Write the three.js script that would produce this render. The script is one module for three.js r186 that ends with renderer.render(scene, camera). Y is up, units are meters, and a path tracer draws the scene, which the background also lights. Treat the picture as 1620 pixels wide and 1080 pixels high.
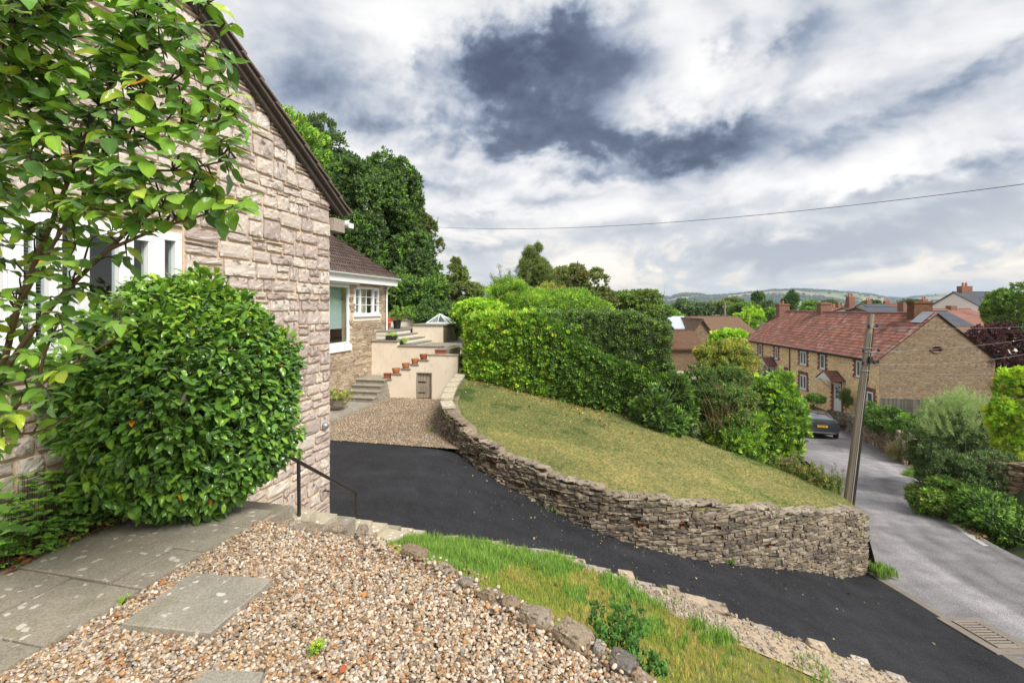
import * as THREE from 'three';
import { mergeGeometries, toCreasedNormals } from 'three/addons/utils/BufferGeometryUtils.js';
import { ImprovedNoise } from 'three/addons/math/ImprovedNoise.js';

// ---------------------------------------------------------------- camera, sky, sun, exposure
const FOCAL = 765, CX = 810, HY = 485;               // measured on the 1620 x 1080 photograph
const scene = new THREE.Scene();
const camera = new THREE.PerspectiveCamera(2 * Math.atan(540 / FOCAL) * 180 / Math.PI, 1.5, 0.1, 20000);
camera.position.set(0, 0, 0);                        // eye 1.6 m above the gravel terrace
camera.lookAt(0, 0, -1);
camera.setViewOffset(1620, 1080, 0, 540 - HY, 1620, 1080);   // risen lens: verticals stay upright
const renderer = new THREE.WebGLRenderer();
renderer.toneMapping = THREE.LinearToneMapping;
renderer.toneMappingExposure = 1.75;
renderer.shadowMap.enabled = true;
const SUN_AZ = 140, SUN_EL = 46;
const sun = new THREE.DirectionalLight(new THREE.Color(1, 0.965, 0.91), 2.9);
sun.name = 'sun';
{
  const a = SUN_AZ * Math.PI / 180, e = SUN_EL * Math.PI / 180;
  sun.position.set(Math.sin(a) * Math.cos(e) * 200, Math.sin(e) * 200, -Math.cos(a) * Math.cos(e) * 200);
  sun.castShadow = true; sun.shadow.radius = 40;
  sun.shadow.mapSize.set(4096, 4096);
  Object.assign(sun.shadow.camera, { left: -60, right: 60, top: 60, bottom: -60, near: 1, far: 500 });
  scene.add(sun); scene.add(sun.target);
}

// ---------------------------------------------------------------- small helpers
const V3 = THREE.Vector3, M4 = THREE.Matrix4;
const v = (x, y, d) => new V3(x, y, -d);             // right, up, depth
const P = (px, py, d) => v((px - CX) / FOCAL * d, (HY - py) / FOCAL * d, d);
const clamp = THREE.MathUtils.clamp, lerp = THREE.MathUtils.lerp;
const sstep = (a, b, x) => { const t = clamp((x - a) / (b - a), 0, 1); return t * t * (3 - 2 * t); };
function RNG(seed) { let s = seed >>> 0; return () => { s = (s + 0x6d2b79f5) | 0; let t = Math.imul(s ^ (s >>> 15), 1 | s); t = (t + Math.imul(t ^ (t >>> 7), 61 | t)) ^ t; return ((t ^ (t >>> 14)) >>> 0) / 4294967296; }; }
const R0 = RNG(7);
const pick = (r, a) => a[Math.floor(r() * a.length) % a.length];
const rr = (r, a, b) => a + (b - a) * r();
const PN = new ImprovedNoise();
const n3 = (x, y, z = 0) => PN.noise(x, y, z);
function fbm(x, y, z, o = 4, g = 0.5) { let s = 0, a = 1, n = 0; for (let i = 0; i < o; i++) { s += a * PN.noise(x, y, z + i * 7.3); n += a; a *= g; x *= 2.03; y *= 2.03; z *= 2.03; } return s / n; }
const lin = (r, g, b) => new THREE.Color(r, g, b);
const srgb = (r, g, b) => new THREE.Color().setRGB(r / 255, g / 255, b / 255, THREE.SRGBColorSpace);

// ---------------------------------------------------------------- sky: a broken grey and white cloud sheet with a dark mass ahead
{
  const W = 4096, H = 2048, data = new Float32Array(W * H * 4);
  const dir = (px, py) => [Math.atan((px - CX) / FOCAL), Math.atan((HY - py) / Math.hypot(FOCAL, px - CX))];
  // masses of thick cloud: [px, py, half width, half height, thickness, tilt]
  const masses = [
    [840, 100, 105, 55, 1.1, 0], [905, 50, 62, 55, 0.9, 0.3], [985, 108, 70, 40, 0.75, 0], [775, 70, 45, 50, 0.4, 0], [790, 150, 100, 45, 0.7, 0],
    [985, 228, 170, 30, 0.85, -0.05], [1120, 238, 85, 30, 0.85, 0.05], [830, 218, 140, 30, 0.78, 0.1], [900, 165, 75, 45, 0.6, 0], [660, 200, 130, 26, 0.45, 0.1], [940, 276, 95, 16, 0.5, 0],
    [560, 160, 120, 50, 0.3, 0.1], [480, 110, 70, 60, 0.2, 0], [700, 290, 120, 25, 0.42, 0], [860, 320, 90, 14, 0.35, 0], [665, 95, 22, 22, 0.35, 0.5],
    [1500, 345, 170, 42, 0.72, 0.12], [1330, 385, 160, 22, 0.62, 0.05], [1220, 400, 170, 30, 0.55, 0], [1585, 290, 70, 40, 0.5, 0.2], [1110, 415, 140, 32, 0.42, 0],
    [1440, 175, 170, 16, 0.28, 0.32], [1290, 230, 100, 13, 0.26, 0.3], [1260, 60, 48, 24, 0.42, 0.2], [1150, 75, 32, 26, 0.42, 0], [1180, 190, 36, 14, 0.4, 0], [1560, 110, 110, 18, 0.26, 0.35],
    [1400, 305, 160, 16, 0.45, 0.15], [1040, 360, 110, 16, 0.35, 0], [820, 400, 90, 12, 0.3, 0], [760, 350, 60, 10, 0.4, 0], [730, 395, 60, 8, 0.35, 0], [1600, 395, 130, 16, 0.3, 0], [1000, 30, 40, 20, 0.25, 0],
  ].map(([px, py, rx, ry, s, t]) => { const [a, e] = dir(px, py), [a2] = dir(px + rx, py), [, e2] = dir(px, py - ry); return [a, e, Math.abs(a2 - a), Math.abs(e2 - e), s, Math.cos(t), Math.sin(t)]; });
  const gaps = [[1090, 128, 120, 60, 0.8], [965, 425, 110, 36, 0.9], [1240, 300, 130, 22, 0.32], [1440, 425, 160, 16, 0.3], [760, 372, 60, 10, 0.3], [1330, 130, 110, 20, 0.3], [640, 30, 120, 40, 0.25], [1180, 350, 60, 10, 0.25]]
    .map(([px, py, rx, ry, s]) => { const [a, e] = dir(px, py), [a2] = dir(px + rx, py), [, e2] = dir(px, py - ry); return [a, e, Math.abs(a2 - a), Math.abs(e2 - e), s]; });
  const ramp = [[0, 250, 249, 247], [0.16, 231, 231, 233], [0.34, 199, 203, 211], [0.55, 154, 165, 183], [0.8, 105, 117, 139], [1.05, 76, 87, 109], [1.5, 66, 76, 96]].map(([t, ...c]) => [t, ...srgb(...c).toArray()]);
  const out = [0, 0, 0];
  const shade = (t) => { t = clamp(t, 0, 1.49); let i = 0; while (ramp[i + 1][0] < t) i++; const k = (t - ramp[i][0]) / (ramp[i + 1][0] - ramp[i][0]); for (let c = 0; c < 3; c++) out[c] = lerp(ramp[i][c + 1], ramp[i + 1][c + 1], k); return out; };
  const STEP = 1;
  for (let row = H / 2; row < H; row += STEP) {
    const e = ((row + 0.5) / H - 0.5) * Math.PI, y = Math.sin(e), ce = Math.cos(e);
    for (let col = 0; col < W; col++) {
      const az = ((col + 0.5) / W - 0.5) * 2 * Math.PI;            // 0 is +x; forward (-z) is -90 degrees
      const x = Math.cos(az) * ce, z = Math.sin(az) * ce, a = Math.atan2(x, -z);
      const seen = Math.abs(a) < 0.95 && e < 0.72, oct = seen ? 6 : 3;
      const k = 1 / (y + 0.26), cx = x * k, cz = z * k;
      const w1 = fbm(cx * 1.1 + 3, cz * 1.1, 1.7, 3), w2 = fbm(cx * 1.1 - 9, cz * 1.1 + 4, 8.2, 3);
      const sheet = fbm(cx * 1.3 + w1 * 0.8, cz * 1.5 + w2 * 0.8, 0.5, oct, 0.52);           // broad veil
      const puff = fbm(cx * 3.4 + w2 * 1.6, cz * 4.2 + w1 * 1.6, 4.4, oct, 0.55);            // broken puffs in it
      const ang = seen ? fbm(a * 9 + w1, e * 13 + w2, 2.2, 6, 0.6) : 0, ang2 = seen ? fbm(a * 22 + w2 * 2, e * 30 + w1 * 2, 6.1, 5, 0.6) : 0;
      let t = 0.185 + sheet * 0.52 + puff * 0.34 + ang2 * 0.09;
      const ja = a + ang * 0.085 + ang2 * 0.03, je = e + ang * 0.05 - ang2 * 0.025;
      let m = 0, g = 0;
      if (seen) {
        for (const [ma, me, ra, re, s, c, sn] of masses) {
          const da = ja - ma, de = je - me, u = (da * c + de * sn) / ra, q = (-da * sn + de * c) / re, d = u * u + q * q;
          if (d < 6) m += s * Math.exp(-d * 1.05);
        }
        for (const [ma, me, ra, re, s] of gaps) { const u = (ja - ma) / ra, q = (je - me) / re, d = u * u + q * q; if (d < 6) g += s * Math.exp(-d); }
      }
      if (m > 0.05) m *= 1 + ang * 0.9 + ang2 * 0.55;
      m = m > 0.9 ? 0.9 + (m - 0.9) * 0.3 : m; m = Math.max(0, m);
      t = t * (1 - 0.55 * clamp(m, 0, 1)) + m * 0.92 - g * 0.42;
      const low = 1 - sstep(0.0, 0.22, e);
      t = lerp(t, t * 0.92 + 0.05, low);
      const c = shade(Math.max(t, 0.02));
      const warm = low * 0.10;
      const o = ((row) * W + col) * 4;
      data[o] = c[0] * (1 + warm); data[o + 1] = c[1] * (1 + warm * 0.15); data[o + 2] = c[2] * (1 - warm * 1.3); data[o + 3] = 1;
    }
  }
  for (let row = 0; row < H / 2; row++) for (let col = 0; col < W; col++) { const o = (row * W + col) * 4; data[o] = 0.30; data[o + 1] = 0.31; data[o + 2] = 0.30; data[o + 3] = 1; }
  {                                                    // low cloud is never much darker than the sky above it
    const lum = []; for (let row = Math.ceil(H * (0.5 + 10 / 180)); row < H * (0.5 + 20 / 180); row++) for (let col = 0; col < W; col += 8) { const o = (row * W + col) * 4; lum.push(data[o] + data[o + 1] + data[o + 2]); }
    const U = lum.sort((p, q) => p - q)[lum.length >> 1], f = U * 0.64;
    for (let row = H / 2; row < H * (0.5 + 12.5 / 180); row++) { const k = sstep(12.5, 9.8, (row / H - 0.5) * 180); for (let col = 0; col < W; col++) { const o = (row * W + col) * 4, L = data[o] + data[o + 1] + data[o + 2]; if (L < 1.5 * f) { const q = Math.pow(L / (1.5 * f), 2), N = lerp(L, f * (1 + 0.5 * q), k) / L; const T = L * N, tint = [0.318, 0.333, 0.349]; for (let c = 0; c < 3; c++) data[o + c] = lerp(data[o + c] * N, T * tint[c], k * 0.75); } } }
  }
  for (let i = 0; i < data.length; i++) if (i % 4 < 3) data[i] *= 0.655;
  const t = new THREE.DataTexture(data, W, H, THREE.RGBAFormat, THREE.FloatType);
  t.mapping = THREE.EquirectangularReflectionMapping; t.magFilter = THREE.LinearFilter; t.needsUpdate = true;
  scene.background = t; scene.environment = t;
}
scene.fog = new THREE.FogExp2(new THREE.Color(0.62, 0.75, 0.92), 0.00013);   // soft blue air over the vale

// ---------------------------------------------------------------- computed textures and materials
function hash2(ix, iy, s) { let h = Math.imul(ix, 374761393) ^ Math.imul(iy, 668265263) ^ Math.imul(s, 1274126177); h = Math.imul(h ^ (h >>> 13), 1274126177); return ((h ^ (h >>> 16)) >>> 0) / 4294967296; }
function vnoise(x, y, per, s) {                      // value noise that repeats after per cells
  const ix = Math.floor(x), iy = Math.floor(y), fx = x - ix, fy = y - iy, m = (a) => ((a % per) + per) % per;
  const u = fx * fx * (3 - 2 * fx), w = fy * fy * (3 - 2 * fy), a = m(ix), b = m(ix + 1), c = m(iy), d = m(iy + 1);
  return lerp(lerp(hash2(a, c, s), hash2(b, c, s), u), lerp(hash2(a, d, s), hash2(b, d, s), u), w);
}
function pf(u, w, per, o, s, g = 0.5) { let t = 0, a = 1, n = 0; for (let i = 0; i < o; i++) { t += a * vnoise(u * per, w * per, per, s + i); n += a; a *= g; per *= 2; } return t / n; }
const toS = (x) => 255 * (x <= 0.0031308 ? 12.92 * x : 1.055 * Math.pow(x, 1 / 2.4) - 0.055);
function tex(size, fn, color = true) {
  const d = new Uint8Array(size * size * 4);
  for (let j = 0; j < size; j++) for (let i = 0; i < size; i++) {
    const c = fn(i / size, j / size, i, j), o = (j * size + i) * 4;
    if (color) { d[o] = clamp(toS(c[0]), 0, 255); d[o + 1] = clamp(toS(c[1]), 0, 255); d[o + 2] = clamp(toS(c[2]), 0, 255); }
    else { d[o] = d[o + 1] = d[o + 2] = clamp(c * 255, 0, 255); }
    d[o + 3] = 255;
  }
  const t = new THREE.DataTexture(d, size, size); t.wrapS = t.wrapT = THREE.RepeatWrapping; t.magFilter = THREE.LinearFilter;
  if (color) t.colorSpace = THREE.SRGBColorSpace; t.needsUpdate = true; return t;
}
const mixc = (a, b, t) => [lerp(a[0], b[0], t), lerp(a[1], b[1], t), lerp(a[2], b[2], t)];
const scl = (a, k) => [a[0] * k, a[1] * k, a[2] * k];
const mat = (o) => new THREE.MeshStandardMaterial(Object.assign({ roughness: 0.9, side: THREE.DoubleSide }, o));
const phys = (o) => new THREE.MeshPhysicalMaterial(Object.assign({ roughness: 0.9, side: THREE.DoubleSide }, o));
const rep = (t, k, k2 = k) => { const c = t.clone(); c.repeat.set(k, k2); c.needsUpdate = true; return c; };

// rock: pitted and streaked, close to white so that each stone's own colour tints it
const T_rock = tex(512, (u, w) => {
  const a = pf(u, w, 6, 5, 1), b = pf(u, w * 1.0, 22, 4, 9, 0.6), st = pf(u, w, 4, 3, 33), k = 0.66 + a * 0.3 + (b - 0.5) * 0.35;
  const dark = sstep(0.56, 0.75, pf(u, w, 9, 4, 57)) * 0.52, li = sstep(0.68, 0.76, pf(u, w, 13, 3, 71)) * 0.4;
  const c = mixc([1.0, 0.98, 0.95], [1.01, 0.94, 0.88], st); return scl(c, clamp(k - dark + li, 0.2, 1.3) * 0.86);
});
const T_rockB = tex(512, (u, w) => { const a = pf(u, w, 6, 5, 1), b = pf(u, w, 22, 5, 9, 0.65); return clamp(a * 0.6 + b * 0.5, 0, 1); }, false);
const T_mort = tex(256, (u, w) => { const a = pf(u, w, 8, 5, 3, 0.65), s = vnoise(u * 128, w * 128, 128, 5); return scl([0.95, 0.9, 0.82], 0.7 + a * 0.4 + (s - 0.5) * 0.16); });
const T_grain = tex(512, (u, w) => { const a = pf(u, w, 5, 4, 13), s = pf(u, w, 110, 2, 15), k = 0.72 + (a - 0.5) * 0.3 + (s - 0.5) * 0.5; return [k, k, k * 0.99]; });
const T_grainB = tex(512, (u, w) => pf(u, w, 90, 3, 15, 0.7), false);
const T_slab = tex(1024, (u, w) => {
  const a = pf(u, w, 5, 5, 21), s = pf(u, w, 160, 2, 25), l = sstep(0.7, 0.76, pf(u, w, 17, 3, 29)), m = sstep(0.5, 0.8, pf(u, w, 7, 4, 41));
  let c = mixc([0.225, 0.205, 0.165], [0.15, 0.137, 0.108], a); c = mixc(c, [0.135, 0.13, 0.08], m * 0.5); c = scl(c, 0.8 + (s - 0.5) * 0.75 + 0.2);
  return mixc(c, [0.42, 0.41, 0.37], l * 0.75);
});
const T_tar = tex(512, (u, w, i, j) => {
  const s = vnoise(u * 150, w * 150, 150, 31), f = vnoise(u * 256, w * 256, 256, 35), a = pf(u, w, 4, 4, 37);
  const g = 0.6 + (a - 0.5) * 0.35 + (s - 0.5) * 0.7 + (f - 0.5) * 0.5 + (s > 0.93 ? 1.3 : 0); return [g, g * 0.985, g * 0.985].map((x) => clamp(x * 0.62, 0.05, 1));
});
const T_tarB = tex(512, (u, w) => clamp(vnoise(u * 150, w * 150, 150, 31) * 0.6 + vnoise(u * 256, w * 256, 256, 35) * 0.4, 0, 1), false);
const T_soil = tex(512, (u, w) => { const a = pf(u, w, 7, 5, 43, 0.6), s = pf(u, w, 90, 2, 45); return mixc(mixc([0.16, 0.15, 0.06], [0.24, 0.2, 0.09], a), [0.1, 0.12, 0.03], sstep(0.5, 0.7, s) * 0.5); });
const T_wood = tex(512, (u, w) => { const g = pf(u, w * 0.12, 40, 3, 51), a = pf(u, w, 4, 3, 53), k = 0.55 + g * 0.5 + (a - 0.5) * 0.3; return [k, k * 0.97, k * 0.93]; });
const T_rend = tex(512, (u, w) => { const a = pf(u, w, 4, 4, 61), s = pf(u, w, 100, 2, 63), st = sstep(0.6, 0.85, pf(u, w * 0.2, 24, 3, 67)); const k = 0.93 + (a - 0.5) * 0.14 + (s - 0.5) * 0.08; return mixc([k, k * 0.985, k * 0.96], [k * 0.8, k * 0.76, k * 0.68], st * 0.6); });
// distant walls of small coursed rubble: stones are only 2 to 4 pixels wide there
const T_rub = tex(1024, (u, w) => {
  const rows = 30, y = w * rows, r = Math.floor(y), fy = y - r; let x = u * 14 + hash2(r, 0, 77) * 14; x = ((x % 14) + 14) % 14;
  const wob = (vnoise(u * 40, w * 40, 40, 81) - 0.5) * 0.5, c = Math.floor(x + wob), fx = x + wob - c, cc = ((c % 14) + 14) % 14;
  const h = hash2(cc, r, 83), h2 = hash2(cc, r, 85), j = Math.min(fx, 1 - fx) < 0.045 || Math.min(fy, 1 - fy) < 0.13;
  let col = mixc([0.48, 0.36, 0.215], [0.37, 0.28, 0.18], h); if (h2 > 0.86) col = [0.55, 0.46, 0.33]; if (h2 < 0.07) col = [0.26, 0.2, 0.15];
  const k = 0.75 + 0.5 * vnoise(u * 256, w * 256, 256, 87); return j ? [0.42, 0.34, 0.23] : scl(col, k);
});
const T_rubB = tex(1024, (u, w) => {
  const rows = 30, y = w * rows, r = Math.floor(y), fy = y - r; let x = u * 14 + hash2(r, 0, 77) * 14; x = ((x % 14) + 14) % 14;
  const wob = (vnoise(u * 40, w * 40, 40, 81) - 0.5) * 0.5, c = Math.floor(x + wob), fx = x + wob - c; const e = Math.min(Math.min(fx, 1 - fx) * 3, Math.min(fy, 1 - fy) * 1.6);
  return clamp(sstep(0.05, 0.4, e) * (0.6 + 0.4 * hash2(((c % 14) + 14) % 14, r, 83)), 0, 1);
}, false);

const M = {
  mortar: mat({ color: lin(0.72, 0.58, 0.42), map: T_mort, bumpMap: T_grainB, bumpScale: 0.004, roughness: 1 }),
  mortarDark: mat({ color: lin(0.27, 0.225, 0.165), map: T_mort, bumpMap: T_grainB, bumpScale: 0.006, roughness: 1 }),
  slab: mat({ color: lin(1.4, 1.36, 1.32), map: T_slab, bumpMap: T_grainB, bumpScale: 0.003, roughness: 0.85 }),
  slabGrey: mat({ color: lin(1.5, 1.5, 1.52), map: T_slab, bumpMap: T_grainB, bumpScale: 0.002, roughness: 0.8 }),
  slabLight: mat({ color: lin(2.3, 2.2, 2.0), map: T_slab, bumpMap: T_grainB, bumpScale: 0.003, roughness: 0.9 }),
  tarmac: phys({ specularIntensity: 0.5, color: lin(0.060, 0.061, 0.068), map: T_tar, bumpMap: T_tarB, bumpScale: 0.006, roughness: 0.8, vertexColors: true }),
  road: mat({ color: lin(1.08, 1.06, 1.09), map: T_tar, bumpMap: T_tarB, bumpScale: 0.003, roughness: 0.5, vertexColors: true }),
  soil: mat({ color: lin(1.25, 1.2, 1.1), map: T_soil, roughness: 1, vertexColors: true }),
  earth: mat({ color: lin(0.10, 0.075, 0.045), map: T_mort, roughness: 1 }),
  render: mat({ color: lin(0.84, 0.74, 0.60), map: T_rend, bumpMap: T_grainB, bumpScale: 0.002 }),
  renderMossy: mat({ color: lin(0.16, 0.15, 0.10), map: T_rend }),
  coping: mat({ color: lin(0.34, 0.31, 0.26), map: T_grain, roughness: 0.85 }),
  white: phys({ color: lin(0.82, 0.82, 0.82), roughness: 0.35 }),
  whiteMatt: mat({ color: lin(0.78, 0.77, 0.74), roughness: 0.7 }),
  cream: mat({ color: lin(0.72, 0.66, 0.56), roughness: 0.7 }),
  cornerStone: mat({ color: lin(0.50, 0.41, 0.34), map: T_grain, roughness: 0.95 }),
  verge: mat({ color: lin(0.13, 0.105, 0.085), map: T_grain, roughness: 0.9 }),
  tileBrown: mat({ color: lin(0.21, 0.15, 0.125), map: T_grain, bumpMap: T_grainB, bumpScale: 0.003, roughness: 0.9 }),
  tileRed: mat({ color: lin(1, 1, 1), map: T_grain, roughness: 0.9 }),
  slate: mat({ color: lin(0.085, 0.095, 0.115), map: T_grain, roughness: 0.95 }),
  lead: mat({ color: lin(0.42, 0.45, 0.5), map: T_grain, roughness: 0.5 }),
  rubble: mat({ color: lin(2.5, 2.3, 2.0), map: T_rub, bumpMap: T_rubB, bumpScale: 0.03 }),
  rubbleGrey: mat({ color: lin(0.60, 0.55, 0.52), map: T_rub, bumpMap: T_rubB, bumpScale: 0.03 }),
  brick: mat({ color: lin(0.30, 0.145, 0.10), map: T_grain }),
  metal: mat({ color: lin(0.035, 0.033, 0.032), roughness: 0.5, metalness: 0.3 }),
  galv: mat({ color: lin(0.4, 0.4, 0.4), roughness: 0.4, metalness: 0.7 }),
  iron: mat({ color: lin(0.32, 0.27, 0.22), map: T_grain, roughness: 0.7, metalness: 0.3 }),
  black: mat({ color: lin(0.02, 0.02, 0.022), roughness: 0.5 }),
  dark: mat({ color: lin(0.03, 0.03, 0.03), roughness: 1 }),
  glass: phys({ color: lin(0.9, 0.95, 0.95), roughness: 0.02, transmission: 1, thickness: 0, ior: 1.5 }),
  glassDim: phys({ color: lin(0.10, 0.12, 0.13), roughness: 0.04, specularIntensity: 1, clearcoat: 1, clearcoatRoughness: 0.02 }),
  woodGrey: mat({ color: lin(0.40, 0.35, 0.28), map: T_wood, roughness: 0.9 }),
  pole: mat({ color: lin(0.30, 0.26, 0.205), map: T_wood, bumpMap: T_wood, bumpScale: 0.01, roughness: 0.95 }),
  terracotta: mat({ color: lin(0.62, 0.235, 0.10), map: T_grain, roughness: 0.85 }),
  terracottaDark: mat({ color: lin(0.40, 0.12, 0.06), map: T_grain, roughness: 0.85 }),
  wire: mat({ color: lin(0.05, 0.05, 0.05), roughness: 0.6 }),
  wirePale: mat({ color: lin(0.22, 0.22, 0.22), roughness: 0.6 }),
  bark: mat({ color: lin(0.22, 0.15, 0.095), map: T_mort, bumpMap: T_rockB, bumpScale: 0.004, roughness: 0.95 }),
  barkDark: mat({ color: lin(0.09, 0.07, 0.05), map: T_mort, roughness: 1 }),
  twigCore: mat({ color: lin(0.025, 0.03, 0.012), roughness: 1 }),
  leafLitter: mat({ color: lin(0.30, 0.12, 0.03), roughness: 0.9 }),
  stoneV: mat({ color: lin(1, 1, 1), map: T_rock, bumpMap: T_rockB, bumpScale: 0.012, roughness: 0.95, vertexColors: true }),
};
const stoneMat = (r, g, b) => mat({ color: lin(r, g, b), map: T_rock, bumpMap: T_rockB, bumpScale: 0.012, roughness: 0.95 });
const leafMat = (r, g, b, o = {}) => phys(Object.assign({ color: lin(r, g, b), roughness: 0.95, transmission: 0.38, thickness: 0, specularIntensity: 0.6 }, o));
const gloss = { clearcoat: 0.55, clearcoatRoughness: 0.28 };

// ---------------------------------------------------------------- scene-graph helpers
const taken = {};
const numbered = (n) => { const k = taken[n] = (taken[n] ?? -1) + 1; return k ? n + '_' + String(k).padStart(3, '0') : n; };
function tag(o, label, category, group, kind) { if (label) o.userData.label = label; if (category) o.userData.category = category; if (group) o.userData.group = group; if (kind) o.userData.kind = kind; return o; }
function shadow(m) { m.castShadow = m.receiveShadow = true; return m; }
// a thing: a group standing at its base; parts are given in world coordinates and brought into its frame
function thing(name, label, category, base, turn = 0, group) {
  const o = new THREE.Group(); o.name = numbered(name); o.position.copy(base); o.rotation.y = turn; scene.add(o); o.updateMatrixWorld(true);
  return tag(o, label, category, group);
}
const inv = (o) => { o.updateWorldMatrix(true, false); return new M4().copy(o.matrixWorld).invert(); };
function part(parent, name, geo, m, label) {          // geometry in world coordinates
  const g = Array.isArray(geo) ? merge(geo) : geo; g.applyMatrix4(inv(parent));
  const o = shadow(new THREE.Mesh(g, m)); o.name = name; parent.add(o); if (label) o.userData.label = label; return o;
}
function partAt(parent, name, geo, m, world, invP) {  // shared geometry placed by a world matrix
  const o = shadow(new THREE.Mesh(geo, m)); o.name = name; new M4().multiplyMatrices(invP ?? inv(parent), world).decompose(o.position, o.quaternion, o.scale); parent.add(o); return o;
}
function sheet(name, geo, m, kind = 'structure') { const o = shadow(new THREE.Mesh(geo, m)); o.name = numbered(name); o.userData.kind = kind; scene.add(o); return o; }
function merge(list) {
  const same = list.every((g) => !!g.index === !!list[0].index), keys = ['position', 'normal', 'uv'];
  const l = list.map((g) => { let q = same ? g : (g.index ? g.toNonIndexed() : g); if (!q.attributes.uv) { q.setAttribute('uv', new THREE.BufferAttribute(new Float32Array(q.attributes.position.count * 2), 2)); }
    if (!q.attributes.normal) q.computeVertexNormals();
    const drop = Object.keys(q.attributes).filter((k) => !keys.includes(k) && !(k === 'color' && list.every((x) => x.attributes.color))); if (drop.length) { q = q.clone(); drop.forEach((k) => q.deleteAttribute(k)); } q.morphAttributes = {}; return q; });
  return l.length === 1 ? l[0] : mergeGeometries(l, false);
}
function colored(g, c) { const n = g.attributes.position.count, a = new Float32Array(n * 3); for (let i = 0; i < n; i++) { a[i * 3] = c.r; a[i * 3 + 1] = c.g; a[i * 3 + 2] = c.b; } g.setAttribute('color', new THREE.BufferAttribute(a, 3)); return g; }
function boxUV(g, s = 1) {                             // uv in metres from the face's main direction
  if (g.index) g = g.toNonIndexed(); g.computeVertexNormals(); const p = g.attributes.position, n = g.attributes.normal, u = new Float32Array(p.count * 2);
  for (let i = 0; i < p.count; i++) { const ax = Math.abs(n.getX(i)), ay = Math.abs(n.getY(i)), az = Math.abs(n.getZ(i)), x = p.getX(i), y = p.getY(i), z = p.getZ(i);
    const [a, b] = ay > ax && ay > az ? [x, z] : ax > az ? [z, y] : [x, y]; u[i * 2] = a * s; u[i * 2 + 1] = b * s; }
  g.setAttribute('uv', new THREE.BufferAttribute(u, 2)); return g;
}
// box between two corners, edges eased by a small chamfer when ch > 0
function box(x0, y0, z0, x1, y1, z1, ch = 0, s = 1) {
  const w = Math.abs(x1 - x0), h = Math.abs(y1 - y0), d = Math.abs(z1 - z0); let g;
  if (ch) { const sh = new THREE.Shape(); const a = w / 2 - ch, b = h / 2 - ch; sh.moveTo(-a, -b); sh.lineTo(a, -b); sh.lineTo(a, b); sh.lineTo(-a, b); sh.closePath(); g = new THREE.ExtrudeGeometry(sh, { depth: d - 2 * ch, bevelEnabled: true, bevelSize: ch, bevelThickness: ch, bevelSegments: 1 }); g.translate(0, 0, -(d - 2 * ch) / 2); }
  else g = new THREE.BoxGeometry(w, h, d);
  g.translate((x0 + x1) / 2, (y0 + y1) / 2, (z0 + z1) / 2); return boxUV(g, s);
}
function tube(pts, r, seg = 24, rad = 8, caps = false) { const c = pts.length === 2 ? new THREE.LineCurve3(pts[0], pts[1]) : new THREE.CatmullRomCurve3(pts); const g = new THREE.TubeGeometry(c, pts.length === 2 ? 1 : seg, r, rad); return g; }
function taper(pts, r0, r1, seg = 12, rad = 6) {       // a limb that thins along its run
  const c = new THREE.CatmullRomCurve3(pts), g = new THREE.TubeGeometry(c, seg, 1, rad), p = g.attributes.position, q = new V3();
  for (let i = 0; i <= seg; i++) { c.getPointAt(i / seg, q); const k = lerp(r0, r1, i / seg); for (let j = 0; j <= rad; j++) { const a = i * (rad + 1) + j; p.setXYZ(a, q.x + (p.getX(a) - q.x) * k, q.y + (p.getY(a) - q.y) * k, q.z + (p.getZ(a) - q.z) * k); } }
  return g;
}
function rod(a, b, r, rad = 8, r2 = r) { const d = new V3().subVectors(b, a), g = new THREE.CylinderGeometry(r2, r, d.length(), rad); g.applyMatrix4(new M4().makeRotationFromQuaternion(new THREE.Quaternion().setFromUnitVectors(new V3(0, 1, 0), d.clone().normalize()))); g.translate((a.x + b.x) / 2, (a.y + b.y) / 2, (a.z + b.z) / 2); return g; }
function quadStrip(A, B, uvS = 1) {                    // ruled surface between two polylines of the same length, uv in metres
  const n = A.length, pos = [], uv = [], ix = []; let l = 0;
  for (let i = 0; i < n; i++) { if (i) l += A[i].distanceTo(A[i - 1]); pos.push(...A[i].toArray(), ...B[i].toArray()); uv.push(l * uvS, 0, l * uvS, A[i].distanceTo(B[i]) * uvS); if (i) { const k = i * 2; ix.push(k - 2, k - 1, k, k, k - 1, k + 1); } }
  const g = new THREE.BufferGeometry(); g.setAttribute('position', new THREE.Float32BufferAttribute(pos, 3)); g.setAttribute('uv', new THREE.Float32BufferAttribute(uv, 2)); g.setIndex(ix); g.computeVertexNormals(); return g;
}
function grid(nu, nv, fn, uvS = 1, col) {              // surface fn(u, v) -> Vector3, uv from x and z in metres
  const pos = [], uv = [], ix = [], cl = [];
  for (let j = 0; j <= nv; j++) for (let i = 0; i <= nu; i++) { const p = fn(i / nu, j / nv); pos.push(p.x, p.y, p.z); uv.push(p.x * uvS, p.z * uvS); if (col) cl.push(...col(p, i / nu, j / nv)); }
  for (let j = 0; j < nv; j++) for (let i = 0; i < nu; i++) { const a = j * (nu + 1) + i, b = a + nu + 1; ix.push(a, a + 1, b, b, a + 1, b + 1); }
  const g = new THREE.BufferGeometry(); g.setAttribute('position', new THREE.Float32BufferAttribute(pos, 3)); g.setAttribute('uv', new THREE.Float32BufferAttribute(uv, 2)); if (col) g.setAttribute('color', new THREE.Float32BufferAttribute(cl, 3)); g.setIndex(ix); g.computeVertexNormals(); return g;
}
const trs = (p, e, s) => new M4().compose(p, e.isQuaternion ? e : new THREE.Quaternion().setFromEuler(e), s);
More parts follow.
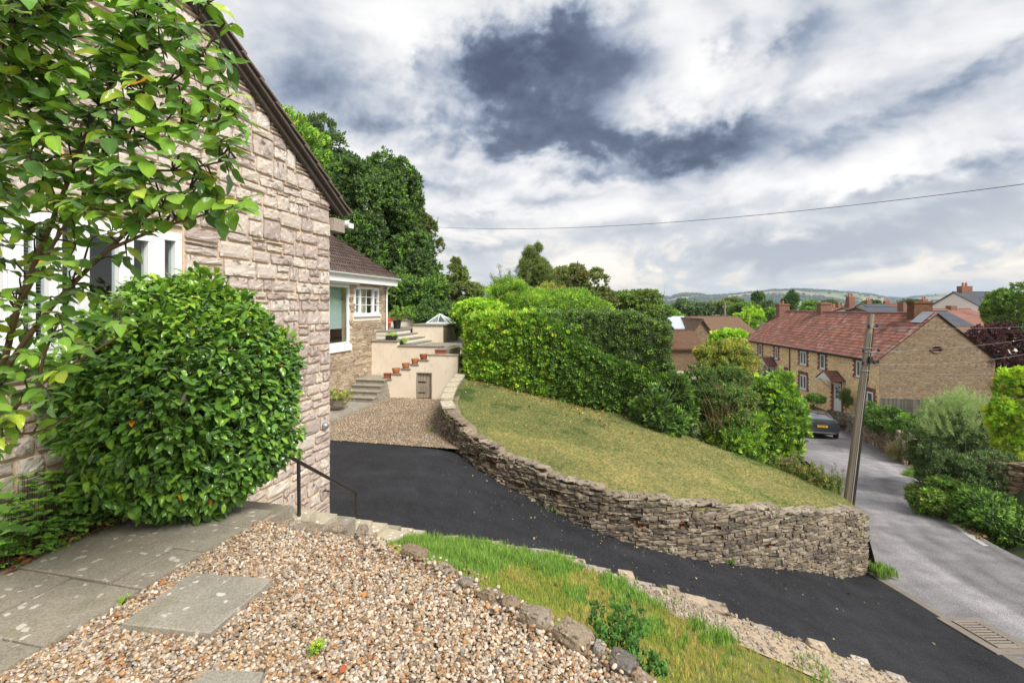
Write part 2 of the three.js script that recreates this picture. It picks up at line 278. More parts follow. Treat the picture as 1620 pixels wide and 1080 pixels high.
const basis = (x, y, z, p, s) => new M4().makeBasis(x.clone().multiplyScalar(s.x), y.clone().multiplyScalar(s.y), z.clone().multiplyScalar(s.z)).setPosition(p);
function instanced(parent, name, geo, m, mats4, cols, kind) {   // world matrices
  const o = shadow(new THREE.InstancedMesh(geo, m, mats4.length)), iv = parent === scene ? null : inv(parent), t = new M4();
  mats4.forEach((q, i) => { o.setMatrixAt(i, iv ? t.multiplyMatrices(iv, q) : q); if (cols) o.setColorAt(i, cols[i]); });
  o.name = parent === scene ? numbered(name) : name; if (kind) o.userData.kind = kind; parent.add(o); return o;
}
const inPoly = (x, y, q) => { let c = false; for (let i = 0, j = q.length - 1; i < q.length; j = i++) { const [a, b] = q[i], [d, e] = q[j]; if ((b > y) !== (e > y) && x < (d - a) * (y - b) / (e - b) + a) c = !c; } return c; };
const toPx = (p) => [CX + FOCAL * p.x / -p.z, HY - FOCAL * p.y / -p.z];

// a rough block of stone, unit size, z is its face
function rockBlock(seed, nx = 3, ny = 2, nz = 1, rough = 0.09, round = 0.16, relief = 0.5) {
  const g = new THREE.BoxGeometry(1, 1, 1, nx, ny, nz), p = g.attributes.position, q = new V3();
  for (let i = 0; i < p.count; i++) {
    q.fromBufferAttribute(p, i); const ex = Math.abs(q.x) > 0.49, ey = Math.abs(q.y) > 0.49, front = q.z > 0.49;
    let f = 0; if (front) { f = relief * fbm(q.x * 2.1 + seed * 3.7, q.y * 2.1 - seed, seed, 2) + relief * 0.44 * n3(q.x * 5 + seed, q.y * 5, seed * 2); if (ex || ey) f -= round * 2.2; if (ex && ey) f -= round; }
    const k = ex && ey ? 1 - round * 0.5 : 1;
    p.setXYZ(i, q.x * k + rough * n3(q.x * 1.7 + seed * 5, q.y * 1.7, q.z + seed), q.y * k + rough * n3(q.x * 1.7 - seed * 3, q.y * 1.7 + 9, q.z + seed), q.z + f);
  }
  const u = g.attributes.uv; for (let i = 0; i < u.count; i++) u.setXY(i, u.getX(i) * 0.35 + seed * 0.237, u.getY(i) * 0.25 + seed * 0.411);
  return toCreasedNormals(g, 0.75);
}
function boulder(seed, det = 2, sq = [1, 0.7, 0.8], amp = 0.3) {  // a loose rock with broken faces
  const g = new THREE.IcosahedronGeometry(0.5, det), p = g.attributes.position, q = new V3();
  for (let i = 0; i < p.count; i++) { q.fromBufferAttribute(p, i); const d = q.clone().normalize(); let k = 1 + amp * fbm(d.x * 1.3 + seed, d.y * 1.3, d.z * 1.3 - seed, 3); const m = Math.max(Math.abs(d.x), Math.abs(d.y), Math.abs(d.z)); k *= lerp(1, 0.72 / m, 0.62); k *= 1 + 0.09 * fbm(d.x * 4.5 - seed, d.y * 4.5, d.z * 4.5, 3) + 0.04 * n3(d.x * 14, d.y * 14, d.z * 14 + seed); p.setXYZ(i, q.x * k * sq[0], q.y * k * sq[1], q.z * k * sq[2]); }
  return boxUV(toCreasedNormals(g, 0.5), 1.2);
}
// random-coursed filling of a w x h field with blocks of whole cells
function rubbleFill(nw, nh, r, sizes, ok, blocked) {
  const occ = new Uint8Array(nw * nh), out = []; if (blocked) for (let y = 0; y < nh; y++) for (let x = 0; x < nw; x++) if (blocked(x, y)) occ[y * nw + x] = 1;
  for (let y = 0; y < nh; y++) for (let x = 0; x < nw; x++) {
    if (occ[y * nw + x]) continue; let [w, h] = pick(r, sizes), fw = 0;
    while (fw < w && x + fw < nw && !occ[y * nw + x + fw]) fw++; w = fw; h = Math.min(h, nh - y); for (let j = 1; j < h; j++) for (let i = 0; i < w; i++) if (occ[(y + j) * nw + x + i]) h = j;
    for (let j = 0; j < h; j++) for (let i = 0; i < w; i++) occ[(y + j) * nw + x + i] = 1;
    if (!ok || ok(x, y, w, h)) out.push([x, y, w, h]);
  }
  return out;
}
// coursed walling: rows of uneven height, broken joints, some stones split in two, some jumpers
function coursedFill(nw, nh, r, hs, ws, split, blocked, jumpers = 0.07) {
  const occ = new Uint8Array(nw * nh), out = [], at = (x, y) => x >= nw || y >= nh || occ[y * nw + x]; if (blocked) for (let y = 0; y < nh; y++) for (let x = 0; x < nw; x++) if (blocked(x, y)) occ[y * nw + x] = 1;
  const free = (x, y, w, h) => { for (let j = 0; j < h; j++) for (let i = 0; i < w; i++) if (at(x + i, y + j)) return false; return true; };
  const put = (x, y, w, h) => { for (let j = 0; j < h; j++) for (let i = 0; i < w; i++) if (y + j < nh) occ[(y + j) * nw + x + i] = 1; out.push([x, y, w, h]); };
  let below = new Set();
  for (let y = 0; y < nh;) {
    const h = Math.min(pick(r, hs), nh - y), joints = new Set();
    for (let x = 0; x < nw;) {
      if (at(x, y)) { x++; continue; } let run = 0; while (!at(x + run, y) && run < 40) run++;
      let w = Math.min(pick(r, ws), run); if (below.has(x + w)) w = Math.min(w + 1, run); if (run - w < 2 && run - w > 0) w = run; let hh = h; while (hh > 1 && !free(x, y, w, hh)) hh--;
      const jump = r() < jumpers && free(x, y, w, h + 1) ? 1 : 0;
      if (hh >= 3 && w > 2 && r() < split) { const a = Math.max(1, Math.round(hh * (r() < 0.5 ? 0.4 : 0.6))); put(x, y, w, a); put(x, y + a, w, hh - a); } else put(x, y, w, hh + jump);
      joints.add(x + w); x += w;
    }
    for (let x = 0; x < nw; x++) for (let j = 1; j < h; j++) if (!at(x, y + j)) { let w = 0, k = 1; while (!at(x + w, y + j) && w < 6) w++; while (j + k < h && free(x, y + j + k, w, 1)) k++; put(x, y + j, w, k); }
    below = joints; y += h;
  }
  return out;
}
// stones of a wall: the largest in view as meshes of their own, the rest joined
function layStones(parent, list, geos, mats, tones, keep = 300, rest = 'small_stones') {
  for (const s of list) { const [px, py] = toPx(s.p); s.in = px > -30 && px < 1650 && py > -30 && py < 1110 && !(s.hid); s.show = s.in ? s.a / (s.p.z * s.p.z) : 0; }
  list.sort((a, b) => b.show - a.show); const iv = inv(parent), more = [];
  list.forEach((s, i) => {
    if (i < keep && s.show > 0) partAt(parent, 'stone', geos[s.g % geos.length], mats[s.t % mats.length], s.m, iv);
    else { const g = geos[s.g % geos.length].clone(); g.applyMatrix4(s.m); more.push(colored(g, tones[s.t % tones.length])); }
  });
  if (more.length) { const o = part(parent, rest, merge(more), M.stoneV); o.userData.kind = 'stuff'; }
}

// ---------------------------------------------------------------- foliage helpers
function leafGeo(L, W, bend = 0.25, fold = 0.25, seg = 4, tip = 1) {   // base at the origin, runs along +y, faces +z
  const pos = [], uv = [], ix = [];
  for (let i = 0; i <= seg; i++) {
    const t = i / seg, w = W * 0.5 * Math.pow(Math.sin(Math.PI * Math.pow(t, 0.85)), tip === 1 ? 0.8 : tip), y = t * L, z = -bend * L * t * t;
    const k = i === 0 || i === seg ? 0 : w; pos.push(-k, y, z + fold * k, 0, y, z, k, y, z + fold * k); uv.push(0, t, 0.5, t, 1, t);
    if (i) { const b = i * 3, a = b - 3; if (i > 1) ix.push(a, a + 1, b, a + 1, a + 2, b + 2); ix.push(a + 1, b + 1, b, a + 1, b + 2, b + 1); }
  }
  const g = new THREE.BufferGeometry(); g.setAttribute('position', new THREE.Float32BufferAttribute(pos, 3)); g.setAttribute('uv', new THREE.Float32BufferAttribute(uv, 2)); g.setIndex(ix);
  g.computeVertexNormals(); return g;
}
function spray(n, L, W, spread, seed, seg = 2, bend = 0.2) {   // a twig's worth of leaves around +y
  const r = RNG(seed), l = [];
  for (let i = 0; i < n; i++) {
    const g = leafGeo(L * rr(r, 0.7, 1.15), W * rr(r, 0.75, 1.15), rr(r, 0, bend * 2), 0.2, seg), a = r() * 6.283, t = rr(r, 0.25, 1.25);
    g.applyMatrix4(new M4().makeRotationFromEuler(new THREE.Euler(t, 0, 0))); g.applyMatrix4(new M4().makeRotationY(a));
    g.translate(rr(r, -1, 1) * spread * 0.45, rr(r, -0.5, 0.7) * spread, rr(r, -1, 1) * spread * 0.45); l.push(g);
  }
  return mergeGeometries(l);
}
const Yup = new V3(0, 1, 0);
function aim(dir, r, roll = true) { const q = new THREE.Quaternion().setFromUnitVectors(Yup, dir.clone().normalize()); if (roll) q.multiply(new THREE.Quaternion().setFromAxisAngle(Yup, r() * 6.283)); return q; }
const jit = (r, k) => new V3(rr(r, -k, k), rr(r, -k, k), rr(r, -k, k));
function shadeOf(r, list, va = 0.25) { const c = pick(r, list), k = rr(r, 1 - va, 1 + va); return lin(c[0] * k, c[1] * k, c[2] * k * rr(r, 0.8, 1.1)); }

// ---------------------------------------------------------------- levels of the ground (metres from the eye)
const roadY = (d) => -4.32 - 0.12 * clamp(d, -12, 42);
const driveY = (x, d) => { const t = x + 1.565, y = -3.1 - 0.135 * (t + Math.sqrt(t * t + 0.12)); return lerp(y, roadY(d) + 0.006, sstep(5.6, 7.3, x)); };
const ROAD_L = [[7.3, -8], [7.3, 2], [7.32, 6], [7.35, 8], [7.42, 10], [8.2, 12], [10.3, 15], [12.2, 19], [14.0, 24], [15.8, 29], [17.2, 34], [18.2, 40], [18.6, 52]];
const ROAD_R = [[10.4, -8], [10.6, 2], [10.8, 6], [11, 8], [11.25, 10.2], [11.9, 12.4], [14.3, 16.6], [16.9, 20.2], [19, 24.6], [21, 29], [22.4, 34], [23, 40], [23.2, 52]];
const along = (L, s) => { const k = clamp(s, 0, 1) * (L.length - 1), i = Math.min(L.length - 2, Math.floor(k)), f = k - i; return L[i].map((q, c) => lerp(q, L[i + 1][c], f)); };
const smooth = (L) => { const c = new THREE.CatmullRomCurve3(L.map(([x, y, z = 0]) => new V3(x, y, z))); return (s) => { const p = c.getPoint(clamp(s, 0, 1)); return [p.x, p.y, p.z]; }; };
const roadL = smooth(ROAD_L), roadR = smooth(ROAD_R);
const edgeX = (L, d) => { for (let i = 1; i < L.length; i++) if (d <= L[i][1]) return lerp(L[i - 1][0], L[i][0], (d - L[i - 1][1]) / (L[i][1] - L[i - 1][1])); return L[L.length - 1][0]; };
const SKYLINE = [[-900, 462], [600, 466], [1000, 470.5], [1030, 469.5], [1060, 470.5], [1072, 467], [1082, 465], [1100, 465.5], [1125, 468.5], [1150, 467], [1190, 463.5], [1230, 460], [1265, 459], [1300, 460.5], [1340, 463], [1370, 466], [1400, 470], [1430, 471], [1450, 468], [1480, 465.5], [1520, 463.5], [1560, 462], [1620, 462], [2400, 462]];
const tableAt = (T, x) => { for (let i = 1; i < T.length; i++) if (x <= T[i][0]) return lerp(T[i - 1][1], T[i][1], sstep(T[i - 1][0], T[i][0], x)); return T[T.length - 1][1]; };
function groundY(x, d) {
  let y = roadY(d) - 0.5;
  if (d > 42) y = lerp(-9.9, -15, sstep(42, 160, d)); if (d > 160) y = lerp(-15, -27, sstep(160, 700, d));
  y += 1.7 * sstep(0.4, 3.2, x - edgeX(ROAD_R, d)) * (1 - sstep(22, 27, d));
  if (d > 10 && d < 400) y += (9 + 5 * fbm(x * 0.03, d * 0.03, 2)) * sstep(4, -16, x) * sstep(13, 26, d) * (1 - sstep(90, 380, d));
  if (d > 30 && d < 70) y = lerp(y, -5.6, sstep(4, 9, x) * (1 - sstep(15.5, 17.2, x)) * sstep(31, 36, d) * (1 - sstep(56, 68, d)));
  if (d > 900) {
    const px = CX + FOCAL * x / d, far = px > 1400 ? 5200 : 3600, top = (HY - tableAt(SKYLINE, px)) / FOCAL * far;
    y = lerp(y, top, sstep(1300, far, d)) + 14 * sstep(1500, 2600, d) * (1 - sstep(far * 0.8, far, d)) * fbm(x * 0.0011, d * 0.0011, 5, 3);
    if (d > far) y -= (d - far) * 0.05;
  }
  return y;
}
// ---------------------------------------------------------------- far land with fields and woods
const fieldTone = [[0.28, 0.235, 0.12], [0.19, 0.215, 0.08], [0.12, 0.165, 0.05], [0.22, 0.245, 0.11], [0.09, 0.135, 0.04], [0.31, 0.265, 0.15]];
function landCol(x, d) {
  if (d < 260) return [0.055, 0.075, 0.022];
  const wx = x + 120 * n3(x * 0.004, d * 0.004, 3), wd = d + 160 * n3(x * 0.004, d * 0.004, 9), cs = 260, cx = Math.floor(wx / cs), cd = Math.floor(wd / (cs * 1.5));
  const wood = fbm(x * 0.0016 + 4, d * 0.0012, 6.5, 4) + 0.35 * sstep(2500, 3500, d) * (x / d < 0.85 ? 1 : 0.2) - 0.02;
  if (d > 500 && wood > 0.14) { const k = 0.8 + 0.4 * n3(x * 0.02, d * 0.02); return [0.04 * k, 0.06 * k, 0.026 * k]; }
  const e = Math.min(wx / cs - cx, 1 - (wx / cs - cx)); if (e < 0.05) return [0.04, 0.06, 0.024];
  const f = fieldTone[Math.floor(hash2(cx, cd, 5) * 6)], k = 0.9 + 0.2 * n3(x * 0.01, d * 0.01); return scl(f, k);
}
{
  const g = grid(300, 190, (u, w) => { const d = 9 * Math.pow(6500 / 9, w), px = lerp(-700, 2200, u), x = (px - CX) / FOCAL * d; return v(x, groundY(x, d), d); }, 0.5, (p) => landCol(p.x, -p.z));
  sheet('hills', g, mat({ color: lin(1, 1, 1), vertexColors: true, roughness: 1 }));
}
sheet('yard', grid(8, 8, (u, w) => { const x = lerp(10.2, 15.2, u), d = lerp(37, 43.5, w); return v(x, groundY(x, d) + 0.02, d); }, 1), mat({ color: lin(0.55, 0.52, 0.47), map: T_mort, roughness: 1 }));
// ---------------------------------------------------------------- the lane
const lanePoint = (s, t) => { const [lx, ld] = roadL(s), [rx, rd] = roadR(s); return [lerp(lx, rx, t), lerp(ld, rd, t)]; };
{
  const tone = (u, w, x, d) => {
    const wide = fbm(x * 0.55, d * 0.16, 2, 4), run = fbm(u * 9 + 1.5 * fbm(x * 0.3, d * 0.3, 1, 2), d * 0.07, 7, 3);
    let k = 0.5 + 0.28 * wide + 0.34 * run + 0.07 * n3(x * 2.5, d * 2.5, 3);                                       // worn, paler wheel tracks and darker old patches
    k += 0.10 * Math.exp(-Math.pow((u - 0.33 - 0.05 * wide) / 0.13, 2)) + 0.12 * Math.exp(-Math.pow((u - 0.72) / 0.14, 2));
    if (u < 0.12) k += 0.06 * n3(x * 3, d * 3); if (u > 0.84) k -= 0.08;
    const patch = (px, pd, rx, rd, a) => { const c = Math.cos(a), s = Math.sin(a), q = (x - px) * c + (d - pd) * s, r2 = -(x - px) * s + (d - pd) * c; return Math.abs(q) < rx && Math.abs(r2) < rd + 0.15 * n3(x, d); };
    if (patch(16.2, 25.4, 0.9, 1.5, -0.5)) k *= 0.72; if (patch(13.2, 17.2, 0.55, 1.3, -0.9)) k *= 0.78; if (patch(14.9, 18.3, 1.2, 0.3, 0.3)) k *= 0.72; if (patch(9.8, 9.6, 0.8, 3.2, -0.2)) k *= 0.86; if (patch(18.2, 27, 1.6, 0.4, 0.2)) k *= 1.15;
    return [k * 1.02, k * 0.985, k * 0.985];
  };
  const g = grid(60, 420, (u, w) => { const [x, d] = lanePoint(w, u); return v(x, roadY(d) + 0.03 * Math.sin(Math.PI * u), d); }, 0.9, (p, u, w) => tone(u, w, p.x, -p.z));
  sheet('road', g, M.road);
  // worn white line along the far edge, and a give-way dash by the pole
  const line = (name, f, mt) => sheet(name, f, mt);
  const paint = mat({ color: lin(0.55, 0.55, 0.54), map: T_grain, roughness: 0.8 });
  line('road_marking', grid(2, 40, (u, w) => { const s = lerp(0.385, 0.447, w), t = lerp(0.905, 0.945, u) + 0.008 * n3(w * 9, u); const [x, d] = lanePoint(s, t); return v(x, roadY(d) + 0.03 * Math.sin(Math.PI * t) + 0.005, d); }, 1), paint);
  line('road_marking', grid(2, 20, (u, w) => { const s = lerp(0.44, 0.505, w), t = lerp(0.055, 0.105, u); const [x, d] = lanePoint(s, t); return v(x, roadY(d) + 0.03 * Math.sin(Math.PI * t) + 0.005, d); }, 1), paint);
}
// ---------------------------------------------------------------- tarmac drive, gravel forecourt
const HX = -2.56, HD = 6.75, HT = Math.atan(0.229), HC = Math.cos(HT), HS = Math.sin(HT);    // corner of the house, its turn
const HM = new M4().makeRotationY(-HT).setPosition(HX, 0, -HD);
const H = (x, y, z) => new V3(x, y, z).applyMatrix4(HM);
const toH = (X, D) => [HC * (X - HX) + HS * (HD - D), -HS * (X - HX) + HC * (HD - D)];
const hx = (px, c) => { const a = (px - CX) / FOCAL, D = (c + HC * HX - HS * HD) / (HC * a - HS); return { D, z: toH(a * D, D)[1] }; };
const hz = (px, c) => { const a = (px - CX) / FOCAL, D = (c - HS * HX - HC * HD) / (-HS * a - HC); return { D, x: toH(a * D, D)[0] }; };
const yAt = (py, D) => (HY - py) / FOCAL * D;
{
  const g = grid(120, 60, (u, w) => { const x = lerp(-8, 7.42, u), d = lerp(3.6, 12.4, w); return v(x, driveY(x, d) + 0.008, d); }, 0.85, (p) => { const x = p.x, d = -p.z, a = fbm(x * 0.5, d * 0.9, 3, 4), b = fbm(x * 0.22 + d * 0.3, d * 1.6 - x * 0.5, 8, 3); const k = 1 + 0.35 * a + 0.4 * sstep(0.12, 0.45, b) + 0.25 * n3(x * 6, d * 6, 2); return [k, k, k * 1.02]; });
  sheet('driveway', g, M.tarmac);
  // worn concrete seam between the drive and the lane
  sheet('kerb_strip', grid(3, 60, (u, w) => { const d = lerp(4.5, 10.05, w), x = edgeX(ROAD_L, d) + lerp(-0.05, 0.09, u) + 0.04 * n3(d * 1.5, u * 0.3); return v(x, roadY(d) + 0.017, d); }, 1), mat({ color: lin(0.22, 0.20, 0.18), map: T_mort, roughness: 0.95 }));
  const fc = (x, z, y) => H(x, y, z);
  sheet('forecourt', grid(20, 20, (u, w) => fc(lerp(-4.9, 0.9, u), lerp(-9.3, -3.95, w), -3.1 + 0.016), 1), mat({ color: lin(0.30, 0.235, 0.165), map: T_mort, roughness: 1 }));
  const r = RNG(91), ms = [], cs = [];
  for (let i = 0; i < 26000; i++) {
    const x = rr(r, -3.55, 0.35), z = rr(r, -9.1, -3.95) + 0.03 * r(); const p = H(x, -3.078, z);
    if (p.x > -0.13 * -p.z - 0.02) continue; const s = rr(r, 0.018, 0.036);
    ms.push(trs(p.setY(-3.083 + r() * 0.012), new THREE.Euler(r() * 6, r() * 6, r() * 6), new V3(s * 1.2, s * 0.8, s)));
    const c = pick(r, [[0.42, 0.33, 0.23], [0.30, 0.22, 0.14], [0.55, 0.48, 0.38], [0.22, 0.165, 0.115], [0.36, 0.24, 0.13]]), k = rr(r, 0.7, 1.15) * (0.82 + 0.3 * fbm(x * 0.9, z * 0.9, 3, 3)); cs.push(lin(c[0] * k, c[1] * k, c[2] * k));
  }
  const o = instanced(scene, 'forecourt_gravel', new THREE.IcosahedronGeometry(0.5, 0), mat({ roughness: 0.9 }), ms, cs, 'stuff');
  tag(o, 'brown pea gravel on the forecourt in front of the cream rendered wall', 'gravel');
}
// ---------------------------------------------------------------- storm drain in the lane
{
  const c = v(7.56, roadY(7.7) + 0.02, 7.7), o = thing('storm_drain', 'slotted iron drain grate set in concrete at the lane edge', 'drain', c);
  const L = (x0, y0, z0, x1, y1, z1, ch) => { const k = 0.84, g = box(x0 * k, y0, z0 * k, x1 * k, y1, z1 * k, ch); g.translate(c.x, c.y, c.z); const p = g.attributes.position; for (let i = 0; i < p.count; i++) p.setY(i, p.getY(i) + 0.12 * (p.getZ(i) - c.z)); return g; };
  part(o, 'apron', L(-0.42, -0.05, -0.62, 0.42, 0.012, 0.62, 0.01), mat({ color: lin(0.22, 0.20, 0.18), map: T_mort, roughness: 1 }));
  part(o, 'gully', L(-0.19, -0.04, -0.40, 0.19, 0.016, 0.40), M.dark);
  const fr = [[-0.24, -0.46, 0.24, -0.40], [-0.24, 0.40, 0.24, 0.46], [-0.24, -0.40, -0.19, 0.40], [0.19, -0.40, 0.24, 0.40]].map(([a, b, d, e]) => L(a, -0.02, b, d, 0.03, e, 0.004));
  part(o, 'frame', fr, M.iron);
  for (let i = 0; i < 9; i++) { const z = -0.40 + 0.8 * (i + 0.5) / 9; part(o, 'bar', L(-0.189, -0.01, z - 0.026, 0.189, 0.027, z + 0.026, 0.006), M.iron); }
}

// ---------------------------------------------------------------- lawn and its curved retaining wall
const W_BASE = [[-1.78, 15.75], [-1.83, 13.6], [-1.62, 11.5], [-0.66, 9.9], [0.22, 9.18], [1.0, 8.64], [1.85, 8.33], [3.17, 8.38], [5.03, 8.96], [7.38, 9.98]];
const W_TOP = [-2.3, -2.36, -2.45, -2.84, -3.02, -3.17, -3.31, -3.47, -3.85, -4.3];
const L_BACK = [[-1.72, 15.78, -2.33], [-1.5, 15.7, -2.35], [-1.1, 15.5, -2.4], [-0.45, 15.3, -2.5], [0.39, 15, -2.69], [1.4, 14.8, -2.87], [2.29, 14.6, -3.05], [3.6, 14.2, -3.27], [5.2, 13.5, -3.75], [7.9, 12.2, -4.5]];
const L_FAR = [[-1.7, 20, -1.5], [-1, 20, -1.6], [0, 20, -1.8], [1, 20, -2.1], [2, 20, -2.6], [3.2, 20, -3.2], [4.5, 20, -3.9], [6, 19.5, -4.6], [7.6, 18, -5.3], [9.2, 14.2, -5.75]];
const wallXY = smooth(W_BASE), wallTop = smooth(W_TOP.map((y, i) => [i, y])), lawnBack = smooth(L_BACK.map(([x, d, y]) => [x, d, y])), lawnFar = smooth(L_FAR);
function lawnAt(s, t) {                                 // t: 0 at the wall, 1 at the hedge, 2 far behind it
  const [x, d] = wallXY(s), y = wallTop(s)[1] - 0.05, b = lawnBack(s), f = lawnFar(s);
  const [n0, n1, k] = t <= 1 ? [[x, d, y], b, t] : [b, f, t - 1];
  return v(lerp(n0[0], n1[0], k), lerp(n0[2], n1[2], k) + 0.03 * n3(n0[0] + k * 3, s * 9, 4), lerp(n0[1], n1[1], k));
}
const lawnTone = (x, d) => { const a = fbm(x * 0.8, d * 0.8, 3, 4), b = fbm(x * 3.1, d * 3.1, 5, 3); const t = clamp(0.5 + a * 1.35 + b * 0.6 + 0.1 * Math.sin(x * 2.2 + d * 3.4 + a * 4), 0, 1); const g = sstep(0.56, 0.8, 0.5 + fbm(x * 0.55 + 8, d * 0.55, 11, 3)); return mixc(mixc([0.84, 0.92, 0.8], [1.38, 1.22, 1.12], t), [0.7, 0.95, 0.6], g * 0.7); };
sheet('lawn', grid(140, 60, (u, w) => lawnAt(u, w * 2), 1.1, (p) => lawnTone(p.x, -p.z)), M.soil);
{
  const r = RNG(5), ms = [], cs = [], blade = mergeGeometries([0, 1, 2, 3, 4].map((i) => { const g = leafGeo(rr(r, 0.6, 1), 0.12, rr(r, 0.3, 0.7), 0, 2); g.rotateX(rr(r, 0.2, 1.0)); g.rotateY(i * 1.3); g.translate(rr(r, -0.4, 0.4), 0, rr(r, -0.4, 0.4)); return g; }));
  for (let i = 0; i < 80000; i++) {
    const s = r(), t = Math.pow(r(), 1.15) * 1.06, p = lawnAt(s, t), tone = lawnTone(p.x, -p.z), d = -p.z, h = rr(r, 0.016, 0.034) * (d > 11 ? 1.3 : 1);
    ms.push(trs(p, new THREE.Euler(rr(r, -0.3, 0.3), r() * 6.28, rr(r, -0.3, 0.3)), new V3(h * 1.6, h, h * 1.6)));
    const green = tone[0] < 0.85; const c = green || r() < 0.16 ? [0.10, 0.17, 0.03] : pick(r, [[0.25, 0.26, 0.09], [0.19, 0.23, 0.065], [0.31, 0.285, 0.13], [0.15, 0.21, 0.05]]); const k = rr(r, 0.75, 1.2) * (0.5 + 0.55 * tone[0]); cs.push(lin(c[0] * k, c[1] * k, c[2] * k));
  }
  tag(instanced(scene, 'lawn_grass', blade, phys({ color: lin(1.2, 1.2, 1.15), roughness: 1, transmission: 0.3, thickness: 0 }), ms, cs, 'stuff'), 'short dry yellow-green grass of the sloping lawn above the curved wall', 'grass');
}
const stoneTones = [[0.31, 0.26, 0.19], [0.25, 0.21, 0.155], [0.37, 0.315, 0.235], [0.19, 0.16, 0.12], [0.28, 0.23, 0.16], [0.44, 0.385, 0.30], [0.15, 0.13, 0.105], [0.33, 0.29, 0.23]].map((c) => lin(c[0] * 1.03, c[1] * 1.02, c[2] * 1.02));
const stoneMats = stoneTones.map((c) => stoneMat(c.r, c.g, c.b));
const flatStones = [1, 2, 3, 4, 5, 6, 7].map((k) => rockBlock(k, 3, 2, 1, 0.055, 0.07, 0.4));
{
  const o = thing('retaining_wall', 'curved dry stone retaining wall holding up the sloping lawn beside the black drive', 'wall', v(2.5, -4.2, 8.4));
  const N = 400, len = [0], pts = []; for (let i = 0; i <= N; i++) { const [x, d] = wallXY(i / N); pts.push([x, d]); if (i) len.push(len[i - 1] + Math.hypot(x - pts[i - 1][0], d - pts[i - 1][1])); }
  const total = len[N], sAt = (l) => { let i = 1; while (i < N && len[i] < l) i++; return (i - 1 + (l - len[i - 1]) / (len[i] - len[i - 1])) / N; };
  const stepTop = (l) => {                              // the top goes down in ragged steps
    const s = sAt(l), y = wallTop(s)[1], st = 1.15, k = Math.floor(l / st + 0.3), f = l / st + 0.3 - k, y0 = wallTop(sAt(clamp((k - 0.3) * st, 0.02, total)))[1], y1 = wallTop(sAt(clamp((k + 0.7) * st, 0.02, total)))[1];
    return lerp(y, lerp(y0, y1, f * 0.4 + 0.2), 0.9) + 0.01;
  };
  const frame = (l) => { const s = clamp(sAt(l), 0.001, 0.999), [x, d] = wallXY(s), [xa, da] = wallXY(s - 0.004), [xb, db] = wallXY(s + 0.004), t = new V3(xb - xa, 0, -(db - da)).normalize(), n = new V3(-t.z, 0, t.x); return { p: v(x, 0, d), t, n }; };
  // body behind the facing stones
  const A = [], B = [], C = [], n = 240;
  for (let i = 0; i <= n; i++) { const l = total * i / n, f = frame(l), top = stepTop(l) - 0.05, q = f.p.clone().addScaledVector(f.n, -0.075); const bot = driveY(f.p.x, -f.p.z) - 0.25; A.push(q.clone().setY(bot)); B.push(q.clone().setY(top)); C.push(q.clone().addScaledVector(f.n, -0.32).setY(top - 0.03)); }
  const end = [B[n], C[n]].map((q) => q.clone()), back = (L) => L.map((q, i) => q.clone());
  part(o, 'core', [quadStrip(A, B, 1), quadStrip(B, C, 1), quadStrip([A[n], end[0]], [C[n].clone().setY(A[n].y), end[1]], 1)], M.mortarDark);
  const r = RNG(17), cw = 0.038, ch = 0.031, nw = Math.floor(total / cw), list = [], y0 = -6.0, nh = 126;
  const sizes = [[3, 1], [4, 1], [5, 2], [6, 2], [4, 2], [7, 2], [5, 1], [6, 3], [8, 2], [3, 2], [5, 3], [4, 3]];
  const holes = []; for (let i = 0; i < 15; i++) holes.push([rr(r, 3.2, total - 0.6), rr(r, 0.25, 0.75)]);
  for (const [x, y, w, h] of coursedFill(nw, nh, r, [1, 2, 2, 2, 3], [3, 4, 4, 5, 6, 7], 0.45)) {
    const l = (x + w / 2) * cw, f = frame(l), top = stepTop(l), bot = driveY(f.p.x, -f.p.z) - 0.04; let cy = y0 + (y + h / 2) * ch + 0.03 * n3(l * 0.9, 1, 4);
    if (cy + h * ch * 0.35 > top || cy < bot) continue; const hole = holes.some(([a, b]) => Math.abs(l - a) < 0.06 && Math.abs(cy - lerp(bot, top, b)) < 0.05); if (hole) continue;
    const wx = w * cw * rr(r, 0.93, 1.03), hy = h * ch * rr(r, 0.88, 1.04), th = rr(r, 0.10, 0.15), tilt = rr(r, -0.09, 0.09) - 0.07;
    const p = f.p.clone().setY(cy).addScaledVector(f.n, -0.045 + rr(r, -0.02, 0.02)), up = Yup.clone().applyAxisAngle(f.n, tilt), tt = f.t.clone().applyAxisAngle(f.n, tilt);
    list.push({ p, m: basis(tt, up, f.n, p, new V3(wx, hy, th)), a: wx * hy, g: Math.floor(r() * 7), t: Math.floor(r() * 8) });
  }
  // rough cap stones along the steps, some leaning out
  for (let l = 0.9; l < total - 0.1;) { const w = rr(r, 0.12, 0.28), f = frame(l + w / 2), hgt = rr(r, 0.035, 0.06), p = f.p.clone().setY(stepTop(l + w / 2) + hgt * 0.2).addScaledVector(f.n, -0.13 + rr(r, -0.02, 0.03)), tl = rr(r, -0.08, 0.05); list.push({ p, m: basis(f.t.clone().applyAxisAngle(f.n, tl), Yup.clone().applyAxisAngle(f.n, tl), f.n, p, new V3(w, hgt, rr(r, 0.2, 0.28))), a: w * hgt * 2, g: Math.floor(r() * 7), t: pick(r, [0, 2, 5, 7, 2, 5]) }); l += w + 0.01; }
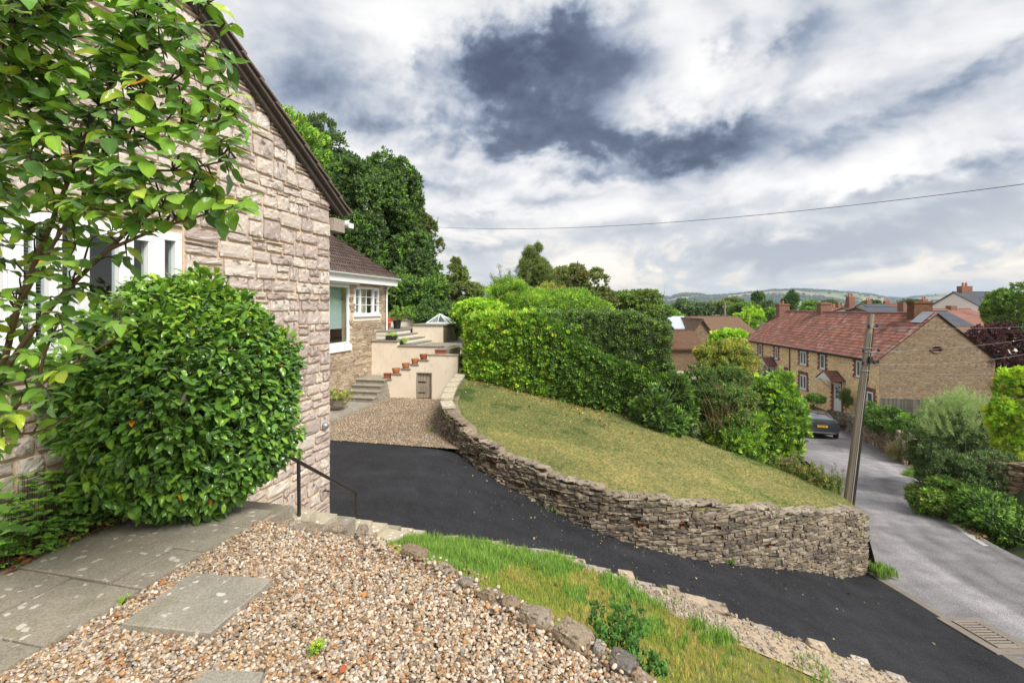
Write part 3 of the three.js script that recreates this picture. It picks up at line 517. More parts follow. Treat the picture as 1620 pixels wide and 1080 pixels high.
  // the return end of the wall beside the lane
  { const f = frame(total - 0.02), t2 = f.n.clone().negate(), n2 = f.t.clone(); for (const [x, y, w, h] of rubbleFill(28, 44, r, sizes)) { const cy = -5.65 + (y + h / 2) * ch; if (cy > stepTop(total - 0.05) - 0.02) continue; const p = f.p.clone().addScaledVector(f.n, -0.06 - (x + w / 2) * cw).addScaledVector(n2, -0.02).setY(cy); list.push({ p, m: basis(t2, Yup, n2, p, new V3(w * cw, h * ch, 0.12)), a: w * cw * h * ch * 0.5, g: Math.floor(r() * 7), t: Math.floor(r() * 8) }); } }
  layStones(o, list, flatStones, stoneMats, stoneTones, 300);
  // pale cut coping slabs stepping down at the upper end
  for (let i = 0; i < 6; i++) { const l = 0.3 + i * 0.72 + (i > 4 ? (i - 4) * 0.1 : 0), f = frame(l), y = wallTop(sAt(l))[1] + 0.1 - 0.012 * i, p = f.p.clone().setY(y).addScaledVector(f.n, -0.12); const g = box(-0.35, -0.03, -0.16, 0.35, 0.03, 0.16, 0.01); g.applyMatrix4(basis(f.t, Yup, f.n, p, new V3(1, 1, 1))); part(o, 'coping', g, M.slabLight); const b = box(-0.32, -0.12, -0.14, 0.32, -0.031, 0.12, 0.01); b.applyMatrix4(basis(f.t, Yup, f.n, p, new V3(1, 1, 1))); part(o, 'coping', b, M.slab); }
  for (const [a, b] of holes) { const f = frame(a), bot = driveY(f.p.x, -f.p.z), p = f.p.clone().setY(lerp(bot, stepTop(a), b)).addScaledVector(f.n, -0.06); const g = new THREE.CylinderGeometry(0.034, 0.034, 0.1, 10, 1, true); g.rotateX(Math.PI / 2); g.applyMatrix4(basis(f.t, Yup, f.n, p, new V3(1, 1, 1))); part(o, 'weep_pipe', g, M.terracottaDark); }
}
// ---------------------------------------------------------------- earth below the lawn tip, facing the lane
{
  const A = [], B = []; const L = [[7.35, 10.12, -4.36], [7.75, 11.2, -4.62], [8.5, 12.6, -4.95], [9.4, 14.2, -5.6], [10.2, 15.6, -6.05]];
  for (const [x, d, y] of L) { A.push(v(x, y, d)); B.push(v(x + 0.28, roadY(d) - 0.1, d - 0.1)); }
  sheet('bank', quadStrip(A, B, 1), mat({ color: lin(0.16, 0.12, 0.075), map: T_mort, roughness: 1 }));
}
// ---------------------------------------------------------------- front terrace: gravel, edging rocks, grass bank
const G0 = -1.6;
const ROCKS = [[-1.02, 3.36], [-0.75, 3.17], [-0.468, 2.985], [-0.19, 2.76], [0.067, 2.53], [0.28, 2.37], [0.44, 2.22], [0.56, 2.04], [0.66, 1.8], [0.78, 1.2], [0.85, 0.2], [0.9, -1.2]];
const BANK = [[-1.25, 4.95, -2.5], [-1.05, 5.15, -2.55], [-0.76, 5.3, -2.61], [-0.3, 5.5, -2.74], [0.29, 5.62, -2.9], [0.75, 5.63, -3.02], [1.2, 5.6, -3.13], [1.7, 5.56, -3.27], [2.3, 5.48, -3.44], [3.95, 5.13, -3.89], [5.6, 4.4, -4.35], [7.2, 3.2, -4.8]];
const rockAt = smooth(ROCKS), bankAt = smooth(BANK);
const bankP = (s, t) => { const [x, d] = rockAt(s), [bx, bd, by] = bankAt(s), y0 = G0 - 0.06; return v(lerp(x, bx, t), lerp(y0, by, Math.pow(t, 0.84)) + 0.05 * n3(x * 2 + t * 4, d * 2 + t * 4, 6) * Math.sin(Math.PI * t), lerp(d, bd, t)); };
{
  const poly = [[-1.80, 3.62], [-1.5, 3.52], [-1.25, 3.42], ...ROCKS, [-4.6, -1.2], [-4.6, 3.6]];
  const g = new THREE.ShapeGeometry(new THREE.Shape(poly.map(([x, d]) => new THREE.Vector2(x, d)))); g.rotateX(-Math.PI / 2); g.translate(0, G0 - 0.035, 0);
  sheet('gravel_bed', boxUV(g), mat({ color: lin(0.22, 0.16, 0.10), map: T_mort, roughness: 1 }));
  const edge = [[-1.80, 3.62], [-1.5, 3.52], [-1.25, 3.42], ...ROCKS].map(([x, d]) => v(x, G0 - 0.03, d)), low = edge.map((q) => q.clone().setY(-2.9));
  sheet('terrace_bank', quadStrip(low, edge, 1), M.earth);
  sheet('grass_bank', grid(90, 40, (u, w) => bankP(u, w), 1, (p) => mixc([0.45, 0.62, 0.4], [0.9, 0.95, 0.7], clamp(0.5 + fbm(p.x * 2, p.z * 2, 3, 3), 0, 1))), M.soil);
  // loose gravel, every stone a pebble of its own
  const r = RNG(23), ms = [], cs = []; const peb = [0.74, 0.62, 0.55];
  const inside = (x, d) => inPoly(x, d, poly);
  const tones = [[0.62, 0.55, 0.46], [0.70, 0.66, 0.60], [0.48, 0.34, 0.20], [0.38, 0.24, 0.13], [0.55, 0.44, 0.31], [0.30, 0.27, 0.245], [0.22, 0.16, 0.11], [0.66, 0.58, 0.47], [0.44, 0.40, 0.36], [0.50, 0.28, 0.13], [0.58, 0.52, 0.45]];
  const put = (x, d, y, s) => { ms.push(trs(v(x, y, d), new THREE.Euler(rr(r, -0.7, 0.7), r() * 6.28, rr(r, -0.7, 0.7)), new V3(s * rr(r, 0.85, 1.5), s * rr(r, 0.5, 0.8), s * rr(r, 0.75, 1.1)))); const c = pick(r, tones), k = rr(r, 0.5, 0.95); cs.push(lin(c[0] * k * 1.02, c[1] * k * 0.95, c[2] * k * 0.86)); };
  let n = 0; const bed = [];
  for (let i = 0; i < 260000 && n < 68000; i++) {
    const x = rr(r, -2.6, 0.9), d = rr(r, 1.2, 3.62); if (!inside(x, d)) continue; const [lx, lz] = toH(x, d); if (lx < 1.34 + 0.012 * n3(lz * 9, 1)) continue; if (x < -1.35 * d || x > 0.62 * d) continue;
    const q = toH(x, d); const s = rr(r, 0.011, 0.0225); put(x, d, G0 - 0.03 + r() * 0.026 + 0.012 * fbm(x * 2.2, d * 2.2, 3, 2), s); n++;
  }
  for (let i = 0; i < 500; i++) { const s = r(), [x, d] = rockAt(s * 0.75), p = bankP(s * 0.75, rr(r, 0, 0.06)); put(x + rr(r, -0.1, 0.05), d + rr(r, -0.08, 0.05), G0 + rr(r, -0.02, 0.035), rr(r, 0.014, 0.026)); }
  const g2 = new THREE.IcosahedronGeometry(0.5, 1), p2 = g2.attributes.position, q = new V3(); for (let i = 0; i < p2.count; i++) { q.fromBufferAttribute(p2, i); q.multiplyScalar(1 + 0.3 * n3(q.x * 2.3 + 3, q.y * 2.3, q.z * 2.3)); p2.setXYZ(i, q.x, q.y, q.z); } g2.computeVertexNormals();
  tag(instanced(scene, 'terrace_gravel', toCreasedNormals(g2, 0.9), mat({ roughness: 0.75 }), ms, cs, 'stuff'), 'buff, white and rust pebbles of the gravel bed in front', 'gravel');
}
// edging rocks along the gravel
{
  const o = thing('rock_edging', 'row of rough mortared rocks edging the gravel above the grass bank', 'edging', v(-0.2, G0 - 0.1, 2.8)), r = RNG(31);
  const rock = (px, py, D, w, h, dp, rot, tone, seed, label) => { const p = P(px, py, D), g = boulder(seed, 3, [1, 1, 1], 0.34); p.y -= 0.02; g.applyMatrix4(trs(p, new THREE.Euler(rr(r, -0.25, 0.25), rot, rr(r, -0.3, 0.1)), new V3(w * 0.9, h * 0.72, dp * 0.85))); part(o, 'rock', g, stoneMat(...tone), label); };
  const gry = [0.36, 0.33, 0.28], brn = [0.36, 0.28, 0.19], drk = [0.2, 0.185, 0.165];
  rock(655, 868, 3.10, 0.26, 0.09, 0.14, -0.55, brn, 1); rock(706, 897, 2.93, 0.17, 0.07, 0.12, -0.5, [0.42, 0.35, 0.27], 2); rock(742, 918, 2.80, 0.16, 0.08, 0.13, -0.6, gry, 3);
  rock(775, 938, 2.68, 0.16, 0.13, 0.16, -0.6, brn, 4); rock(808, 952, 2.60, 0.14, 0.12, 0.14, -0.6, brn, 5); rock(846, 972, 2.48, 0.25, 0.17, 0.17, -0.62, [0.40, 0.34, 0.26], 6);
  rock(908, 1004, 2.33, 0.25, 0.20, 0.20, -0.7, [0.38, 0.31, 0.22], 7, 'largest brown edging rock'); rock(947, 1022, 2.25, 0.08, 0.13, 0.12, -0.3, [0.42, 0.4, 0.36], 8); rock(985, 1048, 2.17, 0.19, 0.18, 0.17, -0.6, drk, 9, 'dark grey edging rock'); rock(1018, 1078, 2.06, 0.15, 0.13, 0.14, -0.5, [0.42, 0.34, 0.25], 10);
  rock(1050, 1112, 1.96, 0.2, 0.16, 0.16, -0.6, gry, 11);
}
// rubble capping of the low wall on the near side of the drive
{
  const o = thing('rubble_bank_wall', 'low wall of pale broken stones along the near edge of the drive', 'wall', v(1.6, -3.6, 5.5)), r = RNG(41), list = [], tn = [[0.60, 0.52, 0.42], [0.52, 0.44, 0.34], [0.68, 0.61, 0.51], [0.42, 0.35, 0.27], [0.57, 0.47, 0.35], [0.48, 0.43, 0.37]].map((c) => lin(...c)), tm = tn.map((c) => stoneMat(c.r, c.g, c.b));
  const A = [], B = [], C = []; for (let i = 0; i <= 80; i++) { const s = 0.02 + 0.96 * i / 80, p = bankP(s, 0.985), w = lerp(0.04, 0.29, sstep(0.42, 0.72, s)), q = bankP(s, 1 - w); A.push(p.clone().setY(p.y - 1.3)); B.push(p.clone().setY(p.y + 0.012)); C.push(q.setY(q.y + 0.012)); }
  part(o, 'face', quadStrip(A, B, 1), M.mortarDark); part(o, 'mortar_cap', quadStrip(B, C, 1), mat({ color: lin(0.50, 0.41, 0.30), map: T_mort, bumpMap: T_rockB, bumpScale: 0.02, roughness: 1 }));
  for (let s = 0.06; s < 0.97;) { const w = rr(r, 0.12, 0.3), p = bankP(s, rr(r, 0.96, 1.0)), q = bankP(s + 0.01, 0.98), t = q.clone().sub(bankP(s, 0.98)).normalize(), n = new V3(-t.z, 0, t.x); const h = rr(r, 0.05, 0.11); p.y += rr(r, -0.03, 0.05); list.push({ p, m: basis(t, Yup, n, p, new V3(w, h, rr(r, 0.12, 0.24))), a: w * h, g: Math.floor(r() * 7), t: Math.floor(r() * 6) }); s += w * 0.105; }
  for (let i = 0; i < 3400; i++) { const s = rr(r, 0.42, 0.9), k = sstep(0.42, 0.72, s), t = 1 - r() * lerp(0.03, 0.28, k), p = bankP(s, t); p.y += 0.012; const w = rr(r, 0.014, 0.024 + 0.05 * r() * r()); list.push({ p, m: trs(p, new THREE.Euler(rr(r, -0.3, 0.3) - 1.2, r() * 6.28, 0), new V3(w * 1.3, w, w * 0.7)), a: w * w, g: Math.floor(r() * 7), t: Math.floor(r() * 6) }); }
  layStones(o, list, flatStones, tm, tn, 200);
}
// ---------------------------------------------------------------- paved path of riven slabs, stepping slabs, steps down
{
  const o = thing('slab_path', 'weathered riven paving slabs along the house wall, spotted with lichen', 'paving', H(0.85, G0, 3.6));
  const rows = [[2.74, 3.03, 0.69], [3.03, 3.395, 0.91], [3.395, 3.815, 1.13], [3.815, 4.29, 0.85], [4.29, 4.75, 1.0], [4.75, 5.3, 0.8], [5.3, 5.8, 0.9], [5.8, 6.3, 0.75]]; const r = RNG(51);
  const slab = (x0, x1, z0, z1, y) => { const g = box(x0, y - 0.05, z0, x1, y, z1, 0.006, 1); const off = r() * 5; const u = g.attributes.uv; for (let i = 0; i < u.count; i++) u.setXY(i, u.getX(i) + off, u.getY(i) * 1 + off * 0.7); g.applyMatrix4(HM); return g; };
  for (const [z0, z1, sp] of rows) { part(o, 'slab', slab(0.33, sp - 0.006, z0 + 0.006, z1 - 0.006, G0 + 0.012 + rr(r, -0.006, 0.006)), M.slab); part(o, 'slab', slab(sp + 0.006, 1.35, z0 + 0.006, z1 - 0.006, G0 + 0.012 + rr(r, -0.006, 0.006)), M.slab); }
  const g = box(-0.02, G0 - 0.2, 2.72, 1.33, G0 - 0.035, 5.4); g.applyMatrix4(HM); part(o, 'bedding', g, M.earth);
  const q = (pts, y, th) => { const s = new THREE.Shape(pts.map(([x, d]) => new THREE.Vector2(x, d))), e = new THREE.ExtrudeGeometry(s, { depth: th, bevelEnabled: true, bevelSize: 0.006, bevelThickness: 0.006, bevelSegments: 1 }); e.rotateX(-Math.PI / 2); e.translate(0, y - th, 0); return boxUV(e); };
  const s1 = thing('stepping_slab', 'single grey stepping slab lying in the middle of the gravel', 'paving slab', v(-1.65, G0, 2.6)); part(s1, 'slab', q([[-1.90, 2.86], [-1.395, 2.80], [-1.468, 2.345], [-1.937, 2.41]], G0 + 0.02, 0.05), M.slabGrey);
  const s2 = thing('stepping_slab', 'grey stepping slab cut off by the bottom edge of the photograph', 'paving slab', v(-1.2, G0, 1.95)); part(s2, 'slab', q([[-1.34, 2.10], [-1.08, 2.085], [-1.0, 1.7], [-1.34, 1.72]], G0 + 0.02, 0.05), M.slabGrey);
  // steps going down beside the wall
  const st = thing('garden_steps', 'narrow stone steps going down from the path end to the drive', 'steps', H(0.8, -3.1, 0.4)); let z = 2.62, y = G0 - 0.13;
  for (let i = 0; i < 9; i++) { const gg = box(0.02, y - 0.12, z - 0.30, 1.2 + i * 0.03, y, z, 0.012); gg.applyMatrix4(HM); part(st, 'tread', gg, i % 3 ? M.slabLight : M.slab); const rs = box(0.03, y - 0.4, z - 0.28, 1.38, y - 0.121, z - 0.02); rs.applyMatrix4(HM); part(st, 'riser', rs, M.mortarDark); z -= 0.29; y -= 0.155; }
  const ld = [[-1.5, 5.62], [-0.82, 5.28], [-0.9, 4.8], [-1.6, 5.0]]; part(st, 'landing', q(ld, -2.56, 0.07), M.slabLight); part(st, 'landing_base', q(ld.map(([x, d]) => [x * 0.99, d * 0.995]), -2.64, 0.5), M.mortarDark);
  const k2 = thing('steps_side_rubble', 'rough pale rubble where the path end meets the gravel', 'rubble', v(-1.5, G0 - 0.1, 3.5)); const rk = RNG(77);
  for (let i = 0; i < 16; i++) { const f = i / 15, p = v(lerp(-1.86, -1.02, f) + rr(rk, -0.03, 0.03), G0 - 0.02 + rr(rk, -0.03, 0.03), lerp(3.66, 3.36, f) + rr(rk, -0.03, 0.05)), gb = boulder(60 + i, 2, [1, 1, 1], 0.3); gb.applyMatrix4(trs(p, new THREE.Euler(rr(rk, -0.3, 0.3), rk() * 6, rr(rk, -0.3, 0.3)), new V3(rr(rk, 0.09, 0.2), rr(rk, 0.06, 0.1), rr(rk, 0.09, 0.15)))); part(k2, 'stone', gb, stoneMat(...pick(rk, [[0.5, 0.44, 0.36], [0.42, 0.34, 0.26], [0.58, 0.53, 0.46]]))); }
}
// handrail of the steps
{
  const a = H(0.44, 0, 1.12), b = H(0.21, 0, -0.16), o = thing('handrail', 'dark metal handrail descending beside the garden steps', 'handrail', H(0.33, -2.2, 0.5));
  const p1 = P(472, 730, 4.36), q1 = P(473, 822, 4.36), p2 = P(563, 780, 5.75), q2 = P(563, 850, 5.75), p0 = p1.clone().add(p1.clone().sub(p2).multiplyScalar(0.62)), mid = p1.clone().lerp(p2, 0.98);
  part(o, 'rail', [rod(p0, p2, 0.017, 10), new THREE.SphereGeometry(0.018, 8, 6).translate(p2.x, p2.y, p2.z)], M.metal); part(o, 'post', rod(p1, q1.setY(q1.y - 0.1), 0.016, 10), M.metal); part(o, 'post', rod(p2, q2.setY(q2.y - 0.15), 0.016, 10), M.metal);
  const w = H(-0.02, 0, -0.05); part(o, 'wall_rail', rod(P(512, 776, 6.55), P(563, 780, 5.75), 0.012, 8), M.metal);
}

// ---------------------------------------------------------------- the stone house: gable wall, verge, window
const RAKE = (z) => 1.456 + 0.631 * z;
const gableTones = [[0.64, 0.565, 0.50], [0.59, 0.51, 0.455], [0.69, 0.625, 0.56], [0.54, 0.455, 0.41], [0.62, 0.54, 0.465], [0.47, 0.39, 0.355], [0.66, 0.585, 0.51], [0.57, 0.485, 0.435]].map((c) => lin(c[0] * 1.36, c[1] * 1.38, c[2] * 1.40));
const gableMats = gableTones.map((c) => stoneMat(c.r, c.g, c.b));
function windowUnit(parent, toW, x0, x1, y0, y1, cols, opt = {}) {   // a white frame in plane coordinates (a, y); depth along w
  const f = opt.f ?? 0.06, fd = opt.fd ?? 0.07, B = (a0, b0, a1, b1, w0, w1, ch = 0) => toW(a0, b0, a1, b1, w0, w1, ch);
  const win = new THREE.Group(); win.name = 'window'; parent.add(win);
  part(win, 'frame', [B(x0, y0, x1, y0 + f, 0, fd, 0.006), B(x0, y1 - f, x1, y1, 0, fd, 0.006), B(x0, y0 + f, x0 + f, y1 - f, 0, fd - 0.002, 0.006), B(x1 - f, y0 + f, x1, y1 - f, 0, fd - 0.002, 0.006)], M.white);
  part(win, 'sill', B(x0 - 0.05, y0 - (opt.sill ?? 0.05), x1 + 0.05, y0 - 0.002, -0.02, fd + 0.07, 0.008), M.white);
  for (const c of cols) {                               // each light: [a0, a1, nx, ny, sash]
    const [a0, a1, nx, ny, sash] = c, s = sash ? 0.055 : 0.02, yb = y0 + f, yt = y1 - f;
    const fr = [B(a0, yb, a1, yb + s, -0.005, fd + 0.012, 0.004), B(a0, yt - s, a1, yt, -0.005, fd + 0.012, 0.004), B(a0, yb + s, a0 + s, yt - s, -0.006, fd + 0.010, 0.004), B(a1 - s, yb + s, a1, yt - s, -0.006, fd + 0.010, 0.004)];
    part(win, 'sash', fr, M.white);
    for (let i = 1; i < nx; i++) part(win, 'glazing_bar', B(lerp(a0 + s, a1 - s, i / nx) - 0.011, yb + s, lerp(a0 + s, a1 - s, i / nx) + 0.011, yt - s, 0.012, 0.05), M.white);
    for (let j = 1; j < ny; j++) part(win, 'glazing_bar', B(a0 + s, lerp(yb + s, yt - s, j / ny) - 0.011, a1 - s, lerp(yb + s, yt - s, j / ny) + 0.011, 0.014, 0.048), M.white);
    part(win, 'pane', B(a0 + s - 0.004, yb + s - 0.004, a1 - s + 0.004, yt - s + 0.004, 0.026, 0.032), opt.glass ?? M.glassDim);
  }
  return win;
}
const WZ0 = 2.3, WZ1 = 5.35, WY0 = -0.36, WY1 = 0.68;      // window opening in the gable
{
  const o = thing('stone_house', 'pale pink-grey stone house gable filling the left of the photograph', 'house', H(-3, -3.1, 4.2), -HT);
  // gable wall of mortar with the window opening; the stones are laid on it
  const sh = new THREE.Shape([[0, -3.4], [8.4, -3.4], [8.4, RAKE(0)], [4.2, RAKE(4.2)], [0, RAKE(0)]].map(([a, b]) => new THREE.Vector2(a, b)));
  sh.holes.push(new THREE.Path([[WZ0, WY0], [WZ1, WY0], [WZ1, WY1], [WZ0, WY1]].map(([a, b]) => new THREE.Vector2(a, b))));
  const g = new THREE.ExtrudeGeometry(sh, { depth: 0.3, bevelEnabled: false }); g.rotateY(-Math.PI / 2);    // (z', y) -> x' from 0 to -0.3
  g.applyMatrix4(HM); part(o, 'gable_wall', boxUV(g), M.mortar);
  const hb = (x0, y0, z0, x1, y1, z1, ch = 0) => { const q = box(x0, y0, z0, x1, y1, z1, ch); q.applyMatrix4(HM); return q; };
  part(o, 'rear_wall', hb(-9, -3.4, 0.001, -0.301, RAKE(0) - 0.1, 0.3), M.mortar);
  part(o, 'side_wall', hb(-9, -3.4, 8.1, -0.301, RAKE(0) - 0.1, 8.4), M.mortar); part(o, 'inner_wall', hb(-9.3, -3.4, 0, -9.001, 3.9, 8.4), M.mortar);
  part(o, 'inner_floor', hb(-8.99, -1.5, 0.31, -0.31, -1.4, 8.09), M.dark); part(o, 'inner_ceiling', hb(-8.99, 1.05, 0.31, -0.31, 1.1, 8.09), M.whiteMatt);
  // stones
  const r = RNG(3), geos = [1, 2, 3, 4, 5, 6, 7, 8, 9].map((k) => rockBlock(k * 1.37, 6, 5, 1, 0.055, 0.06, 0.25)), cw = 0.056, ch = 0.046, list = [];
  const HN = new V3(1, 0, 0).transformDirection(HM), HZ = new V3(0, 0, -1).transformDirection(HM);
  for (const [x, y, w, h] of coursedFill(118, 154, r, [2, 3, 3, 3, 4], [3, 4, 4, 5, 6, 7], 0.1, (x, y) => { const z = (x + 0.5) * cw, yy = -3.32 + (y + 0.5) * ch; return yy > RAKE(z) - 0.01 || (z > WZ0 - 0.03 && z < WZ1 && yy > WY0 - 0.07 && yy < WY1 + 0.03); }, 0.2)) {
    const z = (x + w / 2) * cw, yy = -3.32 + (y + h / 2) * ch, W = w * cw - 0.024 - 0.012 * r(), Hh = h * ch - 0.021 - 0.012 * r(); if (W < 0.03 || z > 6.5) continue;
    const p = H(0.004 + r() * 0.012, yy + 0.02 * n3(z * 1.3, yy * 2.2, 3), z), tilt = rr(r, -0.03, 0.03), up = Yup.clone().applyAxisAngle(HN, tilt), tt = HZ.clone().applyAxisAngle(HN, tilt), px = toPx(p);
    const hid = px[0] < 190 || Math.hypot(px[0] - 285, px[1] - 640) < 165 || px[1] > 850; const dark = pick(r, [0, 1, 2, 3, 4, 5, 6, 7]);
    list.push({ p, m: basis(tt, up, HN, p, new V3(W, Hh, 0.04)), a: W * Hh, g: Math.floor(r() * 9), t: z < 0.5 && r() < 0.5 ? pick(r, [3, 5, 7]) : dark, hid });
  }
  layStones(o, list, geos, gableMats, gableTones, 300);
  // return of the corner
  const l2 = []; for (const [x, y, w, h] of rubbleFill(6, 78, r, [[3, 3], [4, 4], [6, 3]])) { const p = H(-(x + w / 2) * 0.064, -3.32 + (y + h / 2) * 0.058, -0.012); l2.push(geos[y % 9].clone().applyMatrix4(basis(HN.clone().negate(), Yup, HZ, p, new V3(w * 0.064 - 0.02, h * 0.058 - 0.02, 0.07)))); }
  const q2 = part(o, 'corner_stones', l2, gableMats[3]); q2.userData.kind = 'stuff';
  // roof: courses of brown concrete tiles; their ends make the stepped verge
  const th = Math.atan(0.631), cs = Math.cos(th), sn = Math.sin(th);
  const roof = new THREE.Group(); roof.name = 'roof'; o.add(roof);
  const slope = (s0, s1, n0, n1, x0, x1, far) => { const q = box(0, n0, s0, x1 - x0, n1, s1, 0.004); q.rotateX(-th); q.translate(x0, 1.456, 0); if (far) { q.scale(1, 1, -1); q.translate(0, 0, 8.4); } q.applyMatrix4(HM); return q; };
  part(roof, 'deck', [slope(-0.30, 4.2 / cs, 0.055, 0.085, -9.2, 0.13), slope(-0.30, 4.2 / cs, 0.055, 0.085, -9.2, 0.13, true)], M.verge);
  part(roof, 'undercloak', slope(-0.31, 4.95, 0.02, 0.052, -0.05, 0.145), M.verge); part(roof, 'bargeboard', slope(-0.29, 4.93, -0.035, 0.018, 0.03, 0.085), M.verge);
  for (let i = 0; i < 17; i++) { const s0 = -0.34 + i * 0.3; const q = box(0, 0, 0, 0.34, 0.022, 0.36, 0.006); q.rotateX(0.075); q.translate(0, 0.088, s0); q.rotateX(-th); q.translate(-0.17, 1.456, 0); q.applyMatrix4(HM); part(roof, 'roof_tile', q, M.tileBrown); const b = slope(s0 + 0.02, s0 + 0.34, 0.086, 0.112, -9.2, -0.18); part(roof, 'tile_course', b, M.tileBrown); }
  // eaves: boxed end, fascia, white gutter
  part(o, 'eaves_box', hb(-9, 1.06, -0.26, 0.09, 1.24, -0.002, 0.006), M.cornerStone);
  const gut = new THREE.CylinderGeometry(0.06, 0.06, 9.2, 12, 1, true, 0, Math.PI); gut.rotateZ(Math.PI / 2); gut.rotateX(Math.PI / 2); gut.translate(-4.45, 1.20, -0.32); gut.applyMatrix4(HM); part(o, 'gutter', gut, M.white);
  part(o, 'gutter_end', hb(0.14, 1.14, -0.38, 0.16, 1.21, -0.26, 0.006), M.white);
  // big white window behind the shrubs
  const wb = (a0, b0, a1, b1, w0, w1, c) => hb(-0.07 + w0, b0, Math.min(a0, a1), -0.07 + w1, b1, Math.max(a0, a1), c);
  const k = (px) => hx(px, 0).z;
  windowUnit(o, wb, WZ0, WZ1, WY0, WY1, [[WZ0 + 0.06, k(256), 1, 2, false], [k(243), k(200), 1, 1, true], [k(198), k(128), 1, 1, true], [k(122), k(92), 1, 1, false], [k(90), k(20), 2, 1, true], [k(10), WZ1 - 0.06, 1, 1, false]], { f: 0.06, sill: 0.06, glass: M.glass });
  part(o, 'window_mullion', [[256, 243], [200, 198], [128, 122], [20, 10]].map(([a, b]) => wb(k(a), WY0 + 0.06, k(b), WY1 - 0.06, 0, 0.072, 0.004)), M.white);
  const bl = []; for (let i = 0; i < 34; i++) bl.push(hb(-0.19, 0.60 - i * 0.024, k(92), -0.165, 0.603 - i * 0.024, k(22))); part(o, 'venetian_blind', bl, M.whiteMatt);
  part(o, 'outlet', (() => { const s = new THREE.SphereGeometry(0.05, 10, 8); s.applyMatrix4(new M4().makeTranslation(0.05, -1.62, 0.16)); s.applyMatrix4(HM); return s; })(), M.galv);
}
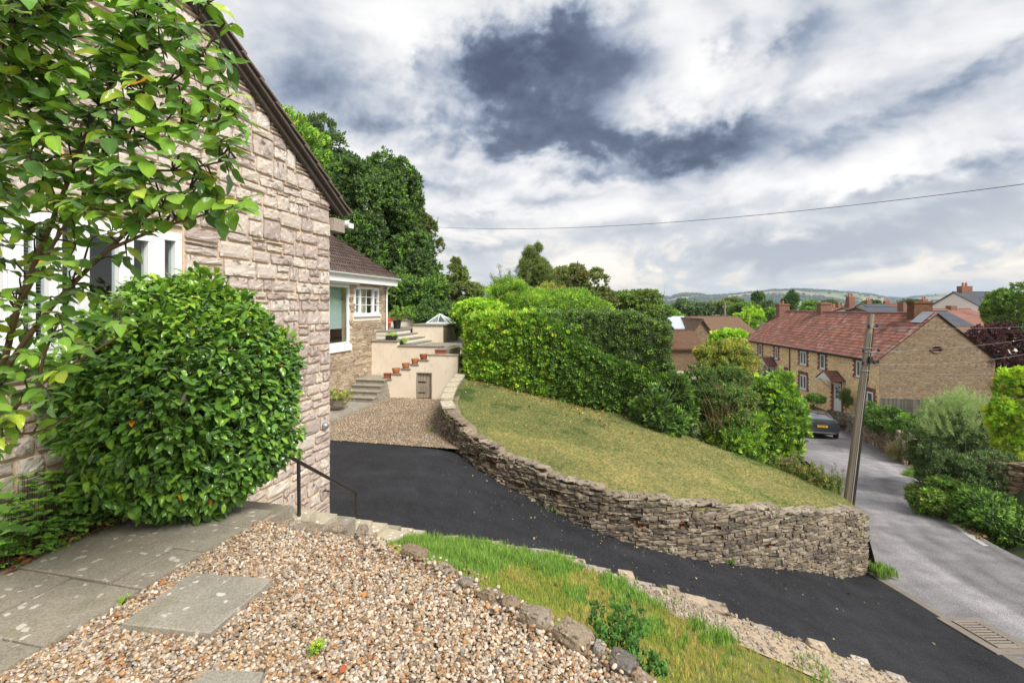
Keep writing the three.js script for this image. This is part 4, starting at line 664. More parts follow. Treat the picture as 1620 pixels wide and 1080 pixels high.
// ---------------------------------------------------------------- the rear wing
const AX = -4.87;
{
  const o = thing('rear_wing', 'low rear wing with white windows, white fascia and brown tiled roof', 'house', H(-6.5, -3.1, -8), -HT);
  const hb = (x0, y0, z0, x1, y1, z1, ch = 0) => { const q = box(x0, y0, z0, x1, y1, z1, ch); q.applyMatrix4(HM); return q; };
  const ze = -11.05, top = 0.92;
  const bz0 = hx(552.5, AX).z, bz1 = -6.9, by0 = -1.24, by1 = 0.72;      // tall window
  const cz0 = hx(599.5, AX).z, cz1 = hx(559.5, AX).z, cy0 = -0.30, cy1 = 0.70;   // small window
  const sh = new THREE.Shape([[-4, -3.4], [-4, top], [ze, top], [ze, -3.4]].map(([a, b]) => new THREE.Vector2(a, b)));
  for (const [a, b, c, d] of [[bz0, bz1, by0, by1], [cz0, cz1, cy0, cy1]]) sh.holes.push(new THREE.Path([[a, c], [b, c], [b, d], [a, d]].map(([p, q]) => new THREE.Vector2(p, q))));
  const g = new THREE.ExtrudeGeometry(sh, { depth: 0.28, bevelEnabled: false }); g.rotateY(-Math.PI / 2); g.translate(AX, 0, 0); g.applyMatrix4(HM); part(o, 'wall', boxUV(g), M.mortar);
  part(o, 'end_wall', hb(-9.4, -3.4, ze, AX - 0.281, top, ze + 0.28), M.mortar); part(o, 'inner_wall', hb(-9.4, -3.4, ze + 0.281, -9.1, top, -4), M.whiteMatt); part(o, 'inner_floor', hb(-9.09, -1.6, ze + 0.29, AX - 0.29, -1.5, -4), M.woodGrey); part(o, 'inner_ceiling', hb(-9.09, 0.9, ze + 0.29, AX - 0.29, 0.95, -4), M.whiteMatt);
  // small coursed stones of the wall: five to eight pixels each, joined
  const r = RNG(29), HN = new V3(1, 0, 0).transformDirection(HM), HZ = new V3(0, 0, -1).transformDirection(HM), list = [], tn = [[0.56, 0.46, 0.34], [0.46, 0.37, 0.27], [0.64, 0.55, 0.43], [0.38, 0.30, 0.22], [0.52, 0.43, 0.33], [0.60, 0.49, 0.36]].map((c) => lin(...scl(c, 1.25))), tm = tn.map((c) => stoneMat(c.r, c.g, c.b)), geos = [1, 2, 3, 4].map((k) => rockBlock(k * 2.1, 2, 1, 1, 0.06, 0.12));
  for (const [x, y, w, h] of coursedFill(92, 76, r, [1, 1, 2, 2], [3, 4, 5, 6, 7], 0.3)) {
    const z = ze + (x + w / 2) * 0.06, yy = -3.3 + (y + h / 2) * 0.055; if (yy > top - 0.03) continue; if (z > -5.9) continue;
    if ((z > bz0 - 0.06 && z < bz1 && yy > by0 - 0.24 && yy < by1 + 0.1) || (z > cz0 - 0.05 && z < cz1 + 0.05 && yy > cy0 - 0.22 && yy < cy1 + 0.04)) continue;
    const p = H(AX + 0.008 + 0.012 * r(), yy, z), hid = z > -7.8; list.push({ p, m: basis(HZ, Yup, HN, p, new V3(w * 0.06 - 0.012, h * 0.055 - 0.012, 0.05)), a: w * h * (hid ? 0.1 : 1), g: Math.floor(r() * 4), t: Math.floor(r() * 6) });
  }
  layStones(o, list, geos, tm, tn, 120);
  const wb = (a0, b0, a1, b1, w0, w1, c) => hb(AX - 0.06 + w0, b0, Math.min(a0, a1), AX - 0.06 + w1, b1, Math.max(a0, a1), c);
  windowUnit(o, wb, bz0, bz1, by0, by1, [[bz0 + 0.07, bz0 + 1.15, 1, 1, false], [bz0 + 1.22, bz1 - 0.07, 1, 1, true]], { f: 0.07, sill: 0.2, glass: M.glass });
  const cw = cz1 - cz0; windowUnit(o, wb, cz0, cz1, cy0, cy1, [[cz1 - 0.06 - cw * 0.2, cz1 - 0.06, 1, 3, true], [cz0 + cw * 0.27, cz1 - 0.08 - cw * 0.2, 2, 3, false], [cz0 + 0.06, cz0 + cw * 0.25, 1, 3, true]], { f: 0.06, sill: 0.05, glass: M.glass });
  part(o, 'window_panel', hb(AX - 0.02, cy0 - 0.2, cz0 - 0.04, AX + 0.03, cy0 - 0.055, cz1 + 0.04, 0.004), M.cream);
  part(o, 'blind', hb(AX - 0.24, -0.72, bz0 + 0.08, AX - 0.235, by1, bz1), mat({ color: lin(0.50, 0.55, 0.51), roughness: 0.9 })); part(o, 'curtain', [0, 1, 2, 3, 4].map((i) => { const q = new THREE.CylinderGeometry(0.035, 0.05, 0.9, 8); q.translate(AX - 0.2, 0.2, lerp(cz0 + 0.75, cz1 - 0.55, i / 4)); q.applyMatrix4(HM); return q; }), mat({ color: lin(0.7, 0.62, 0.45), roughness: 1 }));
  const az0 = hx(562, AX).z; part(o, 'awning_case', [hb(AX + 0.03, 0.735, az0, AX + 0.17, 0.85, bz1, 0.02), hb(AX + 0.02, 0.86, az0 + 0.1, AX + 0.1, 0.9, bz1)], M.white);
  // roof: rows of interlocking tiles, rising away from the white fascia
  const th = Math.atan(0.60), ex = AX + 0.36, ey = 1.09, zend = ze - 0.28;
  const sl = (s0, s1, n0, n1, z0, z1) => { const q = box(-s1, n0, z0, -s0, n1, z1, 0.004); q.rotateZ(-th); q.translate(ex, ey, 0); q.applyMatrix4(HM); return q; };
  const roof = new THREE.Group(); roof.name = 'roof'; o.add(roof); part(roof, 'deck', sl(0.02, 4.6, -0.03, -0.002, zend + 0.04, -2), M.verge);
  const tile = box(-0.37, 0, -0.147, 0, 0.02, 0.147, 0.005), roll = new THREE.CylinderGeometry(0.035, 0.035, 0.37, 6, 1, false, 0, Math.PI); roll.rotateZ(Math.PI / 2); roll.rotateX(-Math.PI / 2); roll.translate(-0.185, 0.012, -0.09); const roll2 = roll.clone().translate(0, 0, 0.15); const tg = merge([tile, roll, roll2].map((q) => q.index ? q.toNonIndexed() : q));
  const ms = [], cs = [], rt = RNG(8), q0 = new THREE.Quaternion().setFromEuler(new THREE.Euler(0, 0, -th - 0.06)); const qq = new THREE.Quaternion().setFromRotationMatrix(HM);
  for (let i = 0; i < 15; i++) for (let j = 0; j < 24; j++) { const s = i * 0.3 - 0.02, z = zend + 0.15 + j * 0.3, c = Math.cos(th), n = Math.sin(th); const p = H(ex - s * c, ey + s * n + 0.012, z); ms.push(trs(p, qq.clone().multiply(q0), new V3(1, 1, 1))); const k = rr(rt, 0.75, 1.2); cs.push(lin(0.31 * k, 0.225 * k, 0.19 * k)); }
  instanced(roof, 'roof_tiles', tg, mat({ map: T_grain, roughness: 0.9 }), ms, cs, 'stuff');
  part(roof, 'verge_strip', sl(-0.02, 4.6, -0.09, 0.0, zend - 0.02, zend + 0.035), M.verge); part(roof, 'ridge', sl(4.5, 4.75, 0, 0.1, zend, -2), M.tileBrown);
  part(o, 'fascia', [hb(ex - 0.05, 0.79, zend + 0.03, ex - 0.012, ey - 0.02, -3, 0.004), hb(AX - 0.3, 0.79, zend + 0.025, ex - 0.052, ey + 0.05, zend + 0.05)], M.white); part(o, 'soffit', hb(AX - 0.01, 0.80, zend + 0.052, ex - 0.052, 0.82, -3), M.white);
  const gut = new THREE.CylinderGeometry(0.06, 0.06, 9, 12, 1, true, 0, Math.PI); gut.rotateX(Math.PI / 2); gut.rotateZ(-Math.PI / 2); gut.translate(ex + 0.05, ey - 0.02, zend + 4.5); gut.applyMatrix4(HM); part(o, 'gutter', gut, M.white);
  part(o, 'gutter_end', hb(ex - 0.01, ey - 0.08, zend - 0.005, ex + 0.11, ey - 0.015, zend + 0.01), M.white);
  part(o, 'downpipe', [rod(H(ex, ey - 0.1, zend + 0.12), H(AX + 0.07, 0.68, ze + 0.1), 0.034), rod(H(AX + 0.07, 0.68, ze + 0.1), H(AX + 0.07, -1.25, ze + 0.1), 0.034)], M.white);
  // narrow paved strip and four steps along the wing
  const s = thing('side_steps', 'grey paved strip and four low steps along the rear wing wall', 'steps', H(-4.3, -3.1, -8.5), -HT);
  const slabG = (z0, z1) => hb(AX + 0.02, -3.08, z0 + 0.006, -3.72, -3.035, z1 - 0.006, 0.006); for (let z = -4.2; z > -7.9; z -= 0.62) part(s, 'slab', slabG(Math.max(z - 0.62, -7.95), z), M.slabGrey); part(s, 'kerb', hb(-3.718, -3.2, -7.95, -3.60, -3.05, -4, 0.01), M.slab);
  for (let i = 0; i < 4; i++) { const y = -3.035 + 0.145 * (i + 1); part(s, 'riser', hb(AX + 0.02, y - 0.2, -7.97 - i * 0.29, -3.72 + i * -0.03, y - 0.046, -9.85), M.slab); part(s, 'tread', hb(AX + 0.02, y - 0.045, -7.94 - i * 0.29, -3.70 - i * 0.03, y, i < 3 ? -8.26 - i * 0.29 : -9.86, 0.006), M.slabGrey); }
}
// ---------------------------------------------------------------- rendered terrace walls, steps, box planter
{
  const hb = (x0, y0, z0, x1, y1, z1, ch = 0) => { const q = box(x0, y0, z0, x1, y1, z1, ch); q.applyMatrix4(HM); return q; };
  const zf = -9.1, Q = (px, py) => { const { D, x } = hz(px, zf); return [x, yAt(py, D)]; };
  const front = thing('rendered_stair_wall', 'cream rendered wall with a stepped top and a small wooden door', 'wall', H(-2.9, -3.1, zf), -HT);
  const T = [[603.7, 600], [618.5, 600], [618.5, 592], [633.5, 592], [633.5, 584], [648, 584], [648, 577], [661, 577], [661, 570], [676.5, 570], [676.5, 561], [724, 561]].map(([a, b]) => Q(a, b));
  const door = [Q(658.5, 588.5), Q(683.5, 631)], pts = [Q(590.5, 633), Q(598, 613), Q(601, 601), ...T, Q(724, 640)];
  pts[0][1] = -3.3; pts[pts.length - 1][1] = -3.3; pts[pts.length - 1][0] = pts[pts.length - 2][0];
  const sh = new THREE.Shape(pts.map(([a, b]) => new THREE.Vector2(a, b))); sh.holes.push(new THREE.Path([[door[0][0], -3.09], [door[0][0], door[0][1]], [door[1][0], door[0][1]], [door[1][0], -3.09]].map(([a, b]) => new THREE.Vector2(a, b))));
  const g = new THREE.ExtrudeGeometry(sh, { depth: 0.16, bevelEnabled: false }); g.translate(0, 0, zf - 0.16); g.applyMatrix4(HM); part(front, 'wall', boxUV(g, 0.5), M.render);
  for (let i = 0; i < 6; i++) { const a = T[i * 2], b = T[i * 2 + 1]; part(front, 'coping', hb(a[0] + (i ? 0.004 : 0), a[1] - 0.005, zf - 0.19, b[0] + 0.04, a[1] + 0.03, zf + 0.035, 0.008), i === 5 ? M.slabLight : M.coping); }
  const dw = door[1][0] - door[0][0], dg = new THREE.Group(); dg.name = 'door'; front.add(dg);
  for (let i = 0; i < 5; i++) { const q = hb(door[0][0] + 0.03 + i * (dw - 0.06) / 5 + 0.004, -3.06, zf - 0.09, door[0][0] + 0.03 + (i + 1) * (dw - 0.06) / 5 - 0.004, door[0][1] - 0.03, zf - 0.055, 0.005); part(dg, 'plank', q, M.woodGrey); }
  part(dg, 'hinge_strap', [hb(door[0][0] + 0.03, -2.55, zf - 0.055, door[0][0] + 0.32, -2.51, zf - 0.045), hb(door[0][0] + 0.04, -2.90, zf - 0.055, door[0][0] + 0.3, -2.87, zf - 0.045)], M.metal); part(dg, 'backing', hb(door[0][0] + 0.01, -3.09, zf - 0.15, door[1][0] - 0.01, door[0][1] - 0.01, zf - 0.1), M.dark);
  part(dg, 'frame', [hb(door[0][0], -3.09, zf - 0.1, door[0][0] + 0.035, door[0][1], zf + 0.006), hb(door[1][0] - 0.035, -3.09, zf - 0.1, door[1][0], door[0][1], zf + 0.006), hb(door[0][0] + 0.035, door[0][1] - 0.035, zf - 0.1, door[1][0] - 0.035, door[0][1], zf + 0.006)], M.woodGrey);
  // stairs behind the stepped wall
  for (let i = 0; i < 6; i++) part(front, 'stair', hb(T[i * 2][0] - 0.05, T[i * 2][1] - 0.5, -9.88, T[i * 2 + 1][0] - 0.05, T[i * 2][1] - 0.06, zf - 0.2), M.slab);
  // rear retaining wall with coping
  const zb = -9.9, Qb = (px, py) => { const { D, x } = hz(px, zb); return [x, yAt(py, D)]; };
  const back = thing('terrace_wall', 'taller cream rendered wall behind the stepped one, carrying the upper terrace', 'wall', H(-3.2, -3.1, zb), -HT), b0 = Qb(587, 540), b1 = Qb(628.5, 540), b2 = Qb(628.5, 547.5), b3 = Qb(697.5, 547.5);
  part(back, 'wall', [hb(AX + 0.012, -3.2, zb - 0.25, b1[0], b0[1], zb), hb(b1[0] + 0.001, -3.2, zb - 0.25, b3[0], b2[1], zb)], M.render);
  part(back, 'coping', hb(AX + 0.012, b0[1] + 0.001, zb - 0.5, b1[0] + 0.02, b0[1] + 0.04, zb + 0.04, 0.008), M.coping); part(back, 'coping', hb(b1[0] + 0.022, b2[1] + 0.001, zb - 0.28, b3[0] + 0.03, b2[1] + 0.035, zb + 0.04, 0.008), M.coping);
  part(back, 'side_wall', hb(b3[0] - 0.2, -3.2, zb - 2.2, b3[0] - 0.001, b2[1] - 0.06, zb - 0.26), M.render);
  part(back, 'terrace_floor', [hb(AX + 0.02, -1.6, -14, b3[0] + 0.1, b2[1] - 0.02, zb - 0.29), hb(b3[0] + 0.04, -2.2, zb - 0.6, b3[0] + 0.5, b2[1] - 0.025, zf - 0.2)], M.slab);
  // upper steps climbing to the left
  const up = thing('terrace_steps', 'four pale stone steps with dark edges climbing left on the upper terrace', 'steps', H(-4, -1.4, -11), -HT);
  for (let i = 0; i < 4; i++) { const x = -3.45 - i * 0.3, y = -1.34 + i * 0.15; part(up, 'riser', hb(-5.2, y - 0.16, -10.25, x, y - 0.031, -12.1), M.cream); part(up, 'tread', hb(i < 3 ? x - 0.33 : -8, y - 0.03, -10.23, x + 0.03, y, i < 3 ? -12.1 : -14, 0.006), M.coping); }
  const zx = -12.1, K = (px) => hz(px, zx).x, x0 = K(652.5), x1 = K(701), D0 = hz(676, zx).D, yt = yAt(513.5, D0);
  const bx = thing('rendered_box', 'large cream rendered box with flat coping and a mossy dark side', 'planter box', H((x0 + x1) / 2, -1.5, -12.9), -HT);
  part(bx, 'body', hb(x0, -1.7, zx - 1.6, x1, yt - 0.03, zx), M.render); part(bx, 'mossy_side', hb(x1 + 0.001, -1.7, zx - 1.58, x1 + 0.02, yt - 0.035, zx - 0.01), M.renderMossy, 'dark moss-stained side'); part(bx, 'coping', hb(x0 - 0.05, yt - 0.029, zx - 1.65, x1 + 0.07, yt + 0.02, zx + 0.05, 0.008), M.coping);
  const rw = thing('upper_wall', 'low cream wall at the back of the upper terrace behind the potted shrub', 'wall', H(-4.6, -0.9, -14.1), -HT); part(rw, 'wall', hb(-7.5, -1.2, -14.3, x0 + 0.25, -0.62, -14.05), M.render); part(rw, 'coping', hb(-7.5, -0.619, -14.35, x0 + 0.3, -0.575, -14.0, 0.008), M.coping);
  // glass roof lantern on the box
  const zl = zx - 0.8, c = H((x0 + x1) / 2 + 0.28, yt + 0.022, zl), la = thing('roof_lantern', 'small pyramid glass roof lantern with white bars on the rendered box', 'roof lantern', c, -HT);
  const hw = 0.46, apx = [-0.08, 0.40, 0], cor = [[-hw, 0.05, hw], [hw, 0.05, hw], [hw, 0.05, -hw], [-hw, 0.05, -hw]], wv = (q) => { const t = new V3(...q).applyMatrix4(new M4().makeRotationY(-HT)); return t.add(c); };
  part(la, 'kerb', (() => { const q = box(-hw - 0.04, 0, -hw - 0.04, hw + 0.04, 0.05, hw + 0.04, 0.008); q.applyMatrix4(new M4().makeRotationY(-HT).setPosition(c)); return q; })(), M.white);
  for (let i = 0; i < 4; i++) { const a = wv(cor[i]), b = wv(cor[(i + 1) % 4]), t = wv(apx); part(la, 'bar', rod(a, t, 0.018, 6), M.white); const gg = new THREE.BufferGeometry().setFromPoints([a, b, t]); gg.setIndex([0, 1, 2]); gg.computeVertexNormals(); part(la, 'pane', gg, M.glass); for (const f of [0.5]) part(la, 'bar', rod(a.clone().lerp(b, f), t, 0.012, 6), M.white); }
  // pots standing on the steps of the wall
  const pot = (px, py, w, h, kind, label, m) => {
    const { D, x } = hz(px, zf - 0.07), y = yAt(py, D) + 0.002, k = D / FOCAL, c = H(x, y, zf - 0.07), o = thing(kind === 'trough' ? 'clay_trough' : 'clay_pot', label, kind === 'trough' ? 'planter' : 'flower pot', c, -HT, kind === 'bowl' ? 'terracotta pots on the stepped wall' : undefined), W = w * k, Hh = h * k;
    if (kind === 'trough') { const q = box(-W * 0.46, 0, -0.07, W * 0.46, Hh * 0.8, 0.07, 0.01), q2 = box(-W / 2, Hh * 0.8 + 0.001, -0.09, W / 2, Hh, 0.09, 0.012); [q, q2].forEach((t) => t.applyMatrix4(new M4().makeRotationY(-HT).setPosition(c))); part(o, 'body', q, m); part(o, 'rim', q2, m); }
    else { const pr = [[0, 0.02], [0.30, 0], [0.36, 0.05], [0.47, 0.45], [0.49, 0.72]].map(([a, b]) => new THREE.Vector2(a * W, b * Hh)), rim = [[0.49, 0.72], [0.53, 0.76], [0.53, 0.98], [0.5, 1], [0.46, 0.97], [0.45, 0.8]].map(([a, b]) => new THREE.Vector2(a * W, b * Hh)); for (const [n, p] of [['body', pr], ['rim', rim]]) { const q = new THREE.LatheGeometry(p, 20); q.translate(c.x, c.y, c.z); part(o, n, boxUV(q), m); } const s = new THREE.CircleGeometry(W * 0.46, 14); s.rotateX(-Math.PI / 2); s.translate(c.x, c.y + Hh * 0.86, c.z); part(o, 'soil', s, M.earth); }
  };
  pot(612.6, 599, 10.5, 9, 'trough', 'small square dark terracotta trough on the lowest step of the wall', M.terracottaDark);
  pot(626.4, 591, 12, 9, 'bowl', 'round bright terracotta pot on the second step, next above the square trough', M.terracotta);
  pot(641.7, 583, 11.5, 9, 'bowl', 'round terracotta pot in the middle of the stepped wall', M.terracotta);
  pot(656.3, 576, 11, 9, 'bowl', 'round terracotta pot on the second highest step above the door', M.terracotta);
  pot(670, 569, 12, 9, 'bowl', 'darker round terracotta pot on the highest step', M.terracottaDark);
  pot(697, 560, 18, 7, 'trough', 'long terracotta trough on the flat top of the stepped wall', M.terracottaDark);
}

// ---------------------------------------------------------------- the terrace of stone cottages by the lane
const KX = 22.8, KD = 30, CT = Math.atan(0.047);           // near corner, turn: local x runs right along the gable, z' = away along the front
const CM = new M4().makeRotationY(-CT).setPosition(KX, 0, -KD);
const C = (x, y, a) => new V3(x, y, -a).applyMatrix4(CM);   // a: metres away along the front wall
const cb = (x0, y0, a0, x1, y1, a1, ch = 0, s = 0.5) => { const q = box(x0, y0, -a1, x1, y1, -a0, ch, s); q.applyMatrix4(CM); return q; };
const frontA = (px) => { const k = (px - CX) / FOCAL; const t = Math.tan(CT); return ((k * KD - KX) / (t - k)) / Math.cos(CT); };  // pixel column to metres along the front
const frontY = (py, a) => yAt(py, KD + a * Math.cos(CT));
const EAVE = -3.27, RIDGE = -0.47, GND = -7.6, GW = 6.9, FL = 18.4;
{
  const o = thing('stone_cottages', 'terrace of golden stone cottages with a long red tiled roof and brick-edged windows', 'house', C(3.4, GND, 9), -CT);
  // openings of the front wall, measured along it
  const up = [[1203, 0.62], [1228.5, 0.5], [1271, 0.92], [1301.5, 0.62], [1362, 0.9]].map(([px, w]) => ({ a: frontA(px), w, y0: -4.62, y1: -3.55 }));
  const low = [[1271, 0.95], [1243, 0.5], [1372, 1.15], [1206, 0.9]].map(([px, w]) => ({ a: frontA(px), w, y0: -6.55, y1: -5.42 }));
  const doors = [[1325, 0.92], [1222, 0.9]].map(([px, w]) => ({ a: frontA(px), w, y0: -7.48, y1: -5.38, door: true }));
  const all = [...up, ...low, ...doors];
  const sh = new THREE.Shape([[0, GND - 0.6], [FL, GND - 0.6], [FL, EAVE], [0, EAVE]].map(([a, b]) => new THREE.Vector2(a, b)));
  for (const q of all) sh.holes.push(new THREE.Path([[q.a - q.w / 2, q.y0], [q.a + q.w / 2, q.y0], [q.a + q.w / 2, q.y1], [q.a - q.w / 2, q.y1]].map(([a, b]) => new THREE.Vector2(a, b))));
  let g = new THREE.ExtrudeGeometry(sh, { depth: 0.4, bevelEnabled: false }); g.rotateY(Math.PI / 2); g.applyMatrix4(CM); part(o, 'front_wall', boxUV(g, 0.42), M.rubble);
  const gs = new THREE.Shape([[0.401, GND - 0.8], [GW, GND - 0.8], [GW, EAVE - 0.02], [GW / 2, RIDGE - 0.02], [0.401, EAVE + 0.3]].map(([a, b]) => new THREE.Vector2(a, b)));
  gs.holes.push(new THREE.Path(Array.from({ length: 17 }, (_, i) => new THREE.Vector2(3.42 + 0.37 * Math.cos(-i * Math.PI / 8), -2.64 + 0.2 * Math.sin(-i * Math.PI / 8)))));
  g = new THREE.ExtrudeGeometry(gs, { depth: 0.35, bevelEnabled: false }); g.translate(0, 0, -0.35); g.applyMatrix4(CM); part(o, 'gable_wall', boxUV(g, 0.42), M.rubbleGrey);
  const corner = new THREE.Shape([[0, GND - 0.6], [0.4, GND - 0.6], [0.4, EAVE + 0.3], [0, EAVE]].map(([a, b]) => new THREE.Vector2(a, b))); g = new THREE.ExtrudeGeometry(corner, { depth: 0.012, bevelEnabled: false }); g.translate(0, 0, 0.001); g.applyMatrix4(CM); part(o, 'gable_edge', boxUV(g, 0.42), M.rubbleGrey);
  part(o, 'rear_wall', [cb(GW - 0.4, GND, 0.36, GW, EAVE, FL), cb(0.41, GND, FL - 0.3, GW - 0.41, EAVE, FL)], M.rubble);
  const fg = new THREE.Shape([[0, EAVE], [GW, EAVE], [GW / 2, RIDGE - 0.02]].map(([a, b]) => new THREE.Vector2(a, b))); g = new THREE.ExtrudeGeometry(fg, { depth: 0.3, bevelEnabled: false }); g.translate(0, 0, -FL); g.applyMatrix4(CM); part(o, 'rear_gable', boxUV(g, 0.42), M.rubble);
  { const q = new THREE.TorusGeometry(1, 0.13, 6, 20); q.scale(0.36, 0.2, 0.5); q.translate(3.42, -2.64, 0.0); q.applyMatrix4(CM); part(o, 'oval_surround', q, M.brick); const d = new THREE.CircleGeometry(0.36, 18); d.scale(1, 0.55, 1); d.translate(3.42, -2.64, -0.07); d.applyMatrix4(CM); part(o, 'oval_infill', boxUV(d), mat({ color: lin(0.10, 0.042, 0.03), map: T_grain })); const li = box(3.2, -2.83, -0.02, 3.6, -2.77, 0.02); li.applyMatrix4(CM); part(o, 'oval_sill', li, M.slab); }
  // windows with brick surrounds
  const wb = (a0, b0, a1, b1, w0, w1, c) => cb(0.05 - w1, b0, Math.min(a0, a1), 0.05 - w0 + 0.0, b1, Math.max(a0, a1), c);
  const brickMats = [[0.36, 0.13, 0.085], [0.31, 0.105, 0.07], [0.42, 0.17, 0.11], [0.27, 0.10, 0.075]].map((c) => mat({ color: lin(...c), map: T_grain })), r = RNG(61);
  const quoin = (q, pr) => {
    const n = Math.round((q.y1 - q.y0) / 0.15), hh = (q.y1 - q.y0) / n;
    for (const sd of [-1, 1]) for (let i = 0; i < n; i++) { const w = i % 2 ? 0.21 : 0.34, e = q.a + sd * q.w / 2, y = q.y0 + i * hh; part(pr, 'brick', cb(-0.012, y + 0.004, sd > 0 ? e : e - w, 0.2, y + hh - 0.004, sd > 0 ? e + w : e, 0.004), pick(r, brickMats)); }
    const m = Math.round((q.w + 0.5) / 0.085), ww = (q.w + 0.5) / m; for (let i = 0; i < m; i++) { const a = q.a - q.w / 2 - 0.25 + i * ww; part(pr, 'brick', cb(-0.014, q.y1 + 0.002, a + 0.003, 0.2, q.y1 + 0.26, a + ww - 0.003, 0.004), pick(r, brickMats)); }
    if (!q.door) part(pr, 'brick_sill', cb(-0.03, q.y0 - 0.09, q.a - q.w / 2 - 0.32, 0.2, q.y0 - 0.003, q.a + q.w / 2 + 0.32, 0.006), M.brick);
  };
  for (const q of [...up, ...low]) {
    const sr = new THREE.Group(); sr.name = 'brick_surround'; o.add(sr); quoin(q, sr);
    const x0 = q.a - q.w / 2, x1 = q.a + q.w / 2, two = q.w > 0.8;
    windowUnit(o, wb, x0, x1, q.y0, q.y1, two ? [[x0 + 0.05, q.a - 0.02, 1, 1, true], [q.a + 0.02, x1 - 0.05, 1, 1, true]] : [[x0 + 0.05, x1 - 0.05, 1, 1, true]], { f: 0.05, sill: 0.04, fd: 0.06 });
    part(o, 'window_reveal', cb(0.2, q.y0, x0 - 0.02, 0.3, q.y1, x1 + 0.02), M.dark);
  }
  for (const [i, q] of doors.entries()) {
    const sr = new THREE.Group(); sr.name = 'brick_surround'; o.add(sr); quoin(q, sr); const d = new THREE.Group(); d.name = 'door'; o.add(d); const x0 = q.a - q.w / 2, x1 = q.a + q.w / 2;
    part(d, 'leaf', cb(0.05, q.y0, x0 + 0.05, 0.09, q.y1 - 0.05, x1 - 0.05, 0.004), M.white); part(d, 'frame', [cb(0.03, q.y0, x0, 0.12, q.y1, x0 + 0.048), cb(0.03, q.y0, x1 - 0.048, 0.12, q.y1, x1), cb(0.03, q.y1 - 0.048, x0 + 0.049, 0.12, q.y1, x1 - 0.049)], M.white);
    for (let a = 0; a < 2; a++) for (let b = 0; b < 3; b++) part(d, 'pane', cb(0.044, q.y0 + 1.0 + b * 0.3, q.a - 0.28 + a * 0.29, 0.052, q.y0 + 1.26 + b * 0.3, q.a - 0.03 + a * 0.29), M.glassDim);
    part(d, 'handle', cb(0.02, q.y0 + 0.95, x1 - 0.16, 0.048, q.y0 + 1.0, x1 - 0.1, 0.004), M.galv);
    // gabled porch canopy on brackets
    const pg = new THREE.Group(); pg.name = 'porch'; o.add(pg); const ht = q.y1 + 0.22, ap = ht + 0.62, hw = 0.95, dp = 0.95;
    const tri = new THREE.Shape([[-hw + 0.1, ht + 0.02], [hw - 0.1, ht + 0.02], [0, ap - 0.06]].map(([a, b]) => new THREE.Vector2(a, b))); const tg = new THREE.ExtrudeGeometry(tri, { depth: 0.04, bevelEnabled: false }); tg.rotateY(-Math.PI / 2); tg.translate(-dp + 0.04, 0, -q.a); tg.applyMatrix4(CM); part(pg, 'gablet', tg, M.white);
    for (const sd of [-1, 1]) { const L = Math.hypot(hw, ap - ht), an = Math.atan2(ap - ht, hw); for (let k = 0; k < 6; k++) for (let m = 0; m < 4; m++) part(pg, 'roof_tile', porchTile(k, m, sd, L, an, dp, ap, q.a), sd < 0 || k > 4 ? M.slate : pick(r, tileMats())); }
    part(pg, 'post', [cb(-dp + 0.06, ht - 0.9, q.a - 0.72, -dp + 0.14, ht, q.a - 0.64).translate(0, 0, 0), cb(-0.05, ht - 0.75, q.a - 0.72, -0.02, ht, q.a - 0.64), cb(-0.05, ht - 0.75, q.a + 0.64, -0.02, ht, q.a + 0.72)].slice(1), M.white);
    for (const sd of [-1, 1]) { part(pg, 'bracket', rod(C(-0.03, ht - 0.75, q.a + sd * 0.68), C(-dp + 0.1, ht - 0.02, q.a + sd * 0.68), 0.035, 6), M.white); part(pg, 'beam', cb(-dp + 0.06, ht - 0.05, q.a + sd * 0.68 - 0.035, -0.019, ht + 0.02, q.a + sd * 0.68 + 0.035), M.white); }
  }
  function tileMats() { return [M.tileA ??= mat({ color: lin(0.23, 0.105, 0.08), map: T_grain }), M.tileB ??= mat({ color: lin(0.31, 0.13, 0.09), map: T_grain })]; }
  function porchTile(k, m, sd, L, an, dp, ap, a) { const t = new THREE.BoxGeometry(0.155, 0.035, L / 4 + 0.03); t.translate(-dp - 0.02 + (k + 0.5) * 0.165, 0.02, 0); const s = (m + 0.5) * L / 4; t.rotateX(sd * (an - 0.06)); t.translate(0, ap - s * Math.sin(an), sd * s * Math.cos(an) - a); t.applyMatrix4(CM); return boxUV(t); }
  // long roof of red clay tiles
  const th = Math.atan((RIDGE - EAVE) / (GW / 2)), roof = new THREE.Group(); roof.name = 'roof'; o.add(roof);
  const L = (GW / 2) / Math.cos(th), ov = 0.22, rt = RNG(71), ms = [], cs = [], tg = new THREE.BufferGeometry();
  { const prof = [[-0.125, 0.028], [-0.085, 0.045], [-0.045, 0.03], [-0.02, 0.006], [0.06, 0.0], [0.10, 0.012], [0.125, 0.03]], pos = [], ix = []; for (const [a, h] of prof) pos.push(0, h + 0.03, a, 0.36, h, a); for (const [a, h] of prof) pos.push(0, h + 0.03, a, 0, h + 0.005, a); for (let i = 0; i < 6; i++) { const k = i * 2; ix.push(k, k + 1, k + 2, k + 2, k + 1, k + 3); const j = 14 + k; ix.push(j, j + 2, j + 1, j + 1, j + 2, j + 3); } tg.setAttribute('position', new THREE.Float32BufferAttribute(pos, 3)); tg.setAttribute('uv', new THREE.Float32BufferAttribute(pos.map((_, i) => i).filter((i) => i % 3 < 2).map((i) => pos[i - (i % 3) + (i % 3 === 0 ? 0 : 2)]), 2)); tg.setIndex(ix); tg.computeVertexNormals(); }
  const qm = new THREE.Quaternion().setFromRotationMatrix(CM), qs = qm.clone().multiply(new THREE.Quaternion().setFromEuler(new THREE.Euler(0, 0, th)));
  const nr = 15, nc = Math.round((FL + 0.3) / 0.235), rowL = (L + ov) / nr;
